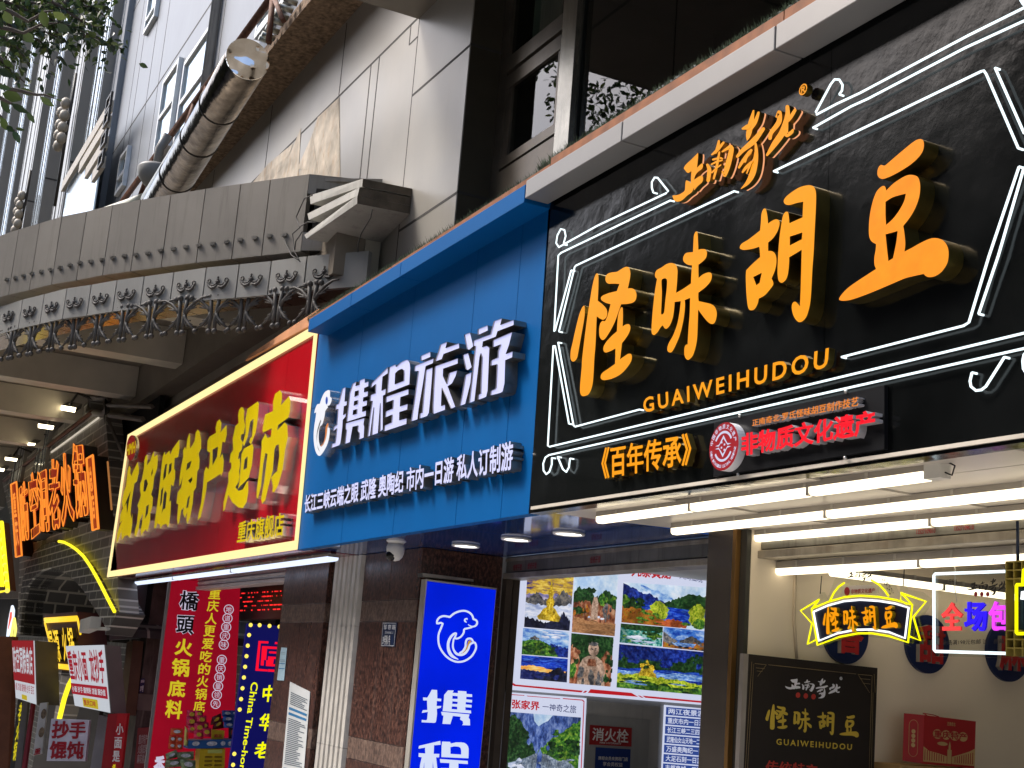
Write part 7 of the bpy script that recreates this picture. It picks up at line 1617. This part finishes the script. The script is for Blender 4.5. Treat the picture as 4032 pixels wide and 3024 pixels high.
flat_thing('pier', 'dark brick pier under the far left lightbox', 'pier', [onY(H3(*p), 5.3) for p in ((480, 30), (850, 30), (700, 830), (500, 830))], (0, .3, 0), brick_d)
flat_thing('door_panel', 'pale grey door panel behind the red banner', 'door', [onX(H3(*p), -27.2) for p in ((1230, 1000), (1350, 1030), (1270, 1760), (1110, 1760))], (-.05, .05, 0), mat('pale_grey_door', (.26, .28, .30), .5))
flat_thing('timber_post', 'brown timber post beside the white lightbox', 'post', [onY(H3(*p), 5.6) for p in ((1580, 90), (1659, 70), (1560, 1000), (1480, 960))], (0, .2, 0), mat('brown_timber', (.10, .055, .03), .6, var=.2))
flat_thing('brick_pier', 'short grey brick pier below the arch lit by a yellow neon line', 'pier', [onY(H3(*p), 5.15) for p in ((760, 500), (900, 540), (760, 1080), (670, 1040))], (0, .3, 0), brick)
wq = [onX(H3(*p), -31) for p in ((-60, 20), (170, 20), (100, 1760), (-60, 1760))]
flat_thing('wood_panel', 'reddish brown timber wall panel at the far left', 'wall panel', wq, (-.05, .1, 0), mat('red_brown_timber', (.13, .045, .022), .55, var=.25, scale=3, bump=.2, bscale=20))
q = [onX(H3(*p), -30.2) for p in ((225, 800), (330, 830), (200, 1760), (110, 1760))]; o = flat_thing('banner', 'dark grey banner with yellow brush characters at the far left', 'banner', q, (-.03, .05, 0), mat('dark_banner', (.05, .05, .05), .6)); f = bil(shade(q, (.02, -.01, 0))); words(o, 'lettering', '老\n火\n锅', [f(.25, .97), f(.75, .97), f(.75, .2), f(.25, .2)], [yel_pr], None, .03, align='CENTER')
q = [onX(H3(*p), -28.6) for p in ((500, 850), (590, 840), (520, 1480), (410, 1500))]; o = flat_thing('menu_banner', 'narrow pale menu banner with two bowl pictures', 'menu', q, (-.03, .03, 0), mat('pale_menu', (.45, .46, .46), .5)); f = bil(shade(q, (.02, -.01, 0)))
mb = MB()
for v in (.78, .42): mb.add([f(.72+.36*math.cos(a), v+.10*math.sin(a)) for a in [2*math.pi*k/16 for k in range(16)]], [list(range(16))])
mb.build('bowl_print', mat('bowl_print', (.16, .12, .08), .5, var=.5, scale=20), o); words(o, 'lettering', '重', [f(.2, .12), f(.9, .12), f(.85, .0), f(.1, .0)], [rpaint], None, .03)
flat_thing('door_post', 'crimson edged dark door post at the far left', 'post', [onX(H3(*p), -29.4) for p in ((385, 850), (420, 850), (300, 1760), (255, 1760))], (-.05, .05, 0), mat('crimson_post', (.20, .02, .035), .5))
flat_thing('door_post', 'grey steel door post between the dark banner and the crimson post', 'post', [onX(H3(*p), -29.9) for p in ((280, 830), (350, 830), (250, 1760), (170, 1760))], (-.05, .05, 0), mat('grey_post', (.12, .12, .12), .5))
flat_thing('door_leaf', 'black doorway leaf behind the square sign', 'door', [onY(H3(*p), 7.2) for p in ((560, 800), (1250, 900), (1130, 1760), (380, 1760))], (0, .1, 0), mat('dark_doorway', (.02, .015, .012), .6))
# neon cake shaped sign and yellow bulb sign at the left edge
o = empty('neon_sign', onY(L1(70, 850), 4.4), 'small coloured neon emblem sign at the far left', 'neon sign')
for pts, c in ([[(80, 612), (62, 700), (50, 800), (48, 815), (85, 690), (88, 640), (80, 612)], (.75, .85, 1)], [[(75, 650), (60, 760)], (1, .1, .05)], [[(92, 690), (80, 760), (68, 840), (90, 830), (102, 760), (92, 690)], (1, .9, .2)]): MB().tube([onY(L1(*p), 4.4) for p in pts], .035, 6).build('neon_tube', emat('neon_cake_%d' % int(c[2]*100), c, 1.3), o)
q = [onY(L1(*p), 4.2) for p in ((-60, 90), (22, 68), (62, 510), (-60, 530))]; o = empty('bulb_sign', q[3], 'yellow neon and bulb sign cut by the left edge of the picture', 'neon sign'); MB().slab(q, (0, .15, 0)).build('board', mat('bulb_board', (.06, .02, .01), .5), o)
MB().tube(shade([q[0], q[1], q[2], q[3]], (0, -.04, 0)), .05, 6).build('neon_tube', emat('lemon_neon', (1, .8, .02), 1.5), o)
for i in range(8): MB().ball(onY(L1(12+5*i, 125+55*i), 4.15), .06, nu=8, nv=5).build('bulb', bulb, o)
for i in range(4): MB().tube(shade([onY(L1(-40+14*i, 130), 4.2), onY(L1(-12+14*i, 480), 4.2)], (0, -.03, 0)), .03, 6).build('neon_tube', emat('lemon_neon', (1, .8, .02), 1.5), o)
flat_thing('far_wall', 'slate grey wall strip left of the brick front', 'wall', [onY(H1(*p), 5.3) for p in ((-60, 1200), (200, 1075), (270, 1659), (-60, 1659))], (0, .2, 0), mat('slate_wall', (.12, .13, .13), .6))
flat_thing('far_wall', 'brown wall strip below the slate strip beside the yellow bulb sign', 'wall', [onY(L1(*p), 5.4) for p in ((-60, 50), (130, 20), (150, 560), (-60, 560))], (0, .2, 0), mat('brown_wall_strip', (.16, .13, .11), .6))
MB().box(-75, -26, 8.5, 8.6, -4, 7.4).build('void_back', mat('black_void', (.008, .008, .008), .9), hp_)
# ================================================================= street trees
leaf_m = None
def leaf_mat(name, c1, c2, c3):
    m, N, L, b = _pr(name); oi = N.new('ShaderNodeNewGeometry'); r = N.new('ShaderNodeValToRGB'); e = r.color_ramp.elements
    e[0].color = (*c1, 1); e[1].color = (*c3, 1); e.new(.6).color = (*c2, 1); L.new(oi.outputs['Random Per Island'], r.inputs[0]); L.new(r.outputs[0], b.inputs['Base Color'])
    b.inputs['Roughness'].default_value = .38; b.inputs['Transmission Weight'].default_value = 0
    N.remove(b) if False else None
    tr = N.new('ShaderNodeBsdfTranslucent'); L.new(r.outputs[0], tr.inputs[0]); mx = N.new('ShaderNodeMixShader'); mx.inputs[0].default_value = .3
    L.new(b.outputs[0], mx.inputs[1]); L.new(tr.outputs[0], mx.inputs[2]); L.new(mx.outputs[0], N['Material Output'].inputs[0]); return m
leaf_m = leaf_mat('leaf_green', (.010, .022, .008), (.030, .058, .016), (.085, .115, .025)); bark = mat('bark', (.07, .055, .045), .85, var=.4, bump=.6, bscale=25)
def leaf(mb, p, d, n, ln, wd, curl=.15):
    """pointed leaf: five stations, folded on the midrib"""
    d = d.normalized(); s = d.cross(n)
    if s.length < 1e-4: return
    s.normalize(); n = s.cross(d); a = len(mb.v); V = []
    st = ((0, .0), (.28, .85), (.55, 1.0), (.8, .55), (1, 0))
    for t, w_ in st:
        c = p+d*(ln*t)-n*(curl*ln*t*t)
        if w_ == 0: V.append(c)
        else: V += [c+s*(wd*w_/2)+n*(wd*.12), c, c-s*(wd*w_/2)+n*(wd*.12)]
    F = [(0, 1, 2), (0, 2, 3), (1, 4, 5, 2), (2, 5, 6, 3), (4, 7, 8, 5), (5, 8, 9, 6), (7, 10, 8), (8, 10, 9)]
    mb.add(V, F, 0, True)
rnd = random.Random(21)
def rdir(up=0): 
    v = Vector((rnd.gauss(0, 1), rnd.gauss(0, 1), rnd.gauss(up, 1))); return v.normalized()
def inpoly(p, poly):
    c = False; j = len(poly)-1
    for i in range(len(poly)):
        if (poly[i][1] > p[1]) != (poly[j][1] > p[1]) and p[0] < (poly[j][0]-poly[i][0])*(p[1]-poly[i][1])/(poly[j][1]-poly[i][1])+poly[i][0]: c = not c
        j = i
    return c
def street_tree(x, y, h, label, crown_mesh=None, R_=3.2, z0=5.5, nl=5200, extra=None, ls=1):
    o = empty('street_tree', (x, y, 0), label, 'tree', 'street trees along the kerb')
    tb = MB(); tb.tube([(x, y, 0), (x+.1, y, 2), (x, y+.1, 4), (x+.15, y, 6.5), (x, y, h*.75)], [.26, .21, .18, .13, .04], 12)
    for i in range(9):
        a = rnd.uniform(0, 6.28); z = rnd.uniform(4.2, h*.6); e = Vector((x+R_*.8*math.cos(a), y+R_*.8*math.sin(a), z+rnd.uniform(1, 2.6))); tb.tube([(x+.05, y, z), ((x+e.x)/2, (y+e.y)/2, z+.5), e], [.08, .055, .015], 7)
    tb.build('trunk', bark, o)
    cb_ = MB(); blobs = [(Vector((x+rnd.gauss(0, R_*.45), y+rnd.gauss(0, R_*.45), rnd.uniform(z0, h-1))), rnd.uniform(.5, 1.25)) for _ in range(46)]
    for _ in range(nl):
        c, r = rnd.choice(blobs); p = c+rdir()*r*rnd.random()**.4; leaf(cb_, p, rdir(-.3), rdir(.8), rnd.uniform(.10, .17)*ls, rnd.uniform(.05, .08)*ls)
    if extra: extra(cb_, tb)
    cb_.build('crown', leaf_m, o); return o
# branch reaching into the picture, top left: twigs with small leaves, a nearer spray of larger leaves
near = empty('street_tree', (-7.2, -1.6, 0), 'street tree whose dark leafy branch hangs into the upper left corner', 'tree')
tw = MB(); cb = MB()
tw.tube([(-7.2, -1.6, 0), (-7.1, -1.55, 2.2), (-7.3, -1.5, 4.2), (-7.6, -1.2, 5.6), (-8.0, -.6, 6.6)], [.22, .18, .15, .10, .06], 12)
def at(u, v, dist): 
    r_ = ray(UL(u, v)).normalized(); return EYE+r_*dist
def twig(pts, d0, r0=.012, r1=.003):
    P = [at(u, v, d0) for u, v in pts]; tw.tube(P, [LERP(r0, r1, i/(len(P)-1)) for i in range(len(P))], 5); return P
twigs = [([(-40, 10), (100, 20), (250, 80), (330, 160), (380, 240)], 8.9), ([(-40, 120), (80, 130), (220, 200), (260, 300)], 9.2), ([(100, -40), (260, 60), (420, 130), (520, 160)], 9.3), ([(-40, 380), (60, 400), (140, 420), (200, 520)], 8.9), ([(420, -50), (600, 10), (760, 30), (900, 120)], 9.2), ([(-40, -10), (120, 40), (180, 150), (330, 280)], 9.4), ([(-60, -40), (150, 60), (380, 150), (560, 220), (720, 260), (880, 350), (1060, 430), (1140, 455)], 8.6), ([(300, -60), (480, 40), (640, 90), (820, 60), (1000, 40)], 9.0), ([(560, -40), (650, 100), (760, 200), (800, 380), (830, 520)], 8.8), ([(-40, 150), (120, 260), (280, 330), (420, 420), (480, 560)], 8.4), ([(-40, 300), (80, 380), (180, 460), (270, 600)], 8.2), ([(-40, 60), (60, 160), (130, 330), (90, 480), (40, 560)], 8.3), ([(300, 60), (420, 200), (560, 330), (640, 420), (700, 470)], 8.9), ([(700, -40), (820, 30), (940, 120), (1000, 170)], 9.1), ([(-40, 480), (60, 620), (150, 700), (230, 770)], 8.0), ([(60, -40), (240, 20), (420, 40), (560, 30)], 8.7), ([(400, -30), (560, 60), (700, 160), (860, 240), (970, 260)], 8.5), ([(-40, 220), (160, 300), (330, 260), (480, 320), (600, 380)], 8.6)]
for pts, d0 in twigs:
    P = twig(pts, d0)
    for i in range(len(P)-1):
        L_ = (P[i+1]-P[i]).length
        for k in range(int(L_/.0042)):
            p = P[i].lerp(P[i+1], rnd.random())+rdir()*rnd.random()**1.5*.16*(.5+rnd.random())
            leaf(cb, p, rdir(-.5)+(P[i+1]-P[i]).normalized()*.5, rdir(.6), rnd.uniform(.035, .062), rnd.uniform(.02, .032))
for base, tip, wd in (((390, 90), (435, 265), 85), ((490, 110), (620, 185), 75), ((525, 220), (655, 295), 80), ((40, 100), (110, 230), 85), ((130, 150), (200, 250), 60), ((210, 310), (320, 395), 85), ((-30, 30), (60, 90), 80), ((175, 830), (330, 885), 60), ((370, 895), (508, 1000), 62), ((420, 880), (530, 900), 30), ((520, 925), (585, 945), 14), ((0, 930), (98, 1065), 62), ((100, 965), (270, 1060), 60), ((250, 1035), (325, 1155), 48), ((0, 1090), (70, 1220), 70), ((60, 1180), (130, 1230), 52), ((120, 1215), (185, 1340), 62), ((145, 1195), (230, 1215), 34), ((20, 870), (210, 930), 110), ((-40, 800), (110, 830), 50), ((30, 560), (120, 620), 60), ((-20, 640), (110, 720), 70), ((-20, 270), (60, 320), 80), ((-30, 150), (30, 260), 60)):
    dd = rnd.uniform(5.2, 5.7); A_, B_ = at(*base, dd), at(*tip, dd+rnd.uniform(-.03, .03)); leaf(cb, A_, B_-A_, (-ray(UL(*base))+rdir()*.5), (B_-A_).length, wd/2.37/FPX*dd, .06)
for pts in ([(-60, 760), (40, 820), (200, 850), (340, 885), (420, 885), (520, 920)], [(-60, 880), (30, 930), (100, 965), (200, 1010)], [(-60, 1040), (0, 1090), (80, 1190), (140, 1220)], [(-60, 40), (120, 120), (260, 200), (420, 110), (500, 100)], [(-60, 240), (120, 280), (220, 310), (400, 220), (540, 215)]): twig(pts, 5.45, .010, .003)
tw.build('trunk', bark, near); cb.build('crown', leaf_m, near)
TREES = [(-34, -8, 'tall street tree mirrored in the big dark window pane'), (-25, -8.5, 'tall street tree across the street, facing the blue sign'), (-16, -8, 'tall street tree across the street, facing the black sign'), (-7, -8.6, 'tall street tree across the street beside the viewer'), (-43, -8.4, 'tall street tree across the street, facing the hotpot front'), (3, -8.2, 'tall street tree behind the viewer')]
proto = street_tree(TREES[0][0], TREES[0][1], 24, TREES[0][2], z0=6, R_=4.4, nl=9000, ls=2.0)
for x, y, lab in TREES[1:]:
    r = proto.copy(); COL.objects.link(r); r.location = (x, y, 0); r.rotation_euler.z = rnd.uniform(0, 6); r['label'] = lab
    for ch in list(proto.children):
        k = ch.copy(); COL.objects.link(k); k.parent = r
# unseen block added across the street, sized and darkened to keep reflections dark
opp = empty('added_street_block', (-20, -20, 0), 'dull brown block added across the street to darken reflections and hold back low skylight', 'building')
MB().box(-420, 60, -40, -30, -5, 30).build('wall', mat('dull_block', (.07, .065, .058), .8, var=.2), opp)
wb_ = MB()
for k in range(-118, 58, 4):
    for z in range(1, 25, 3): wb_.box(k, k+2, -30.0, -29.95, z, z+1.6)
o = wb_.build('window_band', mat('dark_panes', (.03, .035, .04), .1), opp); tag(o, kind='stuff')
